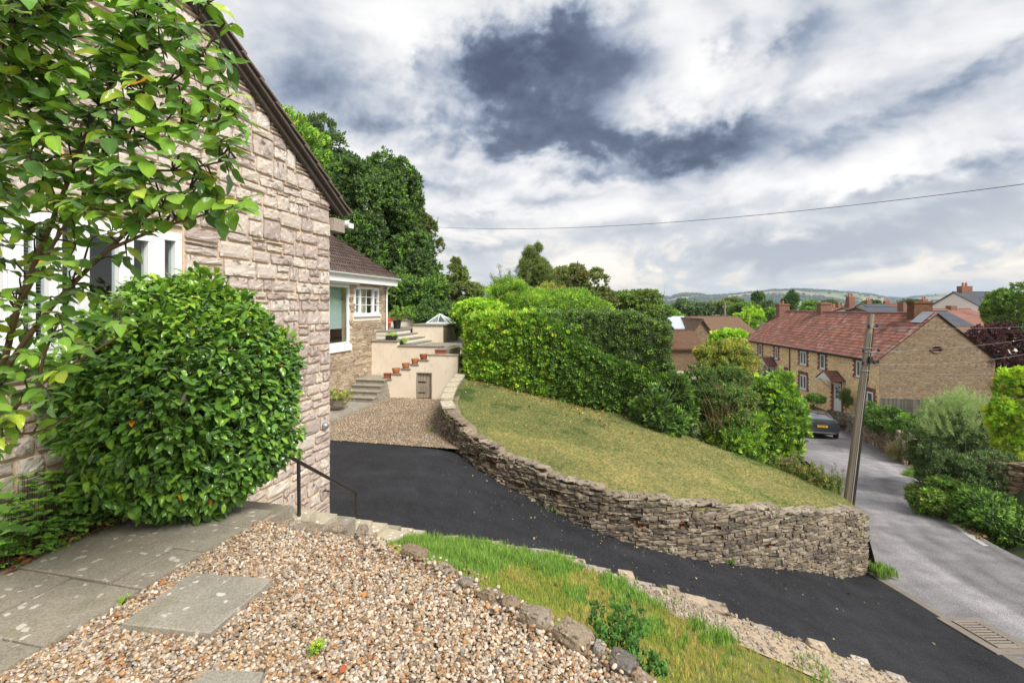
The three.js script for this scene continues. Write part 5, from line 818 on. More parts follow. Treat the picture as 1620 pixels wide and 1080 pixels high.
  for (let i = 0; i < nr; i++) for (let j = 0; j < nc; j++) {
    const s = -ov + i * rowL, a = -0.12 + (j + 0.5) * 0.235, sag = -0.05 * Math.sin(Math.PI * a / FL) + 0.02 * n3(a * 0.7, i * 0.5, 3); const p = C(s * Math.cos(th), EAVE + s * Math.sin(th) + 0.04 + sag * (i / nr), a);
    ms.push(trs(p, qs, new V3(rowL / 0.30, 1, 0.95))); const li = fbm(a * 0.35 + i * 0.2, i * 0.35 + a * 0.12, 3, 3), wh = rt() < 0.03 + (j < 8 ? 0.10 : 0) + Math.max(0, li) * 0.12; const k = rr(rt, 0.62, 1.12); const c = wh ? [0.38, 0.255, 0.215] : pick(rt, [[0.36, 0.15, 0.105], [0.31, 0.13, 0.095], [0.41, 0.175, 0.12], [0.28, 0.125, 0.10]]); cs.push(lin(c[0] * k, c[1] * k, c[2] * k));
  }
  instanced(roof, 'roof_tiles', tg, M.tileRed, ms, cs, 'stuff');
  const deck = (x0, y0, x1, y1) => quadStrip([C(x0, y0, -0.05), C(x0, y0, FL + 0.05)], [C(x1, y1, -0.05), C(x1, y1, FL + 0.05)]); part(roof, 'deck', [deck(-0.15, EAVE - 0.13, GW / 2, RIDGE), deck(GW + 0.15, EAVE - 0.13, GW / 2, RIDGE)], M.tileB); part(roof, 'rear_slope', quadStrip([C(GW + 0.2, EAVE - 0.1, -0.1), C(GW + 0.2, EAVE - 0.1, FL + 0.1)], [C(GW / 2, RIDGE + 0.06, -0.1), C(GW / 2, RIDGE + 0.06, FL + 0.1)]), M.tileB);
  for (let a = 0.6; a < FL; a += 0.45) { const q = new THREE.CylinderGeometry(0.13, 0.13, 0.44, 8, 1, false, 0, Math.PI); q.rotateX(Math.PI / 2); q.rotateZ(Math.PI / 2 - Math.PI / 2); q.rotateZ(0); const h = new THREE.CylinderGeometry(0.12, 0.12, 0.44, 8); h.rotateX(Math.PI / 2); h.translate(GW / 2, RIDGE + 0.03 - 0.05 * Math.sin(Math.PI * a / FL), -a - 0.2); h.applyMatrix4(CM); part(roof, 'ridge_tile', boxUV(h), pick(rt, tileMats())); }
  part(roof, 'lead_flashing', [quadStrip([C(2.6, RIDGE - 0.56, 0.1), C(2.6, RIDGE - 0.56, 1.0)], [C(GW / 2 - 0.1, RIDGE + 0.11, 0.1), C(GW / 2 - 0.1, RIDGE + 0.13, 1.0)])].map((q) => q.translate(0, 0.04, 0)), M.lead);
  part(roof, 'verge', [rod(C(GW / 2, RIDGE + 0.06, 0.06), C(GW + 0.15, EAVE - 0.05, 0.06), 0.05, 6), rod(C(-0.12, EAVE - 0.05, 0.04), C(GW / 2, RIDGE + 0.03, 0.04), 0.03, 6)], M.tileB);
  part(o, 'gutter', [rod(C(-0.25, EAVE - 0.1, -0.1), C(-0.25, EAVE - 0.1, FL), 0.055, 8), cb(-0.16, EAVE - 0.22, 0, -0.005, EAVE - 0.06, FL)], M.black);
  part(o, 'downpipe', rod(C(-0.06, EAVE - 0.15, frontA(1250.5)), C(-0.06, GND, frontA(1250.5)), 0.04), M.black);
  part(o, 'meter_box', [cb(-0.10, -7.15, frontA(1291) - 0.2, -0.002, -6.45, frontA(1291) + 0.2, 0.01)], M.cream);
  // chimneys
  const stack = (a, x, w, d, y1, pots, wide) => { const c = new THREE.Group(); c.name = 'chimney'; o.add(c); part(c, 'stack', [cb(x - w / 2, RIDGE - 0.7, a - d / 2, x + w / 2, y1, a + d / 2, 0.01), cb(x - w / 2 - 0.05, y1 - 0.16, a - d / 2 - 0.05, x + w / 2 + 0.05, y1 - 0.06, a + d / 2 + 0.05, 0.01)], wide ? mat({ color: lin(0.30, 0.17, 0.11), map: T_rub }) : M.brick); for (let i = 0; i < pots; i++) { const q = new THREE.CylinderGeometry(0.11, 0.14, 0.32, 10, 1); const p = C(x + (i - (pots - 1) / 2) * 0.34, y1 + 0.155, a); q.translate(p.x, p.y, p.z); part(c, 'chimney_pot', boxUV(q), M.terracottaDark); } };
  stack(1.4, GW / 2 + 0.05, 1.15, 0.6, 0.36, 0, true); stack(FL - 0.4, GW / 2 - 0.3, 1.0, 0.7, 0.3, 1); stack(FL - 6.4, GW / 2 + 0.2, 0.9, 0.6, 0.35, 0);
}
// ---------------------------------------------------------------- houses farther away: walls, roofs, windows, chimneys
function farHouse(name, label, px0, px1, D, yTop, yEave, yBase, o = {}) {
  // a house whose ridge runs across the view (or away from it when o.gable): px0..px1 is the wall seen
  const x0 = (px0 - CX) / FOCAL * D, x1 = (px1 - CX) / FOCAL * D, cx = (x0 + x1) / 2, w = (x1 - x0), dp = o.depth ?? 7, ry = yAt(yTop, D), ey = yAt(yEave, D), by = yBase < 0 ? yBase : yAt(yBase, D), turn = o.turn ?? 0;
  const t = thing(name, label, o.cat ?? 'house', v(cx, by, D + dp / 2), turn), B = (a, b, c, d, e, f, ch = 0) => { const q = box(a, b, c, d, e, f, ch, 0.4); q.translate(0, -by, 0); q.applyMatrix4(t.matrixWorld); return q; };
  const hw = w / 2, hd = dp / 2, wall = o.wall ?? M.rubble, roofM = o.roof ?? M.tileBrown;
  const prism = (pts, a0, a1, alongX) => { const s = new THREE.Shape(pts.map(([p, q]) => new THREE.Vector2(p, q))), g = new THREE.ExtrudeGeometry(s, { depth: a1 - a0, bevelEnabled: false }); g.translate(0, 0, a0); if (alongX) g.rotateY(Math.PI / 2); g.translate(0, -by, 0); g.applyMatrix4(t.matrixWorld); return boxUV(g, 0.4); };
  const R = new THREE.Group(); R.name = 'roof';
  if (o.gable) {                                          // gable faces the viewer
    part(t, 'wall', prism([[-hw, by - 2], [hw, by - 2], [hw, ey], [0, ry - 0.05], [-hw, ey]], -hd, hd), wall); t.add(R); const e = 0.25, k = (ry - ey) / hw;
    for (const s of [-1, 1]) part(R, 'slope', prism([[0, ry + 0.1], [0, ry - 0.03], [s * (hw + e), ey - k * e - 0.03], [s * (hw + e), ey - k * e + 0.1]].map((q) => s > 0 ? q : q), -hd - 0.1, hd + 0.25), roofM);
    part(R, 'ridge', B(-0.1, ry + 0.02, -hd - 0.1, 0.1, ry + 0.16, hd + 0.25), o.ridge ?? roofM);
  } else {
    part(t, 'wall', prism([[-hd, by - 2], [hd, by - 2], [hd, ey], [0, ry - 0.05], [-hd, ey]], -hw, hw, true), wall); t.add(R); const e = 0.3, k = (ry - ey) / hd;
    for (const s of [-1, 1]) part(R, 'slope', prism([[0, ry + 0.1], [0, ry - 0.03], [s * (hd + e), ey - k * e - 0.03], [s * (hd + e), ey - k * e + 0.1]], -hw - 0.15, hw + 0.15, true), roofM);
    part(R, 'ridge', B(-hw - 0.15, ry + 0.02, -0.1, hw + 0.15, ry + 0.16, 0.1), o.ridge ?? roofM);
  }
  for (const [a, b, ww, hh] of o.windows ?? []) { const g = new THREE.Group(); g.name = 'window'; t.add(g); const X = -hw + a * w, Y = lerp(by, ey, b); part(g, 'frame', B(X - ww / 2, Y, hd + 0.005, X + ww / 2, Y + hh, hd + 0.05), M.white); part(g, 'pane', B(X - ww / 2 + 0.08, Y + 0.08, hd + 0.051, X - 0.04, Y + hh - 0.08, hd + 0.06), M.glassDim); part(g, 'pane', B(X + 0.04, Y + 0.08, hd + 0.051, X + ww / 2 - 0.08, Y + hh - 0.08, hd + 0.06), M.glassDim); }
  for (const [a, hgt, ww, pots] of o.chimneys ?? []) { const c = new THREE.Group(); c.name = 'chimney'; R.add(c); c.name = 'chimney'; const X = -hw + a * w; const Z = o.gable ? hd - 0.5 : 0; c.updateMatrixWorld(true); const q = B(X - ww / 2, ry - 0.6, Z - 0.4, X + ww / 2, ry + hgt, Z + 0.4, 0.02); q.applyMatrix4(inv(R)); const m = shadow(new THREE.Mesh(q, M.brick)); m.name = 'chimney'; R.remove(c); R.add(m); for (let i = 0; i < pots; i++) { const cy = new THREE.CylinderGeometry(0.13, 0.16, 0.5, 8); cy.translate(X + (i - (pots - 1) / 2) * 0.45, ry + hgt + 0.24 - by, Z); cy.applyMatrix4(t.matrixWorld); part(R, 'chimney_pot', boxUV(cy), M.terracotta); } }
  return t;
}
{
  const slateV = M.slate, pale = mat({ color: lin(0.72, 0.66, 0.6), roughness: 0.9 }), pink = mat({ color: lin(0.66, 0.5, 0.44), roughness: 0.9 }), red = mat({ color: lin(0.30, 0.135, 0.10), map: T_grain, roughness: 0.9 }), brn = mat({ color: lin(0.34, 0.25, 0.21), map: T_rub }), brn2 = mat({ color: lin(0.26, 0.17, 0.13), map: T_rub });
  farHouse('barn', 'stone barn with brown tiled roof between the hedge and the red-roofed cottages', 1108, 1196, 52, 503, 527, -9.9, { depth: 9, roof: brn, wall: M.rubbleGrey, turn: 0.0 });
  farHouse('stone_outbuilding', 'grey stone gable end of the outbuilding left of the brown-roofed barn', 1092, 1130, 50, 506, 532, -9.9, { depth: 6, gable: true, roof: brn, wall: M.rubbleGrey });
  farHouse('metal_roof_shed', 'small shed with a pale metal roof beside the stone outbuilding', 1068, 1108, 53, 503, 519, -9.9, { depth: 7, roof: mat({ color: lin(0.55, 0.6, 0.66), roughness: 0.35, metalness: 0.3 }), wall: M.barkDark, cat: 'shed' });
  farHouse('open_shed', 'low open shed with dark brown tiled roof beside the hedge end', 1060, 1114, 42, 527, 550, -9.4, { depth: 6, roof: brn2, wall: mat({ color: lin(0.36, 0.31, 0.25), map: T_rub }), cat: 'shed' });
  farHouse('slate_roof_house', 'white house with blue-grey slate roof right behind the cottage gable', 1487, 1562, 47, 494, 527, -9.5, { depth: 9, roof: slateV, wall: pale, windows: [[0.62, 0.68, 0.9, 1.0], [0.82, 0.68, 0.9, 1.0]], chimneys: [[0.05, 1.0, 0.9, 0]] });
  farHouse('red_roof_house', 'cream house with red tiled roof next to the slate-roofed one', 1516, 1592, 56, 490, 517, -10, { depth: 9, roof: red, wall: pale, windows: [[0.45, 0.62, 1, 1.2], [0.72, 0.62, 1, 1.2]], chimneys: [[0.6, 0.5, 0.8, 0]] });
  farHouse('tall_chimney_house', 'house with steep grey roof edge and tall twin-pot brick chimney at far right', 1566, 1650, 62, 461, 492, -10, { depth: 10, gable: false, roof: slateV, wall: pale, chimneys: [[0.22, 0.9, 1.5, 2]] });
  farHouse('cream_house', 'pale cream house low between the purple tree and the slate-roofed house', 1545, 1600, 44, 520, 534, -9.3, { depth: 6, roof: brn, wall: pink, windows: [[0.3, 0.7, 0.7, 0.9]] });
  farHouse('slate_roof_terrace', 'grey slate roof ridge showing just above the red cottage roof', 1392, 1462, 60, 487, 500, -11, { depth: 8, roof: slateV, wall: M.rubbleGrey });
  const row = [[1326, 1352, 75, 489, 'brick chimney pair over the roof ridge, leftmost of the town roofs'], [1348, 1372, 82, 487, 'red roof with two chimneys, second of the town roofs'], [1364, 1392, 70, 488, 'brown roof with a tall brick chimney in the middle of the town roofs'], [1386, 1424, 95, 481, 'long dark grey town roof with a chimney, above the slate ridge'], [1418, 1450, 110, 480, 'rust-coloured town roof left of the big chimney stack'], [1470, 1512, 90, 483, 'grey town roof with a red chimney behind the big chimney stack'], [1505, 1540, 120, 479, 'small distant town house with a pale roof right of the stacks']];
  const rm = [red, brn, brn2, slateV, mat({ color: lin(0.36, 0.16, 0.09), map: T_rub }), slateV, mat({ color: lin(0.4, 0.42, 0.45) })], ch = [[[0.3, 0.8, 0.9, 1], [0.7, 0.5, 0.9, 2]], [[0.2, 0.7, 0.9, 1], [0.8, 0.9, 0.9, 2]], [[0.45, 2.4, 1.2, 2]], [[0.3, 1.1, 1.2, 2]], [[0.2, 0.8, 1.4, 3]], [[0.5, 1.6, 1.3, 2]], [[0.3, 1.2, 1.5, 1]]];
  row.forEach(([a, b, D, y, l], i) => farHouse('town_house', l, a, b, D, y, y + 9, -14, { depth: 8, roof: rm[i], wall: [M.rubble, M.rubbleGrey, pale][i % 3], chimneys: ch[i].map(([a, h, w, n]) => [a, h * 0.75, w * 0.8, n]) }));
}
{
  const b = P(1012, 520, 44), o = thing('chimney_stack', 'small pale chimney top peeping over the right half of the hedge', 'chimney', b); part(o, 'stack', box(-0.42, -3, -0.4, 0.42, 1.15, 0.4, 0.03).translate(b.x, b.y, b.z), mat({ color: lin(0.42, 0.33, 0.24), map: T_rub })); part(o, 'chimney_pot', boxUV(new THREE.CylinderGeometry(0.2, 0.27, 0.75, 10).translate(b.x, b.y + 1.52, b.z)), M.terracotta);
}
// ---------------------------------------------------------------- communications mast on the far hill
{
  const b = P(1051.5, 470, 3300), o = thing('radio_mast', 'thin grey radio mast far away on the left end of the hills', 'mast', b), top = b.clone().setY(b.y + 78);
  part(o, 'mast', rod(b.clone().setY(b.y - 20), top, 1.6, 6, 0.8), M.galv); part(o, 'antenna', [rod(b.clone().setY(b.y + 28), b.clone().setY(b.y + 40), 4.2, 8), rod(top, top.clone().setY(top.y + 14), 0.5, 5)], M.galv);
}

// ---------------------------------------------------------------- utility pole and its wires
{
  const base = P(1341, 800, 14.9), top = P(1379, 497, 15.3); base.y = roadY(14.9);
  const o = thing('utility_pole', 'leaning weathered wooden utility pole standing at the lane edge', 'utility pole', base), d = top.clone().sub(base).normalize(), at = (f, dx = 0, dz = 0) => base.clone().lerp(top, f).add(new V3(dx, 0, dz));
  const g = new THREE.CylinderGeometry(0.086, 0.122, 1, 14, 8); g.translate(0, 0.5, 0); const u = g.attributes.uv; for (let i = 0; i < u.count; i++) u.setXY(i, u.getX(i) * 2, u.getY(i) * 3);
  g.applyMatrix4(trs(base.clone().addScaledVector(d, -0.2), new THREE.Quaternion().setFromUnitVectors(Yup, d), new V3(1, base.distanceTo(top) + 0.2, 1))); part(o, 'shaft', g, M.pole);
  part(o, 'cable_guard', rod(at(-0.02, 0.13, 0.06), at(0.38, 0.115, 0.06), 0.045, 8), M.black); part(o, 'cable', rod(at(0.38, 0.10, 0.07), at(0.93, 0.08, 0.07), 0.014, 6), M.black);
  part(o, 'cable', rod(at(0.0, -0.02, 0.155), at(0.9, -0.02, 0.12), 0.01, 6), M.black);
  for (const [f, w] of [[0.93, 0.16], [0.80, 0.30], [0.735, 0.22]]) { part(o, 'bracket', rod(at(f, -w * 0.6, 0.08), at(f - 0.005, w * 1.1, 0.1), 0.018, 6), M.iron); for (const s of [-0.55, 1.05]) part(o, 'insulator', new THREE.LatheGeometry([[0, 0], [0.03, 0.005], [0.045, 0.03], [0.03, 0.05], [0.04, 0.075], [0.02, 0.1], [0, 0.1]].map(([a, b]) => new THREE.Vector2(a, b)), 10).translate(...at(f, w * s, 0.09).toArray()), M.black); }
  part(o, 'band', [new THREE.TorusGeometry(0.125, 0.012, 6, 16).rotateX(Math.PI / 2).translate(...at(0.70).toArray()), new THREE.TorusGeometry(0.12, 0.012, 6, 16).rotateX(Math.PI / 2).translate(...at(0.82).toArray())], M.galv);
  part(o, 'junction_box', (() => { const q = box(-0.06, -0.1, 0, 0.06, 0.1, 0.08, 0.01); q.translate(...at(0.76, 0.05, 0.1).toArray()); return q; })(), M.black);
  const wire = (a, b, sag, label, r = 0.008, m = M.wire, group) => { const pts = []; for (let i = 0; i <= 24; i++) { const t = i / 24, p = a.clone().lerp(b, t); p.y -= sag * 4 * t * (1 - t); pts.push(p); } const w = shadow(new THREE.Mesh(new THREE.TubeGeometry(new THREE.CatmullRomCurve3(pts), 48, r, 5), m)); w.name = numbered('overhead_wire'); scene.add(w); return tag(w, label, 'wire', group); };
  wire(P(560, 346, 34), P(1680, 283, 13), 1.0, 'long overhead wire crossing the sky from the big tree to the upper right', 0.010);
  wire(at(0.93, 0.15, 0.09), P(1680, 511, 30), 0.15, 'overhead wire from the pole top to the right, highest of the fan', 0.006, M.wirePale);
  wire(at(0.80, 0.28, 0.09), P(1680, 525, 30), 0.2, 'overhead wire from the pole to the right, crossing the slate roof', 0.006, M.wirePale);
  wire(at(0.735, 0.22, 0.09), P(1680, 546, 26), 0.3, 'overhead wire from the lowest bracket of the pole to the right edge', 0.006, M.wirePale);
  wire(at(0.72, 0.2, 0.09), P(1680, 565, 24), 0.5, 'sagging overhead wire passing before the cottage gable', 0.006, M.wirePale);
  wire(at(0.93, -0.1, 0.09), P(1146, 494, 60), 0.5, 'overhead wire from the pole top over the red roof to the far pole', 0.006, M.wirePale);
  wire(at(0.80, -0.18, 0.09), P(1146, 497, 60), 0.9, 'lower overhead wire over the red roof to the far pole', 0.006, M.wirePale);
  wire(at(0.735, -0.14, 0.09), P(1062, 530, 46), 0.4, 'overhead wire from the lowest bracket towards the open shed', 0.006, M.wirePale);
  const fp = P(1147, 545, 60), f2 = thing('utility_pole', 'distant thin utility pole in front of the brown barn roof', 'utility pole', fp); part(f2, 'shaft', rod(fp.clone().setY(fp.y - 6), P(1147, 480, 60), 0.16, 8, 0.12), M.pole); part(f2, 'crossarm', rod(P(1143, 485, 60), P(1151, 485, 60), 0.08, 6), M.pole);
  const p3 = P(1560.5, 520, 58), f3 = thing('utility_pole', 'tall dark utility pole beside the red-roofed house at far right', 'utility pole', p3); part(f3, 'shaft', rod(p3.clone().setY(p3.y - 6), P(1560.5, 463, 58), 0.14, 8, 0.1), M.barkDark); part(f3, 'crossarm', rod(P(1556, 470, 58), P(1565, 470, 58), 0.07, 6), M.barkDark);
}
// ---------------------------------------------------------------- garden walls by the lane, fence, gate
{
  const build = (name, label, line, hgt, seed, tones, keep, lean) => {
    const o = thing(name, label, 'wall', v(line[0][0], roadY(line[0][1]), line[0][1])), cur = smooth(line), r = RNG(seed), pts = []; let len = 0; for (let i = 0; i <= 120; i++) { const [x, d] = cur(i / 120); if (i) len += Math.hypot(x - pts[i - 1].x, -d - pts[i - 1].z); pts.push(v(x, roadY(d) - 0.1, d)); }
    const fr = (f) => { const i = clamp(Math.floor(f * 120), 0, 119), p = pts[i].clone().lerp(pts[i + 1], f * 120 - i), t = pts[i + 1].clone().sub(pts[i]).setY(0).normalize(); let n = new V3(-t.z, 0, t.x); if (n.dot(p) > 0) n.negate(); return { p, t, n }; };
    const A = [], B = [], Cc = []; for (let i = 0; i <= 60; i++) { const f = fr(Math.min(0.999, i / 60)), h = hgt(i / 60); A.push(f.p.clone().setY(f.p.y - 0.4)); B.push(f.p.clone().setY(f.p.y + h)); Cc.push(f.p.clone().addScaledVector(f.n, -0.4).setY(f.p.y + h)); }
    part(o, 'core', [quadStrip(A, B), quadStrip(B, Cc), quadStrip(Cc, A.map((q, i) => q.clone().addScaledVector(fr(Math.min(0.999, i / 60)).n, -0.4)))], M.mortarDark);
    const tn = tones.map((c) => lin(...c)), tm = tn.map((c) => stoneMat(c.r, c.g, c.b)), list = [], cw = 0.11, ch = 0.075;
    for (const [x, y, w, h] of coursedFill(Math.floor(len / cw), 34, r, [1, 1, 2, 2], [2, 3, 4, 5], 0.3)) { const f0 = (x + w / 2) * cw / len, f = fr(Math.min(f0, 0.999)), yy = (y + h / 2) * ch - 0.1; if (yy > hgt(f0) - 0.03) continue; const p = f.p.clone().setY(f.p.y + yy).addScaledVector(f.n, 0.02 + 0.03 * r()); list.push({ p, m: basis(f.t, Yup, f.n, p, new V3(w * cw - 0.02, h * ch - 0.015, 0.14)), a: w * h, g: Math.floor(r() * 7), t: Math.floor(r() * tn.length) }); }
    if (lean) for (let l = 0.05; l < len; l += 0.13) { const f = fr(Math.min(0.999, l / len)), p = f.p.clone().setY(f.p.y + hgt(l / len) + 0.1).addScaledVector(f.n, -0.15), q = new V3().copy(Yup).applyAxisAngle(f.n, 0.5 + rr(r, -0.15, 0.15)), t = f.t.clone().applyAxisAngle(f.n, 0.5); list.push({ p, m: basis(t, q, f.n, p, new V3(0.1, rr(r, 0.24, 0.4), 0.34)), a: 6, g: Math.floor(r() * 7), t: Math.floor(r() * tn.length) }); }
    layStones(o, list, flatStones, tm, tn, keep); return o;
  };
  const grey = [[0.34, 0.28, 0.23], [0.26, 0.215, 0.18], [0.42, 0.36, 0.30], [0.22, 0.18, 0.15]], tan = [[0.50, 0.36, 0.24], [0.42, 0.30, 0.2], [0.56, 0.44, 0.32], [0.36, 0.25, 0.17], [0.60, 0.50, 0.40]];
  build('low_garden_wall', 'low grey garden wall topped with leaning upright stones behind the parked car', [[22.3, 34.2], [21.9, 31.5], [21.0, 29.2], [20.0, 27.6]], () => 0.95, 3, grey, 110, true);
  build('lane_side_wall', 'tan rubble wall with ivy on top along the right side of the lane', [[20.0, 27.5], [18.9, 24.6], [17.9, 22.4], [17.0, 20.8]], (f) => 1.75 - 0.5 * f, 5, tan, 140, false);
  build('far_right_stone_wall', 'short stretch of tan rubble wall under the shrubs at the right edge', [[14.5, 15.2], [15.2, 14.2], [15.8, 13.2]], () => 1.5, 7, tan, 60, false);
  const fo = thing('wooden_fence', 'weathered grey vertical-board fence on the wall before the cottage gable', 'fence', v(23.6, -6.6, 27.4)), fa = P(1394, 629, 28.2), fb = P(1470, 632, 25.5), r = RNG(4); const n = 30;
  for (let i = 0; i < n; i++) { const a = fa.clone().lerp(fb, i / n), b = fa.clone().lerp(fb, (i + 0.9) / n), t = b.clone().sub(a).setY(0), L = t.length(); t.normalize(); const q = box(0, -1.0, 0, L, rr(r, -0.02, 0.02), 0.025, 0.004); q.applyMatrix4(basis(t, Yup, new V3(-t.z, 0, t.x), a, new V3(1, 1, 1))); part(fo, 'board', q, pick(r, [M.fb1 ??= mat({ color: lin(0.42, 0.39, 0.34), map: T_wood }), M.fb2 ??= mat({ color: lin(0.34, 0.31, 0.27), map: T_wood }), M.fb3 ??= mat({ color: lin(0.5, 0.47, 0.42), map: T_wood })])); }
  for (const f of [0.25, 0.75]) { const a = fa.clone(), b = fb.clone(); a.y -= f; b.y -= f; part(fo, 'rail', rod(a.add(new V3(0, 0, -0.06)), b.add(new V3(0, 0, -0.06)), 0.035, 6), M.woodGrey); }
  const gt = P(1278, 652, 34.6), go = thing('white_gate', 'small white picket gate left of the meter box at the cottage front', 'gate', gt); for (let i = 0; i < 8; i++) { const q = box(i * 0.13 - 0.5, -0.8, -0.02, i * 0.13 - 0.41, 0.12 + 0.1 * Math.sin(i * 0.45), 0.02, 0.008); q.translate(gt.x, gt.y, gt.z); part(go, 'picket', q, M.white); } part(go, 'rail', [box(-0.55, -0.2, -0.05, 0.6, -0.12, -0.022).translate(gt.x, gt.y, gt.z), box(-0.55, -0.65, -0.05, 0.6, -0.57, -0.022).translate(gt.x, gt.y, gt.z)], M.white);
  sheet('garden_ground', grid(6, 20, (u, w) => { const a = lerp(1.5, 13, w), x = lerp(-1.3, 0.1, u), p = C(x, 0, a); return p.setY(GND + 0.02 - 0.15 * (1 - u)); }, 0.5), M.earth);
}
// ---------------------------------------------------------------- dark grey fastback car, seen from behind
{
  const c = v(18.75, roadY(30.0) + 0.04, 30.0), turn = Math.PI + 0.5, o = thing('parked_car', 'dark grey fastback car parked on the lane, its rear with a yellow number plate', 'car', c);
  const dirF = new V3(3.7, roadY(38) - roadY(28.5), -9.5).normalize(), side = new V3().crossVectors(dirF, Yup).normalize(), upv = new V3().crossVectors(side, dirF).normalize();
  const CMx = basis(side, upv, dirF.clone().negate(), c, new V3(1, 1, 1));              // x right, y up, z to the rear
  const W = (g) => { g.applyMatrix4(CMx); return g; };
  // body: sections from tail to nose [z, half width, sill y, shoulder y]
  const sec = [[2.36, 0.62, 0.50, 0.80], [2.34, 0.80, 0.36, 0.98], [2.22, 0.89, 0.30, 1.06], [1.9, 0.93, 0.26, 1.05], [1.3, 0.945, 0.24, 1.02], [0.4, 0.925, 0.23, 0.98], [-0.6, 0.915, 0.23, 0.95], [-1.4, 0.92, 0.24, 0.90], [-2.0, 0.87, 0.26, 0.80], [-2.35, 0.70, 0.32, 0.68], [-2.42, 0.5, 0.4, 0.6]];
  const prof = (w, y0, y1) => [[-w * 0.82, y0], [-w * 0.97, y0 + (y1 - y0) * 0.22], [-w, y0 + (y1 - y0) * 0.55], [-w * 0.97, y0 + (y1 - y0) * 0.82], [-w * 0.86, y1], [-w * 0.4, y1 + 0.03], [w * 0.4, y1 + 0.03], [w * 0.86, y1], [w * 0.97, y0 + (y1 - y0) * 0.82], [w, y0 + (y1 - y0) * 0.55], [w * 0.97, y0 + (y1 - y0) * 0.22], [w * 0.82, y0]];
  const loft = (rings, capA = true, capB = true) => { const n = rings[0].length, pos = [], ix = []; rings.forEach((q) => q.forEach((p) => pos.push(...p))); for (let i = 0; i < rings.length - 1; i++) for (let j = 0; j < n; j++) { const a = i * n + j, b = i * n + (j + 1) % n; ix.push(a, a + n, b, b, a + n, b + n); } for (let j = 1; j < n - 1; j++) { if (capA) ix.push(0, j, j + 1); if (capB) { const k = (rings.length - 1) * n; ix.push(k, k + j + 1, k + j); } } const g = new THREE.BufferGeometry(); g.setAttribute('position', new THREE.Float32BufferAttribute(pos, 3)); g.setIndex(ix); g.computeVertexNormals(); const t = toCreasedNormals(g, 0.6); t.setAttribute('uv', new THREE.BufferAttribute(new Float32Array(t.attributes.position.count * 2), 2)); return t; };
  const paint = phys({ color: lin(0.045, 0.05, 0.055), roughness: 0.35, metalness: 0.4, clearcoat: 1, clearcoatRoughness: 0.05 });
  part(o, 'body', W(loft(sec.map(([z, w, a, b]) => prof(w, a, b).map(([x, y]) => [x, y, z])))), paint);
  const gl = phys({ color: lin(0.05, 0.055, 0.06), roughness: 0.04, clearcoat: 1, clearcoatRoughness: 0.02 });
  const cab = [[2.05, 0.66, 1.05, 1.10], [1.4, 0.70, 1.02, 1.30], [0.6, 0.68, 0.98, 1.43], [0.0, 0.67, 0.96, 1.45], [-0.5, 0.66, 0.94, 1.38], [-1.35, 0.70, 0.90, 0.95]];
  part(o, 'cabin_glass', W(loft(cab.map(([z, w, a, b]) => [[-w - 0.13, a, z], [-w, lerp(a, b, 0.7), z], [-w * 0.86, b - 0.02, z], [-w * 0.4, b, z], [w * 0.4, b, z], [w * 0.86, b - 0.02, z], [w, lerp(a, b, 0.7), z], [w + 0.13, a, z]]))), gl);
  part(o, 'roof_rail', [[-1, 1]].flat().map((s) => W(new THREE.TubeGeometry(new THREE.CatmullRomCurve3([[2.05, 0.64, 1.07], [1.4, 0.61, 1.26], [0.6, 0.585, 1.39], [0, 0.58, 1.415], [-0.5, 0.575, 1.345], [-1.3, 0.66, 0.94]].map(([z, x, y]) => new V3(s * x, y, z))), 24, 0.035, 6))), paint);
  part(o, 'boot_lip', W(box(-0.70, 1.03, 2.12, 0.70, 1.085, 2.30, 0.02)), paint);
  for (const s of [-1, 1]) { part(o, 'tail_light', W(box(s > 0 ? 0.45 : -0.87, 0.90, 2.20, s > 0 ? 0.87 : -0.45, 0.985, 2.335, 0.03)), mat({ color: lin(0.05, 0.006, 0.008), roughness: 0.15 })); part(o, 'wing_mirror', W(box(s > 0 ? 0.95 : -1.13, 0.95, -0.95, s > 0 ? 1.13 : -0.95, 1.09, -0.80, 0.03)), paint); }
  part(o, 'rear_bumper', W(box(-0.80, 0.26, 2.0, 0.80, 0.46, 2.37, 0.05)), mat({ color: lin(0.018, 0.018, 0.02), roughness: 0.7 })); part(o, 'diffuser_strip', W(box(-0.62, 0.34, 2.372, 0.62, 0.375, 2.385, 0.004)), M.galv);
  const cv = document.createElement('canvas'); cv.width = 256; cv.height = 56; const x = cv.getContext('2d'); x.fillStyle = '#d9a520'; x.fillRect(0, 0, 256, 56); x.fillStyle = '#2a2008'; for (const [a, w] of [[34, 20], [60, 16], [82, 20], [108, 18], [142, 20], [168, 18], [192, 22]]) x.fillRect(a, 16, w - 6, 26); const pt = new THREE.CanvasTexture(cv); pt.colorSpace = THREE.SRGBColorSpace;
  const pl = new THREE.PlaneGeometry(0.52, 0.115); pl.translate(0, 0.72, 2.385); part(o, 'number_plate', [W(pl)], mat({ map: pt, roughness: 0.5 })); part(o, 'plate_recess', W(box(-0.34, 0.63, 2.3, 0.34, 0.82, 2.375, 0.01)), M.black);
  for (const s of [-1, 1]) for (const z of [1.42, -1.48]) { const w = new THREE.Group(); w.name = 'wheel'; o.add(w); const t = new THREE.TorusGeometry(0.27, 0.085, 10, 24); t.rotateY(Math.PI / 2); t.scale(1.3, 1, 1); t.translate(s * 0.84, 0.345, z); part(w, 'tyre', W(t), M.black); const rm = new THREE.CylinderGeometry(0.23, 0.23, 0.12, 16); rm.rotateZ(Math.PI / 2); rm.translate(s * 0.86, 0.345, z); part(w, 'rim', W(rm), M.galv); }
}

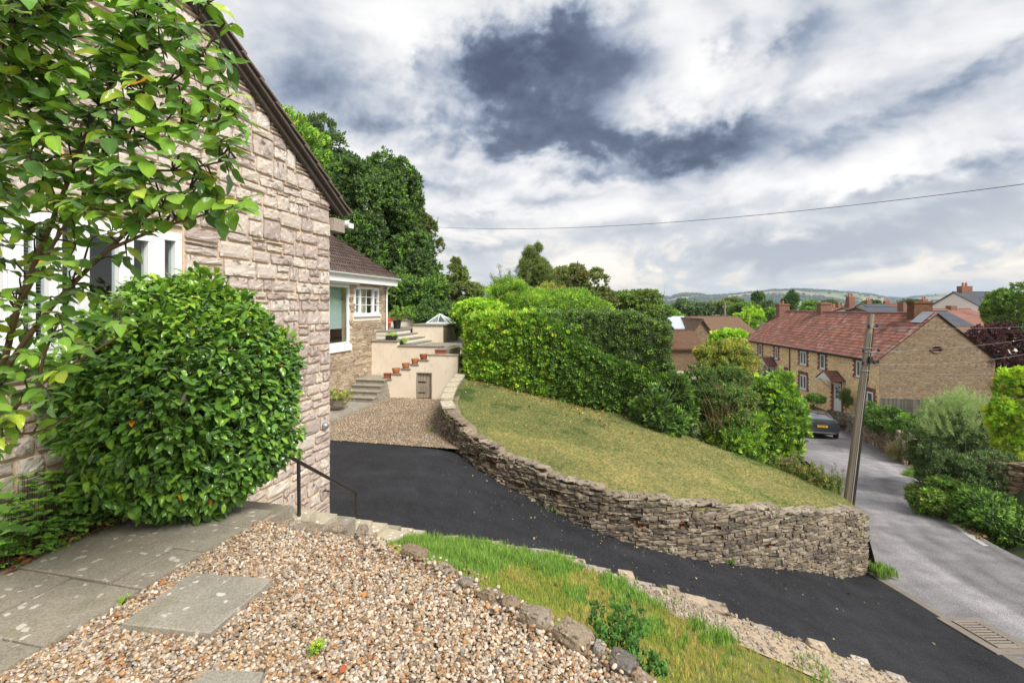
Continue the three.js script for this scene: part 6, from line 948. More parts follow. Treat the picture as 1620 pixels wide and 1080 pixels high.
// ---------------------------------------------------------------- foliage kinds
const SP = {
  broad: spray(9, 0.17, 0.095, 0.17, 11, 2), laurel: spray(8, 0.13, 0.055, 0.11, 12, 3), small: spray(14, 0.075, 0.042, 0.11, 13, 2), fine: spray(16, 0.10, 0.022, 0.16, 14, 2),
  needle: spray(16, 0.14, 0.025, 0.14, 15, 2), maple: spray(7, 0.12, 0.10, 0.14, 16, 3),
};
const G = {
  deep: [[0.030, 0.062, 0.018], [0.042, 0.085, 0.022], [0.025, 0.052, 0.02], [0.055, 0.10, 0.026]],
  mid: [[0.06, 0.12, 0.025], [0.08, 0.15, 0.03], [0.05, 0.10, 0.025], [0.10, 0.165, 0.03]],
  lime: [[0.17, 0.26, 0.03], [0.13, 0.22, 0.028], [0.21, 0.28, 0.035], [0.10, 0.19, 0.03]],
  gold: [[0.15, 0.155, 0.04], [0.12, 0.14, 0.035], [0.18, 0.155, 0.05], [0.10, 0.13, 0.03]],
  olive: [[0.075, 0.105, 0.034], [0.06, 0.09, 0.03], [0.095, 0.12, 0.042]],
  brown: [[0.085, 0.072, 0.034], [0.07, 0.07, 0.03], [0.105, 0.078, 0.04], [0.06, 0.075, 0.028]],
  grey: [[0.115, 0.155, 0.10], [0.09, 0.13, 0.08], [0.14, 0.18, 0.125], [0.07, 0.105, 0.062]],
  dusk: [[0.045, 0.075, 0.04], [0.06, 0.095, 0.045], [0.035, 0.06, 0.035]],
  purple: [[0.034, 0.013, 0.022], [0.046, 0.017, 0.027], [0.025, 0.011, 0.02], [0.062, 0.03, 0.04]],
};
const FM = leafMat(2.65, 2.65, 1.55), FMG = leafMat(2.65, 2.65, 1.55, gloss);
// crown of leaf sprays over a cloud of lobes
function crown(parent, c, rad, n, sp, cols, seed, o = {}) {
  const r = RNG(seed), lobes = [], ms = [], cs = [], q = new V3(), nl = o.lobes ?? 16, lr = o.lobe ?? 0.36;
  for (let i = 0; i < nl; i++) { let d; do { d = new V3(rr(r, -1, 1), rr(r, -1, 1), rr(r, -1, 1)); } while (d.length() > 1 || d.length() < 0.1); const k = Math.pow(d.length(), 0.35); d.normalize().multiplyScalar(k * (1 - lr * 0.75)); const taperK = o.cone ? 1 - o.cone * (d.y * 0.5 + 0.5) : 1; lobes.push([d.x * rad.x * taperK, d.y * rad.y, d.z * rad.z * taperK, lr * rr(r, 0.65, 1.25) * taperK, rr(r, 0.8, 1.2)]); }
  const m = Math.min(rad.x, rad.y, rad.z), sc = o.scale ?? 1;
  for (let i = 0; i < n; i++) {
    if (o.spire) {                                        // a spire: narrow whorls that thin towards the tip
      const h = Math.pow(r(), 1.3), an = r() * 6.283, w = Math.pow(1 - h, 0.75) * (0.7 + 0.3 * Math.sin(h * 34 + an * 2)) * (0.75 + 0.5 * n3(an * 1.2, h * 5, seed)) + 0.03, f = w * Math.sqrt(r()); q.set(c.x + Math.cos(an) * f * rad.x, c.y + (h * 2 - 1) * rad.y + rr(r, -0.1, 0.1), c.z + Math.sin(an) * f * rad.z);
      const s = sc * rr(r, 0.5, 1.1) * (1 - 0.35 * h); ms.push(trs(q.clone(), aim(new V3(Math.cos(an), 0.5, Math.sin(an)).add(jit(r, 0.5)), r), new V3(s, s, s))); cs.push(o.col ? o.col(q, r, Yup) : shadeOf(r, cols, 0.25)); continue;
    }
    const [lx, ly, lz, k, tone] = lobes[Math.floor(r() * nl)]; const d = new V3(rr(r, -1, 1), rr(r, -1, 1), rr(r, -1, 1)).normalize(); if (d.y < -0.35 && r() < 0.6) d.y *= -1;
    const f = k * (0.6 + 0.42 * Math.sqrt(r()) + 0.16 * n3(d.x * 2.6 + lx * 3 / rad.x, d.y * 2.6 + ly * 3 / rad.y, d.z * 2.6 + seed) + (r() < 0.1 ? 0.25 * r() : 0)); q.set(c.x + lx + d.x * f * rad.x, c.y + ly + d.y * f * rad.y, c.z + lz + d.z * f * rad.z);
    if (o.clip && !o.clip(q)) continue;
    const s = sc * rr(r, 0.65, 1.3), dir = d.clone().add(new V3(0, o.up ?? 0.35, 0)).add(jit(r, 0.5)); ms.push(trs(q.clone(), aim(dir, r), new V3(s, s, s)));
    const cl = o.col ? o.col(q, r, d) : shadeOf(r, cols, 0.22); cl.multiplyScalar(tone); cs.push(cl);
  }
  return instanced(parent, o.name ?? 'crown', SP[sp], o.glossy ? FMG : FM, ms, cs, 'stuff');
}
function limbs(parent, base, c, rad, seed, r0, n = 7, m = M.barkDark) {
  const r = RNG(seed), l = [], fork = base.clone().lerp(c, 0.55); fork.x += rr(r, -0.1, 0.1) * rad.x;
  l.push(taper([base, base.clone().lerp(fork, 0.5).add(jit(r, r0)), fork, c.clone().setY(c.y + rad.y * 0.5)], r0, r0 * 0.3, 10, 8));
  for (let i = 0; i < n; i++) { const e = c.clone().add(new V3(rr(r, -0.8, 0.8) * rad.x, rr(r, -0.5, 0.85) * rad.y, rr(r, -0.8, 0.8) * rad.z)), s = base.clone().lerp(fork, rr(r, 0.55, 1)); l.push(taper([s, s.clone().lerp(e, 0.45).add(new V3(0, 0.12 * rad.y, 0)), e], r0 * 0.45, r0 * 0.1, 8, 5)); }
  return part(parent, 'trunk', merge(l), m);
}
// a tree given by the outline of its crown in the photograph and its distance
function tree(name, label, px, py, rx, ry, D, n, sp, cols, seed, o = {}) {
  const k = D / FOCAL, c = P(px, py, D), rad = new V3(rx * k, ry * k, (o.rz ?? rx) * k * 0.9), gy = o.gy ?? groundY(c.x, D), base = new V3(c.x + (o.lean ?? 0), Math.min(gy, c.y - rad.y * 0.8), c.z);
  const t = thing(name, label, o.cat ?? 'tree', base, 0, o.group); crown(t, c, rad, n, sp, cols, seed, o); if (!o.bush) limbs(t, base, c, rad, seed + 1, o.r0 ?? rad.x * 0.07, o.nl ?? 7, o.bark);
  else { limbs(t, base, c, rad.clone().multiplyScalar(0.8), seed + 1, o.r0 ?? Math.min(0.06, rad.x * 0.05), o.nl ?? 9, o.bark); }
  for (const e of o.extra ?? []) crown(t, P(e[0], e[1], e[6] ?? D), new V3(e[2] * k, e[3] * k, e[2] * k), e[4], e[5] ?? sp, e[7] ?? cols, seed + 10 + e[0], Object.assign({}, o, { extra: 0 }));
  return t;
}
// ---------------------------------------------------------------- trees on the slope behind the house
tree('yellow_green_tree', 'yellow-green tree top rising just behind the stone gable roof', 455, 265, 75, 95, 30, 4200, 'broad', G.lime, 101, { lobes: 20, scale: 1.2, col: (q, r) => shadeOf(r, r() < 0.35 ? G.lime : G.mid, 0.25) });
tree('tall_dark_tree', 'tall dark tree behind the yellow-green crown, its top against the clouds', 490, 250, 70, 70, 40, 3200, 'broad', G.dusk, 103, { lobes: 20, lobe: 0.3, scale: 1.3 });
tree('big_dark_tree', 'large dense dark green tree behind the rear wing roof', 585, 360, 78, 128, 27, 11000, 'broad', G.deep, 105, { lobes: 60, lobe: 0.24, scale: 0.95, col: (q, r) => shadeOf(r, r() < 0.25 ? G.mid : r() < 0.4 ? G.dusk : G.deep, 0.3), extra: [[545, 300, 45, 60, 1800], [620, 430, 55, 70, 2400], [632, 320, 40, 70, 2000], [664, 425, 36, 58, 1600], [540, 420, 50, 70, 1500]] });
tree('rusty_tree', 'thin tree with rusty brown-tinged leaves right of the big dark tree', 668, 395, 34, 72, 29, 1500, 'broad', G.brown, 107, { lobes: 24, lobe: 0.22, scale: 0.85, col: (q, r) => shadeOf(r, r() < 0.6 ? G.brown : G.deep, 0.25), r0: 0.14 });
tree('understorey_shrub', 'mid-green bush mass below the dark tree behind the upper terrace', 655, 468, 55, 38, 24, 2600, 'broad', G.mid, 109, { bush: true, cat: 'shrub', col: (q, r) => shadeOf(r, r() < 0.5 ? G.mid : G.deep, 0.25) });
tree('slim_tree', 'slim pointed olive-green tree between the rusty tree and the hedge', 725, 464, 38, 28, 34, 1500, 'broad', G.olive, 111, { scale: 0.85, lobes: 26, lobe: 0.26, extra: [[723, 438, 20, 20, 600], [721, 420, 9, 12, 160], [748, 468, 24, 20, 500]] });
tree('back_thicket', 'dark shrubs in the gap left of the hedge top', 690, 500, 34, 26, 22, 1300, 'broad', G.deep, 113, { bush: true, cat: 'shrub' });
// behind the hedge
tree('whippy_tree', 'pale tree with long upright whippy shoots behind the left end of the hedge', 812, 478, 52, 34, 20, 2200, 'fine', G.lime, 121, { scale: 1.2, col: (q, r) => shadeOf(r, r() < 0.5 ? G.lime : G.mid, 0.25), bush: true });
tree('pointed_conifer', 'pointed dark olive conifer behind the whippy tree', 842, 458, 44, 26, 34, 1900, 'needle', G.olive, 123, { scale: 1.3, lobes: 26, lobe: 0.26, extra: [[843, 430, 27, 24, 1000], [840, 408, 13, 16, 380], [852, 394, 5, 9, 70], [862, 440, 20, 22, 500]], r0: 0.2 });
tree('copper_tree', 'brownish round tree right of the pointed conifer', 914, 456, 56, 40, 36, 3200, 'broad', G.brown, 125, { lobes: 40, lobe: 0.24, extra: [[872, 462, 34, 24, 900], [950, 474, 30, 18, 700]], col: (q, r) => shadeOf(r, r() < 0.45 ? G.brown : G.olive, 0.25) });
tree('bright_shrub', 'light green bushy shrub showing over the middle of the hedge', 905, 482, 75, 22, 21, 2800, 'fine', G.mid, 127, { bush: true, cat: 'shrub', scale: 1.3, col: (q, r) => shadeOf(r, r() < 0.35 ? G.lime : G.mid, 0.25) });
tree('yellow_shrub', 'yellow-tinged shrub over the hedge left of the bright green one', 868, 470, 30, 24, 24, 1000, 'fine', G.gold, 129, { bush: true, cat: 'shrub', scale: 1.1 });
tree('rounded_tree', 'rounded olive tree behind the right end of the hedge', 1000, 484, 50, 26, 38, 2400, 'broad', G.olive, 131, { lobes: 20, col: (q, r) => shadeOf(r, r() < 0.6 ? G.olive : G.mid, 0.25) });
tree('hedge_end_tree', 'dark green tree just left of the pale-roofed shed', 1036, 506, 26, 20, 42, 1500, 'broad', G.deep, 133, {});
// whippy shoots
{
  const o = thing('tall_shoots', 'sparse dark leafy shoots sticking up against the sky behind the hedge', 'shrub', P(795, 520, 19.5)), r = RNG(9), l = [], ms = [], cs = [];
  for (const [x, y, x2, y2] of [[800, 490, 776, 432], [805, 490, 789, 422], [812, 490, 806, 428], [818, 490, 822, 440], [795, 490, 768, 455], [826, 490, 838, 428]]) { const a = P(x, y, 19.5), b = P(x2, y2, 19.5); l.push(taper([a, a.clone().lerp(b, 0.5).add(jit(r, 0.06)), b], 0.02, 0.006, 8, 5)); for (let i = 0; i < 26; i++) { const p = a.clone().lerp(b, rr(r, 0.1, 1.02)).add(jit(r, 0.07)); ms.push(trs(p, aim(jit(r, 1).add(new V3(0, 0.7, 0)), r), new V3(0.75, 0.75, 0.75))); cs.push(shadeOf(r, G.olive)); } }
  part(o, 'stems', merge(l), M.barkDark); instanced(o, 'leaves', SP.fine, FM, ms, cs, 'stuff');
}
// ---------------------------------------------------------------- trees of the vale and the town
{
  const list = [[1062, 498, 26, 16, 70, G.mid], [1105, 492, 24, 12, 120, G.dusk], [1140, 488, 22, 10, 140, G.olive], [1178, 492, 26, 13, 82, G.mid], [1200, 478, 9, 15, 110, G.deep], [1188, 503, 22, 15, 66, G.lime], [1213, 488, 12, 12, 95, G.dusk], [1226, 500, 14, 12, 72, G.mid], [1250, 478, 10, 15, 100, G.deep], [1160, 481, 16, 9, 160, G.olive], [1290, 486, 24, 9, 150, G.mid], [1080, 484, 18, 8, 200, G.dusk], [1315, 484, 14, 7, 170, G.dusk], [1380, 484, 16, 7, 180, G.deep], [1445, 482, 18, 6, 170, G.dusk], [1535, 490, 22, 7, 140, G.olive]];
  const what = ['rounded green tree left of the pale-roofed shed', 'dark distant tree above the pale metal roof', 'distant olive tree behind the far pole', 'green tree behind the brown barn roof', 'narrow dark tree standing above the barn roof', 'bright yellow-green tree at the end of the barn roof', 'dark small tree between barn and cottage roof', 'green tree touching the left end of the red roof', 'narrow dark tree behind the left chimneys', 'small olive tree far behind the barn', 'green tree just above the red cottage ridge', 'faint distant tree above the shed at the vale edge', 'dark low tree behind the town chimneys, leftmost', 'dark tree behind the middle town chimneys', 'low dark tree left of the big chimney stack', 'olive tree between the grey town roofs at right'];
  list.forEach(([x, y, a, b, D, c], i) => tree('vale_tree', what[i], x, y, a, b, D, 700, 'broad', c, 201 + i, { lobes: 14, scale: D / 34, nl: 4 }));
  tree('garden_tree', 'big mid-green tree filling the right edge beside the tall chimney', 1612, 490, 48, 44, 40, 3600, 'broad', G.mid, 231, { lobes: 24, lobe: 0.32, col: (q, r) => shadeOf(r, r() < 0.6 ? G.mid : G.olive, 0.25) });
  tree('purple_tree', 'dark purple-leaved tree right of the cottage gable', 1590, 560, 66, 52, 31, 3600, 'maple', G.purple, 233, { lobes: 26, lobe: 0.3, scale: 1.1, extra: [[1600, 620, 50, 40, 1200]] });
  // wood and hedgerow masses too far to tell apart
  const r = RNG(77), ms = [], cs = [], g = new THREE.IcosahedronGeometry(1, 1), p = g.attributes.position, q = new V3(); for (let i = 0; i < p.count; i++) { q.fromBufferAttribute(p, i).multiplyScalar(1 + 0.35 * n3(p.getX(i) * 2.2, p.getY(i) * 2.2, p.getZ(i) * 2.2 + 4)); p.setXYZ(i, q.x, q.y, q.z); } g.computeVertexNormals();
  for (let i = 0; i < 60000 && ms.length < 11000; i++) {
    const d = 200 * Math.pow(4200 / 200, Math.pow(r(), 0.75)), x = lerp(-0.35, 1.2, r()) * d, c = landCol(x, d), dark = c[1] < 0.09; if (!dark && r() > (d < 700 ? 0.08 : 0.006)) continue; if (dark && d > 900 && r() < 0.35) continue; if (d < 330 && r() < 0.3) continue;
    const s = rr(r, 3.0, 6.0) * (d > 1500 ? 1.5 : 1); ms.push(trs(v(x, groundY(x, d) + s * 0.45, d), new THREE.Euler(0, r() * 6, 0), new V3(s * rr(r, 0.9, 1.6), s, s * 1.2))); const k = rr(r, 0.7, 1.3); cs.push(lin(0.045 * k, 0.068 * k, 0.028 * k));
  }
  tag(instanced(scene, 'distant_woods', g, mat({ roughness: 1 }), ms, cs, 'stuff'), 'distant woods and hedgerows across the vale and on the hills', 'woodland');
}
// ---------------------------------------------------------------- the clipped hedge above the lawn
const hedgeFront = (s) => { const [x, d, y] = lawnBack(clamp(s, 0, 1)); return v(x, y, d); };
function hedge(name, label, s0, s1, top, low, depth, n, sp, color, seed, push) {
  const a = hedgeFront((s0 + s1) / 2), o = thing(name, label, 'hedge', a), r = RNG(seed), ms = [], cs = [], N = new V3(-0.25, 0, 1).normalize();
  const pt = (s, h, dd) => { const b = hedgeFront(s), t = top(s), l = low(s); return new V3(b.x, lerp(b.y + l, t, h), b.z - dd); };
  for (let i = 0; i < n; i++) {
    const k = r(); let p, d, s = lerp(s0, s1, r());
    if (k < 0.66) { const h = Math.pow(r(), 0.9); p = pt(s, h, push + 0.16 * (h > 0.85 ? (h - 0.85) * 5 : 0) - 0.08 * Math.sin(h * 2)); d = N.clone(); if (h > 0.85) d.y += (h - 0.85) * 5; }
    else if (k < 0.92) { p = pt(s, 1, push + 0.1 + r() * depth); p.y -= 0.05; d = Yup.clone().add(jit(r, 0.2)); }
    else { const e = r() < 0.5; s = e ? s0 : s1; p = pt(s, r(), push + r() * depth); d = new V3(e ? -1 : 1, 0.1, 0.2); }
    const bump = 0.13 * fbm(p.x * 1.6, p.y * 1.6, p.z * 1.6 + seed, 3) + 0.05 * n3(p.x * 6, p.y * 6, p.z * 6); p.addScaledVector(d.clone().normalize(), bump * 1.6 - r() * 0.10 + (r() < 0.04 ? 0.12 : 0));
    const sc = rr(r, 0.75, 1.3); ms.push(trs(p, aim(d.clone().add(new V3(0, 0.45, 0)).add(jit(r, 0.55)), r), new V3(sc, sc, sc))); cs.push(color(p, r, s));
  }
  instanced(o, 'foliage', SP[sp], FMG, ms, cs, 'stuff');
  // leaves and stems inside the hedge
  const ms2 = [], cs2 = [], st = []; for (let i = 0; i < n * 0.5; i++) { const s = lerp(s0, s1, r()), p = pt(s, r(), push + 0.12 + r() * 0.9); p.y -= 0.1; const k = rr(r, 0.9, 1.4); ms2.push(trs(p, aim(jit(r, 1), r), new V3(k, k, k))); cs2.push(color(p, r, s)); }
  instanced(o, 'inner_foliage', SP[sp], FM, ms2, cs2, 'stuff');
  for (let i = 0; i < 26; i++) { const s = lerp(s0, s1, (i + 0.5) / 26), b = pt(s, -0.02, push + 0.7), e = pt(s, 0.85, push + rr(r, 0.3, 1)); st.push(taper([b, b.clone().lerp(e, 0.5).add(jit(r, 0.15)), e], 0.03, 0.01, 6, 5)); } part(o, 'stems', merge(st), M.bark);
  return o;
}
{
  const pxs = (s) => toPx(hedgeFront(s))[0];
  const topY = (s) => { const b = hedgeFront(s), px = toPx(b)[0], py = px < 800 ? lerp(505, 496, (px - 722) / 78) : px < 1010 ? 496 : lerp(496, 520, (px - 1010) / 60); return yAt(py, -b.z); };
  const lowTop = (s) => { const px = pxs(s), t = topY(s), b = hedgeFront(s).y; return px < 830 ? t : lerp(t, lerp(b, t, 0.5), sstep(830, 1000, px)); };
  const laurelCol = (p, r) => { const px = CX + FOCAL * p.x / -p.z, k = sstep(760, 960, px) + 0.3 * n3(p.x * 1.3, p.y * 1.3, 2); const y = r() < 0.06 * (1 - k); return y ? shadeOf(r, [[0.26, 0.25, 0.04], [0.22, 0.24, 0.04]]) : shadeOf(r, r() < 0.75 - 0.7 * k ? G.lime : r() < 0.75 ? G.mid : [[0.05, 0.105, 0.022]], 0.25); };
  hedge('laurel_hedge', 'clipped bright green laurel hedge along the top of the lawn', 0.115, 0.845, lowTop, () => 0.02, 1.5, 11000, 'laurel', laurelCol, 301, 0.05);
  hedge('privet_hedge', 'darker small-leaved part of the hedge, upper right behind the laurel', 0.46, 0.85, topY, () => 0.4, 1.7, 7000, 'small', (p, r) => shadeOf(r, r() < 0.2 + 0.6 * sstep(960, 830, CX + FOCAL * p.x / -p.z) ? (r() < 0.3 ? G.lime : G.mid) : [[0.036, 0.062, 0.026], [0.05, 0.08, 0.033], [0.06, 0.095, 0.04]], 0.25), 303, 0.28);
  const o = tree('rear_laurel_hedge', 'bright-topped laurel hedge further back above the left end of the lawn hedge', 765, 495, 46, 20, 19, 2400, 'laurel', G.lime, 305, { bush: true, cat: 'hedge', lobes: 22, lobe: 0.4 });
  tree('hedge_gap_laurel', 'dark laurel between the rendered box and the lawn hedge', 724, 512, 12, 30, 20.6, 900, 'laurel', G.mid, 307, { bush: true, cat: 'shrub', lobes: 14, lobe: 0.4 });
}
// fallen leaves along the hedge foot
{
  const r = RNG(55), ms = [], cs = []; for (let i = 0; i < 420; i++) { const p = lawnAt(rr(r, 0.1, 0.85), 1 - Math.abs(rr(r, -0.2, 0.2)) * r() * (i % 5 ? 1 : 4)); p.y += 0.03; ms.push(trs(p, new THREE.Euler(rr(r, 1.1, 1.9), rr(r, 0, 6), 0), new V3(1, 1, 1).multiplyScalar(rr(r, 0.6, 1.1)))); cs.push(shadeOf(r, [[0.42, 0.2, 0.04], [0.5, 0.32, 0.06], [0.3, 0.12, 0.04], [0.55, 0.45, 0.2]])); }
  tag(instanced(scene, 'fallen_leaves', leafGeo(0.12, 0.06, 0.2, 0.2, 3), mat({ roughness: 0.8 }), ms, cs, 'stuff'), 'orange and yellow fallen leaves on the lawn along the hedge foot', 'fallen leaves');
}
// ---------------------------------------------------------------- unclipped shrubs between the hedge and the lane
{
  const mix = (a, b, f) => (q, r) => shadeOf(r, r() < f ? a : b, 0.25);
  tree('leafy_shrub', 'loose green laurel shrub growing out of the right end of the hedge', 1050, 650, 52, 72, 13.9, 3600, 'laurel', G.mid, 311, { bush: true, cat: 'shrub', lobes: 22, lobe: 0.36, glossy: true, col: mix(G.mid, G.deep, 0.45), gy: -4.1 });
  tree('wild_laurel', 'bright green unclipped laurel shrub hiding the front of the parked car', 1225, 668, 52, 78, 15.2, 5200, 'laurel', G.lime, 313, { bush: true, cat: 'shrub', lobes: 40, lobe: 0.3, glossy: true, col: mix(G.lime, G.mid, 0.3), gy: -5.6, extra: [[1165, 700, 50, 50, 1800, 'laurel', 14.6, G.mid]] });
  tree('bramble_shrub', 'tangled shrub with bare brown twigs between the two laurels', 1140, 645, 60, 72, 14.9, 3200, 'small', G.deep, 315, { bush: true, cat: 'shrub', lobes: 20, lobe: 0.36, col: mix(G.deep, G.olive, 0.6), gy: -4.8, nl: 10, bark: M.bark });
  tree('golden_shrub', 'golden brown-topped shrub in front of the barn', 1150, 572, 48, 34, 16.5, 2400, 'small', G.gold, 317, { bush: true, cat: 'shrub', lobes: 20, lobe: 0.34, scale: 1.0, col: mix(G.gold, G.olive, 0.7), gy: -5, extra: [[1160, 600, 40, 30, 900, 'small', 16.2, G.olive]] });
  tree('lime_laurel', 'light green laurel shoots rising behind the golden shrub top', 1156, 545, 34, 24, 17.6, 1300, 'laurel', G.lime, 319, { bush: true, cat: 'shrub', lobes: 16, lobe: 0.34, gy: -5.3, scale: 1.15 });
  const o = thing('dead_twigs', 'bare tangled brown stems showing between the shrubs', 'stems', P(1150, 690, 14.2)), r = RNG(8), l = []; for (let i = 0; i < 45; i++) { const a = P(rr(r, 1125, 1180), rr(r, 660, 720), 14.2), b = P(rr(r, 1105, 1215), rr(r, 590, 660), rr(r, 13.8, 14.3)); l.push(taper([a, a.clone().lerp(b, 0.5).add(jit(r, 0.25)), b], 0.012, 0.005, 6, 4)); } part(o, 'stems', merge(l), M.bark);
  // red valerian by the lane
  const vl = thing('red_valerian', 'red valerian with faded pink flower heads at the lawn tip by the lane', 'flowering plant', v(8.4, -4.9, 12.6)), ms = [], cs = [], fm = [], fc = [], st = [];
  for (let i = 0; i < 150; i++) { const t = r(), b = P(lerp(1236, 1322, t) + rr(r, -14, 14), lerp(752, 786, t) + rr(r, -8, 6), lerp(12.9, 11.6, t)), h = rr(r, 0.3, 0.62), e = b.clone().add(new V3(rr(r, -0.16, 0.16), h, rr(r, -0.1, 0.1))); st.push(taper([b, b.clone().lerp(e, 0.6).add(jit(r, 0.03)), e], 0.006, 0.003, 4, 4)); for (let k = 0; k < 5; k++) { ms.push(trs(b.clone().lerp(e, rr(r, 0.05, 0.85)), aim(jit(r, 1).add(new V3(0, 0.6, 0)), r), new V3(0.6, 0.6, 0.6))); cs.push(shadeOf(r, r() < 0.3 ? G.gold : G.olive)); } if (r() < 0.4) for (let k = 0; k < 3; k++) { fm.push(trs(e.clone().add(jit(r, 0.04)), aim(jit(r, 1), r), new V3(0.34, 0.34, 0.34))); fc.push(shadeOf(r, [[0.13, 0.06, 0.09], [0.15, 0.10, 0.12], [0.11, 0.07, 0.07], [0.16, 0.14, 0.13]])); } }
  part(vl, 'stems', merge(st), mat({ color: lin(0.10, 0.12, 0.04) })); instanced(vl, 'foliage', SP.small, FM, ms, cs, 'stuff'); instanced(vl, 'flowers', SP.small, FM, fm, fc, 'stuff');
}
// ---------------------------------------------------------------- right-hand side of the lane
{
  const mix = (a, b, f) => (q, r) => shadeOf(r, r() < f ? a : b, 0.25);
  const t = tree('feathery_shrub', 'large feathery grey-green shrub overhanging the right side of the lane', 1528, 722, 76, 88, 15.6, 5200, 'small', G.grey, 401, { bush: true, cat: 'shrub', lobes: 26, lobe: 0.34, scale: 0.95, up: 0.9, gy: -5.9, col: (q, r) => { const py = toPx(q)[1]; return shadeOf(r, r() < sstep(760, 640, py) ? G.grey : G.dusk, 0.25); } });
  const r = RNG(6), ms = [], cs = []; for (let i = 0; i < 300; i++) { const a = r() * Math.PI, b = P(1520 + Math.cos(a) * rr(r, 5, 70), 690 - Math.sin(a) * rr(r, 40, 62), 15.6 + rr(r, -1, 1)), d = new V3(Math.cos(a) * 0.5 + rr(r, -0.2, 0.2), 1, rr(r, -0.3, 0.3)).normalize(), L = rr(r, 0.25, 0.6); for (let k = 0; k < 7; k++) { ms.push(trs(b.clone().addScaledVector(d, L * k / 7), aim(d.clone().add(jit(r, 0.5)), r), new V3(0.42, 0.5, 0.42))); cs.push(shadeOf(r, [[0.14, 0.19, 0.115], [0.115, 0.165, 0.095], [0.165, 0.21, 0.14]])); } }
  instanced(t, 'shoots', SP.fine, FM, ms, cs, 'stuff');
  tree('verge_shrub', 'low mid-green shrubs at the lane edge below the feathery shrub', 1488, 792, 42, 36, 13.9, 2200, 'broad', G.mid, 405, { bush: true, cat: 'shrub', lobes: 20, scale: 0.6, col: mix(G.mid, G.olive, 0.5), gy: -6.1 });
  tree('verge_bush', 'dark green leafy bush at the lane edge by the right edge of the photograph', 1585, 826, 58, 42, 12.6, 3000, 'broad', G.deep, 407, { bush: true, cat: 'shrub', lobes: 20, scale: 0.6, col: mix(G.deep, G.mid, 0.6), gy: -5.9 });
  tree('maple', 'young yellow-green maple leaning in from the right edge', 1622, 660, 46, 84, 12.8, 1900, 'maple', G.lime, 409, { lobes: 24, lobe: 0.24, scale: 0.75, gy: -4.8, r0: 0.05, lean: 0.5, col: mix(G.lime, [[0.16, 0.2, 0.03], [0.2, 0.22, 0.035]], 0.7) });
  tree('wall_ivy', 'dark ivy hanging over the top of the lane side wall', 1415, 668, 42, 22, 24.2, 1700, 'small', G.deep, 411, { bush: true, cat: 'ivy', lobes: 18, scale: 1.2, gy: -7.2, col: mix(G.deep, G.mid, 0.7), extra: [[1375, 660, 22, 26, 700, 'small', 25.5], [1440, 680, 26, 22, 700, 'small', 22.5]] });
  tree('dry_wall_plant', 'straw-brown dry plants hanging on the lane side wall', 1432, 718, 22, 26, 21.4, 600, 'fine', G.gold, 413, { bush: true, cat: 'plant', scale: 0.9, gy: -6.9, col: mix([[0.11, 0.09, 0.06], [0.14, 0.115, 0.08]], G.olive, 0.7) });
  tree('cottage_shrub', 'low green shrubs in the front garden of the cottages', 1288, 632, 16, 9, 33.5, 500, 'small', G.mid, 415, { bush: true, cat: 'shrub', scale: 1.2, gy: -7.6 });
  tree('door_shrub', 'rounded shrub beside the white cottage door', 1339, 630, 8, 14, 32.3, 420, 'small', G.olive, 417, { bush: true, cat: 'shrub', scale: 1.2, gy: -7.5 });
  tree('roadside_weeds', 'weedy green strip at the foot of the lane side wall', 1455, 757, 26, 10, 18.8, 500, 'fine', G.mid, 419, { bush: true, cat: 'weeds', gy: -6.7 });
  const fl = [], fcs = []; for (let i = 0; i < 500; i++) { const s = rr(r, 0.40, 0.62), tt = rr(r, 0.93, 1.03), [x, d] = lanePoint(s, tt); fl.push(trs(v(x, roadY(d) + 0.03, d), new THREE.Euler(rr(r, 1.2, 1.9), r() * 6, 0), new V3(1, 1, 1).multiplyScalar(rr(r, 0.4, 0.8)))); fcs.push(shadeOf(r, [[0.3, 0.16, 0.05], [0.22, 0.12, 0.05], [0.38, 0.24, 0.08]])); }
  tag(instanced(scene, 'lane_leaf_litter', leafGeo(0.12, 0.07, 0.2, 0.2, 2), mat({ roughness: 0.9 }), fl, fcs, 'stuff'), 'brown leaf litter along the right edge of the lane', 'fallen leaves');
}
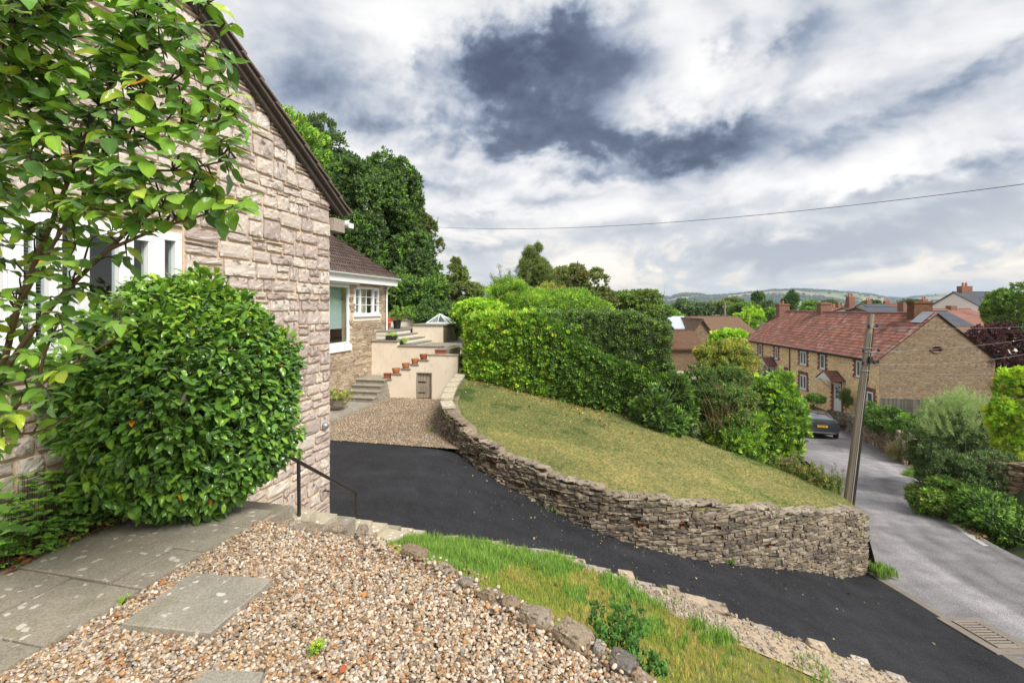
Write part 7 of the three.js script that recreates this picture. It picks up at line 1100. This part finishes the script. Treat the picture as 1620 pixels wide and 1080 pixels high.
// ---------------------------------------------------------------- grass of the near bank, tufts and weeds
{
  const r = RNG(66), blades = (n, seed, w) => { const q = RNG(seed); return mergeGeometries(Array.from({ length: n }, (_, i) => { const g = leafGeo(rr(q, 0.55, 1), w, rr(q, 0.2, 0.8), 0.02, 3); g.rotateX(rr(q, 0.05, 0.75)); g.rotateY(i * 2.4); g.translate(rr(q, -0.12, 0.12), 0, rr(q, -0.12, 0.12)); return g; })); };
  const tuft = blades(8, 3, 0.045), ms = [], cs = [], lushAt = (px, py) => Math.max(sstep(70, 20, Math.hypot((px - 740) / 1.9, py - 870)), sstep(40, 10, Math.hypot((px - 990) / 1.6, py - 925)), sstep(34, 10, Math.hypot((px - 880) / 1.5, py - 895)), sstep(30, 8, Math.hypot((px - 1120) / 1.6, py - 985)), sstep(30, 5, Math.hypot(px - 1060, py - 950)));
  for (let i = 0; i < 30000; i++) {
    const s = rr(r, 0.0, 0.9), t = rr(r, 0.03, 0.985), p = bankP(s, t), [px, py] = toPx(p), l = Math.max(lushAt(px, py) * 0.8, sstep(-0.1, 0.4, fbm(px * 0.016, py * 0.03, 4, 4) + 0.3 * (t - 0.5)) * sstep(0.25, 0.6, t) * 0.9) * (px < 1160 ? 1 : 0.5), capped = s > 0.42 && t > 1 - lerp(0.03, 0.29, sstep(0.42, 0.72, s)) + 0.05 * n3(s * 40, t * 6); if (capped && r() > 0.03) continue;
    const h = (rr(r, 0.03, 0.07) + l * rr(r, 0.03, 0.14)) * (r() < 0.5 ? 1 : 0.8); ms.push(trs(p, new THREE.Euler(rr(r, -0.35, 0.35), r() * 6.28, rr(r, -0.35, 0.35)), new V3(h * rr(r, 0.9, 1.3), h, h * rr(r, 0.9, 1.3))));
    const dry = fbm(p.x * 1.8, p.z * 1.8, 4, 3) > 0.05 - 0.2 * (px > 900) && l < 0.4; cs.push(shadeOf(r, l > 0.3 ? [[0.13, 0.26, 0.03], [0.10, 0.21, 0.025], [0.18, 0.30, 0.04]] : dry && r() < 0.55 ? [[0.34, 0.29, 0.08], [0.28, 0.27, 0.07], [0.4, 0.33, 0.13]] : [[0.22, 0.29, 0.04], [0.17, 0.25, 0.035], [0.27, 0.31, 0.05]]));
  }
  tag(instanced(scene, 'bank_grass', tuft, phys({ color: lin(1.6, 1.5, 1.3), roughness: 1, transmission: 0.35, thickness: 0 }), ms, cs, 'stuff'), 'rough bright grass covering the bank between the rock edging and the drive', 'grass');
  // single things on the bank
  const plant = (name, label, cat, px, py, D, n, spn, cols, seed, sx, sy, sc, gl) => { const b = P(px, py, D), o = thing(name, label, cat, b), q = RNG(seed), m2 = [], c2 = [], st = []; for (let i = 0; i < n; i++) { const e = b.clone().add(new V3(rr(q, -sx, sx), rr(q, 0.15, 1) * sy, rr(q, -sx, sx) * 0.7)), a = b.clone().lerp(e.clone().setY(b.y), 0.5); st.push(taper([a, a.clone().lerp(e, 0.5).add(jit(q, 0.015)), e], 0.0035, 0.002, 4, 4)); for (let k = 0; k < 4; k++) { m2.push(trs(a.clone().lerp(e, rr(q, 0.4, 1.05)).add(jit(q, 0.02)), aim(jit(q, 0.8).add(new V3(0, 0.8, 0)), q), new V3(sc, sc, sc))); c2.push(shadeOf(q, cols)); } } part(o, 'stems', merge(st), mat({ color: lin(0.08, 0.1, 0.03) })); instanced(o, 'leaves', SP[spn], gl ? FMG : FM, m2, c2, 'stuff'); return o; };
  plant('hypericum_shrub', 'small leafy blue-green shrub growing on the bank beside the edging rocks', 'shrub', 975, 1020, 2.66, 42, 'laurel', [[0.045, 0.11, 0.03], [0.07, 0.15, 0.04], [0.035, 0.085, 0.028]], 71, 0.17, 0.2, 0.26);
  plant('bank_shrub', 'second small shrub with upright shoots just below the leafy one', 'shrub', 1022, 1064, 2.45, 16, 'laurel', [[0.06, 0.14, 0.035], [0.04, 0.10, 0.03]], 72, 0.09, 0.15, 0.26);
  plant('gravel_weed', 'tiny green weed sprouting from the gravel', 'weed', 498, 1031, 2.24, 7, 'small', G.lime, 73, 0.025, 0.035, 0.14);
  plant('gravel_weed', 'tiny bright weed at the edge of the slab path', 'weed', 196, 952, 2.62, 4, 'small', G.lime, 74, 0.012, 0.03, 0.12);
  const tuftThing = (label, px, py, D, n, w, h, seed) => { const b = P(px, py, D), o = thing('grass_tuft', label, 'grass tuft', b), q = RNG(seed), m2 = [], c2 = []; for (let i = 0; i < n; i++) { const p = b.clone().add(new V3(rr(q, -w, w), rr(q, -0.02, 0.03), rr(q, -w, w))); const s = h * rr(q, 0.6, 1.2); m2.push(trs(p, new THREE.Euler(rr(q, -0.3, 0.3), q() * 6, rr(q, -0.3, 0.3)), new V3(s, s, s))); c2.push(shadeOf(q, [[0.12, 0.24, 0.03], [0.16, 0.27, 0.035], [0.09, 0.18, 0.025]])); } instanced(o, 'blades', tuft, phys({ color: lin(1.6, 1.5, 1.3), roughness: 1, transmission: 0.35, thickness: 0 }), m2, c2, 'stuff'); };
  tuftThing('bright grass tuft at the foot of the right end of the retaining wall', 1396, 908, 9.86, 140, 0.2, 0.2, 81); tuftThing('small weed tuft growing from the wall foot near its middle', 1012, 862, 8.42, 30, 0.07, 0.14, 82); tuftThing('weed tuft at the foot of the wall near its lowest part', 1155, 890, 8.55, 26, 0.08, 0.12, 83); tuftThing('green weeds at the foot of the wall on its left half', 868, 806, 8.85, 40, 0.22, 0.10, 84); tuftThing('patch of weeds in the forecourt gravel', 681, 682, 11.9, 40, 0.16, 0.07, 85); tuftThing('weeds at the wall foot where the forecourt ends', 728, 716, 10.7, 24, 0.1, 0.09, 86); tuftThing('grass clump on the lawn tip near the valerian', 1172, 797, 9.0, 14, 0.08, 0.09, 87); tuftThing('green patch on the pale rubble of the near wall', 1285, 1052, 4.4, 60, 0.12, 0.06, 88);
  // fallen leaves and twigs on the gravel and under the bush
  const fm = [], fc = []; for (const [px, py, s] of [[545, 882, 1], [547, 1056, 1], [578, 938, 0.8], [365, 1006, 1], [180, 1035, 1], [262, 918, 0.9], [268, 912, 0.7], [395, 957, 0.8], [580, 890, 0.6], [168, 995, 0.7]]) { const D = 1.585 * FOCAL / (py - HY); fm.push(trs(P(px, py, D).add(new V3(0, 0.012, 0)), new THREE.Euler(rr(r, 1.2, 1.8), r() * 6, 0), new V3(1, 1, 1).multiplyScalar(s * 0.5))); fc.push(shadeOf(r, [[0.45, 0.10, 0.03], [0.5, 0.18, 0.04], [0.3, 0.08, 0.03]])); }
  tag(instanced(scene, 'gravel_leaves', leafGeo(0.1, 0.055, 0.3, 0.3, 4), mat({ roughness: 0.7 }), fm, fc, 'stuff'), 'few red-brown fallen leaves lying on the gravel', 'fallen leaves');
}
{
  const r = RNG(99), gm = [], gc = [], lm = [], lc = [];
  for (let i = 0; i < 260; i++) { const s = rr(r, 0.22, 0.995), [x, d] = wallXY(s), k = Math.pow(r(), 3) * 1.6 + 0.05, X = x + rr(r, -0.3, 0.1) - k * 0.15, D = d - k; if (X > 7.2) continue; gm.push(trs(v(X, driveY(X, D) + 0.012, D), new THREE.Euler(r() * 6, r() * 6, 0), new V3(1, 1, 1).multiplyScalar(rr(r, 0.006, 0.022)))); gc.push(shadeOf(r, [[0.16, 0.14, 0.11], [0.1, 0.09, 0.075], [0.22, 0.2, 0.16]])); }
  for (let i = 0; i < 160; i++) { const X = rr(r, -3, 7), D = rr(r, 6.2, 11.5); gm.push(trs(v(X, driveY(X, D) + 0.012, D), new THREE.Euler(r() * 6, r() * 6, 0), new V3(1, 1, 1).multiplyScalar(rr(r, 0.006, 0.016)))); gc.push(shadeOf(r, [[0.14, 0.13, 0.12], [0.09, 0.085, 0.08]])); }
  for (let i = 0; i < 90; i++) { const s = rr(r, 0.3, 0.995), [x, d] = wallXY(s), k = Math.pow(r(), 2.5) * 2.2 + 0.06, D = d - k; if (x > 7.1) continue; lm.push(trs(v(x, driveY(x, D) + 0.018, D), new THREE.Euler(rr(r, 1.2, 1.9), r() * 6, 0), new V3(1, 1, 1).multiplyScalar(rr(r, 0.25, 0.6)))); lc.push(shadeOf(r, [[0.34, 0.26, 0.12], [0.42, 0.36, 0.22], [0.25, 0.14, 0.05]])); }
  tag(instanced(scene, 'drive_grit', new THREE.IcosahedronGeometry(0.5, 0), mat({ roughness: 0.9 }), gm, gc, 'stuff'), 'loose grit strewn over the black drive and along the wall foot', 'grit'); tag(instanced(scene, 'drive_leaves', leafGeo(0.12, 0.06, 0.25, 0.2, 3), mat({ roughness: 0.9 }), lm, lc, 'stuff'), 'small dry leaves scattered on the black drive', 'fallen leaves');
}
// ---------------------------------------------------------------- pots and plants on the terrace
{
  const pl = (c, n, s, h, spn, cols, sc, parent, seed, name = 'foliage') => { const r = RNG(seed), ms = [], cs = []; for (let i = 0; i < n; i++) { ms.push(trs(c.clone().add(new V3(rr(r, -s, s), r() * h, rr(r, -s, s))), aim(jit(r, 0.8).add(new V3(0, 0.7, 0)), r), new V3(sc, sc, sc))); cs.push(shadeOf(r, cols)); } instanced(parent, name, SP[spn], FM, ms, cs, 'stuff'); };
  const potAt = (name, label, c, r0, h, m) => { const o = thing(name, label, 'flower pot', c), g = new THREE.LatheGeometry([[0, 0.02], [r0 * 0.72, 0], [r0 * 0.95, h * 0.9], [r0, h], [r0 * 0.9, h], [r0 * 0.85, h * 0.85]].map(([a, b]) => new THREE.Vector2(a, b)), 18); g.translate(c.x, c.y, c.z); part(o, 'pot', boxUV(g), m); const s = new THREE.CircleGeometry(r0 * 0.88, 14); s.rotateX(-Math.PI / 2); s.translate(c.x, c.y + h * 0.88, c.z); part(o, 'soil', s, M.earth); return o; };
  const c1 = P(628, 520.5, 19.4), o1 = potAt('black_pot', 'black pot with a shrub on the top terrace step', c1, 0.17, 0.36, M.black); pl(c1.clone().add(new V3(0, 0.36, 0)), 40, 0.3, 0.35, 'small', G.gold, 0.7, o1, 1); pl(c1.clone().add(new V3(0.3, 0.5, 0)), 70, 0.45, 0.4, 'broad', G.mid, 0.55, o1, 2, 'shrub');
  const c2 = P(613.5, 518, 19), o2 = potAt('red_flower_pot', 'pot of red flowers by the corner of the rear wing', c2, 0.13, 0.18, M.terracottaDark); pl(c2.clone().add(new V3(0, 0.2, 0)), 18, 0.13, 0.12, 'small', [[0.55, 0.03, 0.02], [0.45, 0.02, 0.02]], 0.6, o2, 3, 'flowers');
  const c3 = P(619.5, 538, 17.6), o3 = thing('black_trough', 'black trough with low green plants on the taller cream wall', 'planter', c3, -HT); part(o3, 'trough', box(-0.2, 0, -0.1, 0.2, 0.17, 0.1, 0.015).translate(c3.x, c3.y, c3.z), M.black); pl(c3.clone().add(new V3(0, 0.15, 0)), 24, 0.17, 0.1, 'small', G.lime, 0.5, o3, 4);
  const c4 = P(634.5, 545.5, 17.5), o4 = potAt('small_black_pot', 'small black pot with a trailing lime-green plant beside the trough', c4, 0.1, 0.16, M.black); pl(c4.clone().add(new V3(0.06, 0.1, 0)), 26, 0.17, 0.14, 'small', G.lime, 0.5, o4, 5);
  const c5 = P(534, 640, 14.2), o5 = potAt('flower_bowl', 'low stone bowl with faded pink flowers on the paved strip', c5, 0.34, 0.16, M.slab); pl(c5.clone().add(new V3(0, 0.14, 0)), 120, 0.36, 0.26, 'small', [...G.olive, [0.2, 0.26, 0.07]], 0.55, o5, 6); pl(c5.clone().add(new V3(0, 0.16, 0)), 46, 0.38, 0.26, 'small', [[0.4, 0.08, 0.15], [0.3, 0.08, 0.12]], 0.3, o5, 7, 'flowers');
}

// ---------------------------------------------------------------- foreground camellias, leaf by leaf
function camLeaf(W, bend, fold, seed) {                   // a leathery leaf: folded along the midrib, wavy edge, tip turned down
  const nu = 4, nv = 8, pos = [], uv = [], ix = []; for (let j = 0; j <= nv; j++) for (let i = 0; i <= nu; i++) { const t = j / nv, e = i / nu * 2 - 1, w = W * 0.5 * Math.pow(Math.sin(Math.PI * Math.pow(t, 0.8)), 0.75) * (t > 0.93 ? 0.8 : 1), x = e * w; pos.push(x, t * (1 - 0.1 * bend), fold * Math.pow(Math.abs(x), 1.15) - bend * t * t * 0.8 - (t > 0.8 ? (t - 0.8) * bend : 0) + 0.035 * Math.abs(e) * Math.sin(t * 11 + seed * 2 + e * 2) * w / W * 2 + 0.05 * bend * e); uv.push(i / nu, t); }
  for (let j = 0; j < nv; j++) for (let i = 0; i < nu; i++) { const a = j * (nu + 1) + i, b = a + nu + 1; ix.push(a, a + 1, b, b, a + 1, b + 1); } const g = new THREE.BufferGeometry(); g.setAttribute('position', new THREE.Float32BufferAttribute(pos, 3)); g.setAttribute('uv', new THREE.Float32BufferAttribute(uv, 2)); g.setIndex(ix); g.computeVertexNormals(); return g;
}
const CL = [camLeaf(0.52, 0.18, 0.30, 1), camLeaf(0.46, 0.34, 0.42, 2), camLeaf(0.57, 0.05, 0.18, 3)];
const T_leaf = tex(128, (u, w) => { const x = Math.abs(u - 0.5) * 2, mid = Math.exp(-Math.pow(x / 0.05, 2)), side = 0.5 + 0.5 * Math.sin((w * 13 - x * 4.5) * 6.283), k = 0.74 + 0.28 * pf(u, w, 8, 4, 3); return mixc(scl([1, 1, 1], k - 0.12 * Math.pow(side, 8)), [1.25, 1.15, 1.3], mid * 0.5); });
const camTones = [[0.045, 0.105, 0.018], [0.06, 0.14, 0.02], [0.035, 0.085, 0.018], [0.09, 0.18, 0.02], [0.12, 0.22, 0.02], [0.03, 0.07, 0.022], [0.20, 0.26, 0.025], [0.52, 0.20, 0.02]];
const camMats = camTones.map((c) => leafMat(c[0] * 2.6, c[1] * 2.6, c[2] * 1.6, { map: T_leaf, clearcoat: 1, clearcoatRoughness: 0.2 }));
const camAny = leafMat(2.6, 2.6, 1.6, { map: T_leaf, clearcoat: 1, clearcoatRoughness: 0.2 });
function layLeaves(parent, list, keep = 300) {           // the leaves that show largest are parts, the rest one mass
  for (const l of list) { const [px, py] = toPx(l.p); l.show = px > -20 && px < 1640 && py > -20 && py < 1100 ? l.L / -l.p.z * (l.front ?? 1) : 0; }
  list.sort((a, b) => b.show - a.show); const iv = inv(parent), ms = [], cs = [[], [], []]; const grp = [[], [], []];
  list.forEach((l, i) => { if (i < keep && l.show > 0) partAt(parent, 'leaf', CL[l.g], camMats[l.t], l.m, iv); else { grp[l.g].push(l.m); const k = 0.85 + 0.3 * ((i * 0.618) % 1); cs[l.g].push(lin(...scl(camTones[l.t], k))); } });
  grp.forEach((m, g) => { if (m.length) instanced(parent, 'leaves', CL[g], camAny, m, cs[g], 'stuff'); });
}
function leafOn(list, r, p, dir, L, tones, up = 0.9, front) {
  const y = dir.clone().normalize(), n0 = new V3(rr(r, -0.45, 0.45), up, rr(r, -0.2, 0.6)); let z = n0.addScaledVector(y, -n0.dot(y)); if (z.length() < 0.1) z = new V3(0, 0, 1); z.normalize(); const x = new V3().crossVectors(y, z);
  list.push({ p: p.clone(), m: basis(x, y, z, p, new V3(L, L, L)), L, g: Math.floor(r() * 3), t: pick(r, tones), front });
}
{
  const o = thing('camellia_tree', 'open-branched camellia tree with large glossy leaves filling the upper left', 'tree', v(-3.2, G0, 2.5)), r = RNG(404);
  const mains = [
    [[-169, 985, 2.5], [-90, 760, 2.4], [0, 598, 2.2], [75, 492, 2.1], [170, 395, 2.0], [235, 338, 1.95], [300, 300, 1.88]], [[-90, 760, 2.4], [-20, 690, 2.3], [60, 612, 2.15], [140, 560, 2.05], [205, 522, 2.0]],
    [[0, 598, 2.2], [30, 480, 2.1], [90, 330, 2.0], [150, 180, 1.95], [200, 90, 1.9], [245, 15, 1.85]], [[30, 480, 2.1], [120, 335, 1.92], [200, 276, 1.86], [290, 268, 1.8], [372, 250, 1.76]],
    [[90, 330, 2], [40, 180, 1.9], [20, 60, 1.8], [40, -40, 1.75]], [[150, 180, 1.95], [230, 152, 1.86], [310, 96, 1.8], [352, 38, 1.76]], [[170, 395, 2], [250, 362, 1.9], [330, 338, 1.82], [392, 326, 1.78]],
    [[-90, 760, 2.4], [-60, 500, 2.2], [-40, 250, 2.0], [0, 100, 1.9], [60, 20, 1.85]], [[-20, 690, 2.3], [60, 682, 2.3], [115, 655, 2.25]], [[60, 612, 2.15], [70, 560, 2.1], [110, 470, 2.05], [130, 420, 2.0]], [[120, 335, 1.92], [180, 230, 1.9], [270, 205, 1.84], [360, 185, 1.78]], [[200, 90, 1.9], [280, 60, 1.85], [320, 20, 1.8]],
  ];
  const br = [], pts = [], rad = [0.019, 0.011, 0.013, 0.009, 0.010, 0.007, 0.008, 0.013, 0.007, 0.007, 0.007, 0.007];
  mains.forEach((m, i) => { const q = m.map(([a, b, d]) => P(a, b, d)), c = new THREE.CatmullRomCurve3(q); br.push(boxUV(taper(q, rad[i], rad[i] * 0.35, 24, 8), 3)); for (let k = 2; k <= 20; k++) { const p = c.getPointAt(k / 20), s = toPx(p); pts.push([p, s[0], s[1], c.getTangentAt(k / 20)]); } });
  br.slice(0, 12).forEach((g) => part(o, 'branch', g, M.bark));
  const poly = [[-60, -40], [330, -40], [352, 20], [378, 92], [385, 180], [372, 250], [396, 332], [335, 352], [255, 350], [212, 368], [200, 430], [205, 480], [190, 520], [150, 548], [110, 590], [70, 660], [30, 710], [-60, 740]];
  const tips = []; for (let i = 0; i < 9000 && tips.length < 520; i++) { const x = rr(r, -50, 400), y = rr(r, -40, 740); if (!inPoly(x, y, poly)) continue; const dens = y > 520 ? 0.6 : y > 370 ? 0.5 : x > 250 ? 0.55 : 0.9; if (r() > dens) continue; if (tips.some(([a, b]) => Math.hypot(a - x, b - y) < 8)) continue; tips.push([x, y]); }
  const tw = [], list = [];
  for (const [x, y] of tips) {
    let best = null, bd = 1e9; for (const q of pts) { const d = Math.hypot(q[1] - x, q[2] - y) + (q[1] > x ? 35 : 0) + (q[2] < y - 30 ? 30 : 0) + rr(r, 0, 30); if (d < bd && d > 18) { bd = d; best = q; } }
    const a = best[0], e = P(x, y, -a.z + rr(r, -0.28, 0.2)), mid = a.clone().lerp(e, 0.5).add(new V3(0, 0.03, 0)).add(jit(r, 0.03)), c = new THREE.CatmullRomCurve3([a, mid, e]), len = c.getLength(); if (len > 0.7) continue;
    tw.push(taper([a, mid, e], 0.0045, 0.002, 8, 5)); const n = clamp(Math.round(len / 0.052), 3, 8), yel = r() < 0.14;
    for (let k = 0; k < n; k++) { const t = 1 - k * 0.85 / n * Math.min(1, 0.4 / len + 0.35), p = c.getPointAt(clamp(t, 0, 1)), tg = c.getTangentAt(clamp(t, 0, 1)), sd = k % 2 ? 1 : -1, sidev = new V3().crossVectors(tg, Yup).normalize().multiplyScalar(sd * (k === 0 ? 0.15 : 0.95)), d = tg.clone().multiplyScalar(0.65).add(sidev).add(new V3(0, rr(r, -0.55, 0.25), rr(r, -0.2, 0.45))); leafOn(list, r, p, d, rr(r, 0.06, 0.1), yel ? [4, 6, 6, 3, 4] : r() < 0.004 ? [7] : [0, 1, 1, 3, 3, 2, 4, 4, 6], rr(r, 0.35, 1)); }
  }
  part(o, 'twigs', merge(tw), M.barkDark); layLeaves(o, list);
}
{
  const o = thing('round_camellia', 'dense rounded camellia bush with small glossy leaves beside the path', 'shrub', H(0.5, G0, 2.8)), r = RNG(505), list = [], tw = [];
  const lob = [[296, 628, 3.78, 0.80, 0.90, 1.0, 2700], [200, 590, 3.6, 0.36, 0.42, 0.8, 380], [215, 700, 3.5, 0.34, 0.30, 0.6, 220], [370, 690, 3.75, 0.42, 0.36, 0.8, 420], [395, 590, 3.9, 0.36, 0.46, 1, 400], [262, 772, 3.5, 0.2, 0.16, 0.6, 60], [130, 680, 3.3, 0.2, 0.12, 0.3, 36], [236, 466, 3.75, 0.17, 0.13, 1, 60], [318, 452, 3.85, 0.15, 0.12, 1, 50], [372, 486, 3.9, 0.14, 0.13, 1, 50], [165, 520, 3.55, 0.16, 0.14, 0.8, 50], [118, 610, 3.3, 0.2, 0.16, 0.6, 60], [100, 560, 3.15, 0.13, 0.1, 0.6, 30], [452, 560, 3.95, 0.1, 0.16, 0.8, 36], [462, 690, 3.9, 0.09, 0.13, 0.6, 30], [160, 770, 3.3, 0.16, 0.1, 0.3, 26], [296, 628, 3.75, 0.62, 0.72, 0.2, 1100], [296, 628, 3.7, 0.42, 0.5, 0.2, 500], [310, 610, 4.05, 0.66, 0.8, 0.2, 1100]];
  const stem = []; const sb = H(0.45, G0, 2.9); for (let i = 0; i < 9; i++) stem.push(taper([sb.clone().add(jit(r, 0.05)), sb.clone().add(new V3(rr(r, -0.25, 0.25), 0.5, rr(r, -0.2, 0.2))), P(rr(r, 190, 400), rr(r, 500, 700), 3.75)], 0.02, 0.006, 8, 6)); part(o, 'stems', merge(stem), M.bark);
  for (const [px, py, D, rx, ry, lit, n] of lob) {
    const c = P(px, py, D);
    for (let i = 0; i < n; i++) {
      const d = new V3(rr(r, -1, 1), rr(r, -1, 1), rr(r, -0.35, 1)); if (d.length() > 1) { i--; continue; } d.normalize(); const k = (1 + 0.15 * fbm(d.x * 2.2 + px, d.y * 2.2, d.z * 2.2, 3)) * (1 - 0.16 * r() * r()) + (r() < 0.05 && d.y > 0.2 ? 0.06 : 0); const p = new V3(c.x + d.x * rx * k, c.y + d.y * ry * k, c.z + d.z * rx * 0.82 * k);
      const [hxx] = toH(p.x, -p.z); if (hxx < 0.05 || p.y < G0 + 0.03) continue; if (p.z < c.z - rx * 0.3) continue;
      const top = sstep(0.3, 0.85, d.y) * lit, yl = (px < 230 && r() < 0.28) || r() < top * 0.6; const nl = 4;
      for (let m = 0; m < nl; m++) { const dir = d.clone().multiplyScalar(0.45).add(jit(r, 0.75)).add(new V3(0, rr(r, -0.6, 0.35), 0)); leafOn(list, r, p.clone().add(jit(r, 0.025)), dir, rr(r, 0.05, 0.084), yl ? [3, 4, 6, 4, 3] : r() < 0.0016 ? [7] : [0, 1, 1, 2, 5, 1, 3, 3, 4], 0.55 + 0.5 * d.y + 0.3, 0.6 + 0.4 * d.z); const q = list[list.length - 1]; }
    }
  }
  layLeaves(o, list);
}
// ---------------------------------------------------------------- bed at the foot of the wall: ground cover, bracken litter
{
  sheet('planting_bed', (() => { const g = grid(6, 30, (u, w) => H(lerp(0.02, 0.36, u), G0 + 0.01 + 0.03 * n3(u * 3, w * 20), lerp(2.3, 5.6, w)), 1); return g; })(), M.earth);
  const r = RNG(606), ms = [[], []], cs = [[], []], st = [];
  const o = thing('ground_cover', 'low leafy ground-cover plants in the bed between path and wall', 'plants', H(0.2, G0, 3.7));
  const put = (p, s, n, k, cols) => { for (let i = 0; i < n; i++) { const d = new V3(Math.cos(i * 2.1 + r()), rr(r, 0.1, 0.6), Math.sin(i * 2.1 + r())), q = aim(d, r, false), l = s * rr(r, 0.7, 1.1); const list = []; leafOn(list, r, p, d, l, [0], 1); ms[k].push(list[0].m); cs[k].push(shadeOf(r, cols)); } };
  for (let i = 0; i < 900; i++) { const z = rr(r, 2.9, 4.9), x = rr(r, 0.04, 0.42 + 0.1 * n3(z * 3, 2)), h = rr(r, 0.02, 0.36) * (0.5 + 0.8 * sstep(0.45, 0.05, x)) * (0.6 + 0.6 * fbm(z * 2, x * 2, 1, 2) + 0.4), p = H(x, G0 + h, z); st.push(rod(H(x, G0, z), p, 0.002, 4)); put(p, rr(r, 0.04, 0.075), 4, 0, [[0.13, 0.29, 0.045], [0.17, 0.35, 0.05], [0.10, 0.23, 0.04], [0.22, 0.38, 0.05]]); }
  for (const [px, py, D, s] of [[15, 832, 2.9, 0.13], [45, 838, 2.85, 0.13], [40, 822, 2.95, 0.12], [4, 770, 2.9, 0.12], [20, 803, 2.8, 0.1], [22, 785, 2.9, 0.1], [-8, 850, 2.7, 0.13]]) { const p = P(px, py, D); put(p, s, 2, 1, [[0.14, 0.28, 0.05], [0.10, 0.22, 0.04]]); st.push(rod(p, p.clone().add(new V3(-0.12, -0.12, -0.02)), 0.003, 4)); }
  part(o, 'stems', merge(st), mat({ color: lin(0.08, 0.07, 0.03) })); instanced(o, 'foliage', CL[0], leafMat(2, 1.8, 1.5), ms[0], cs[0], 'stuff'); instanced(o, 'large_leaves', CL[2], leafMat(1.6, 1.5, 1.4), ms[1], cs[1], 'stuff');
  const fm = [], fc = []; for (let i = 0; i < 420; i++) { const z = rr(r, 2.75, 4.6), p = H(rr(r, 0.12, 0.46) * (0.8 + 0.2 * r()), G0 + rr(r, 0.015, 0.055), z); fm.push(trs(p, new THREE.Euler(rr(r, 1.1, 2), r() * 6, rr(r, -0.4, 0.4)), new V3(0.05, rr(r, 0.06, 0.11), 0.06))); fc.push(shadeOf(r, [[0.30, 0.10, 0.03], [0.22, 0.07, 0.025], [0.40, 0.17, 0.05], [0.16, 0.07, 0.03]])); }
  tag(instanced(scene, 'bed_leaf_litter', CL[1], mat({ roughness: 0.9 }), fm, fc, 'stuff'), 'curled rust-brown dead leaves along the inner edge of the slab path', 'fallen leaves');
}

renderer.render(scene, camera);
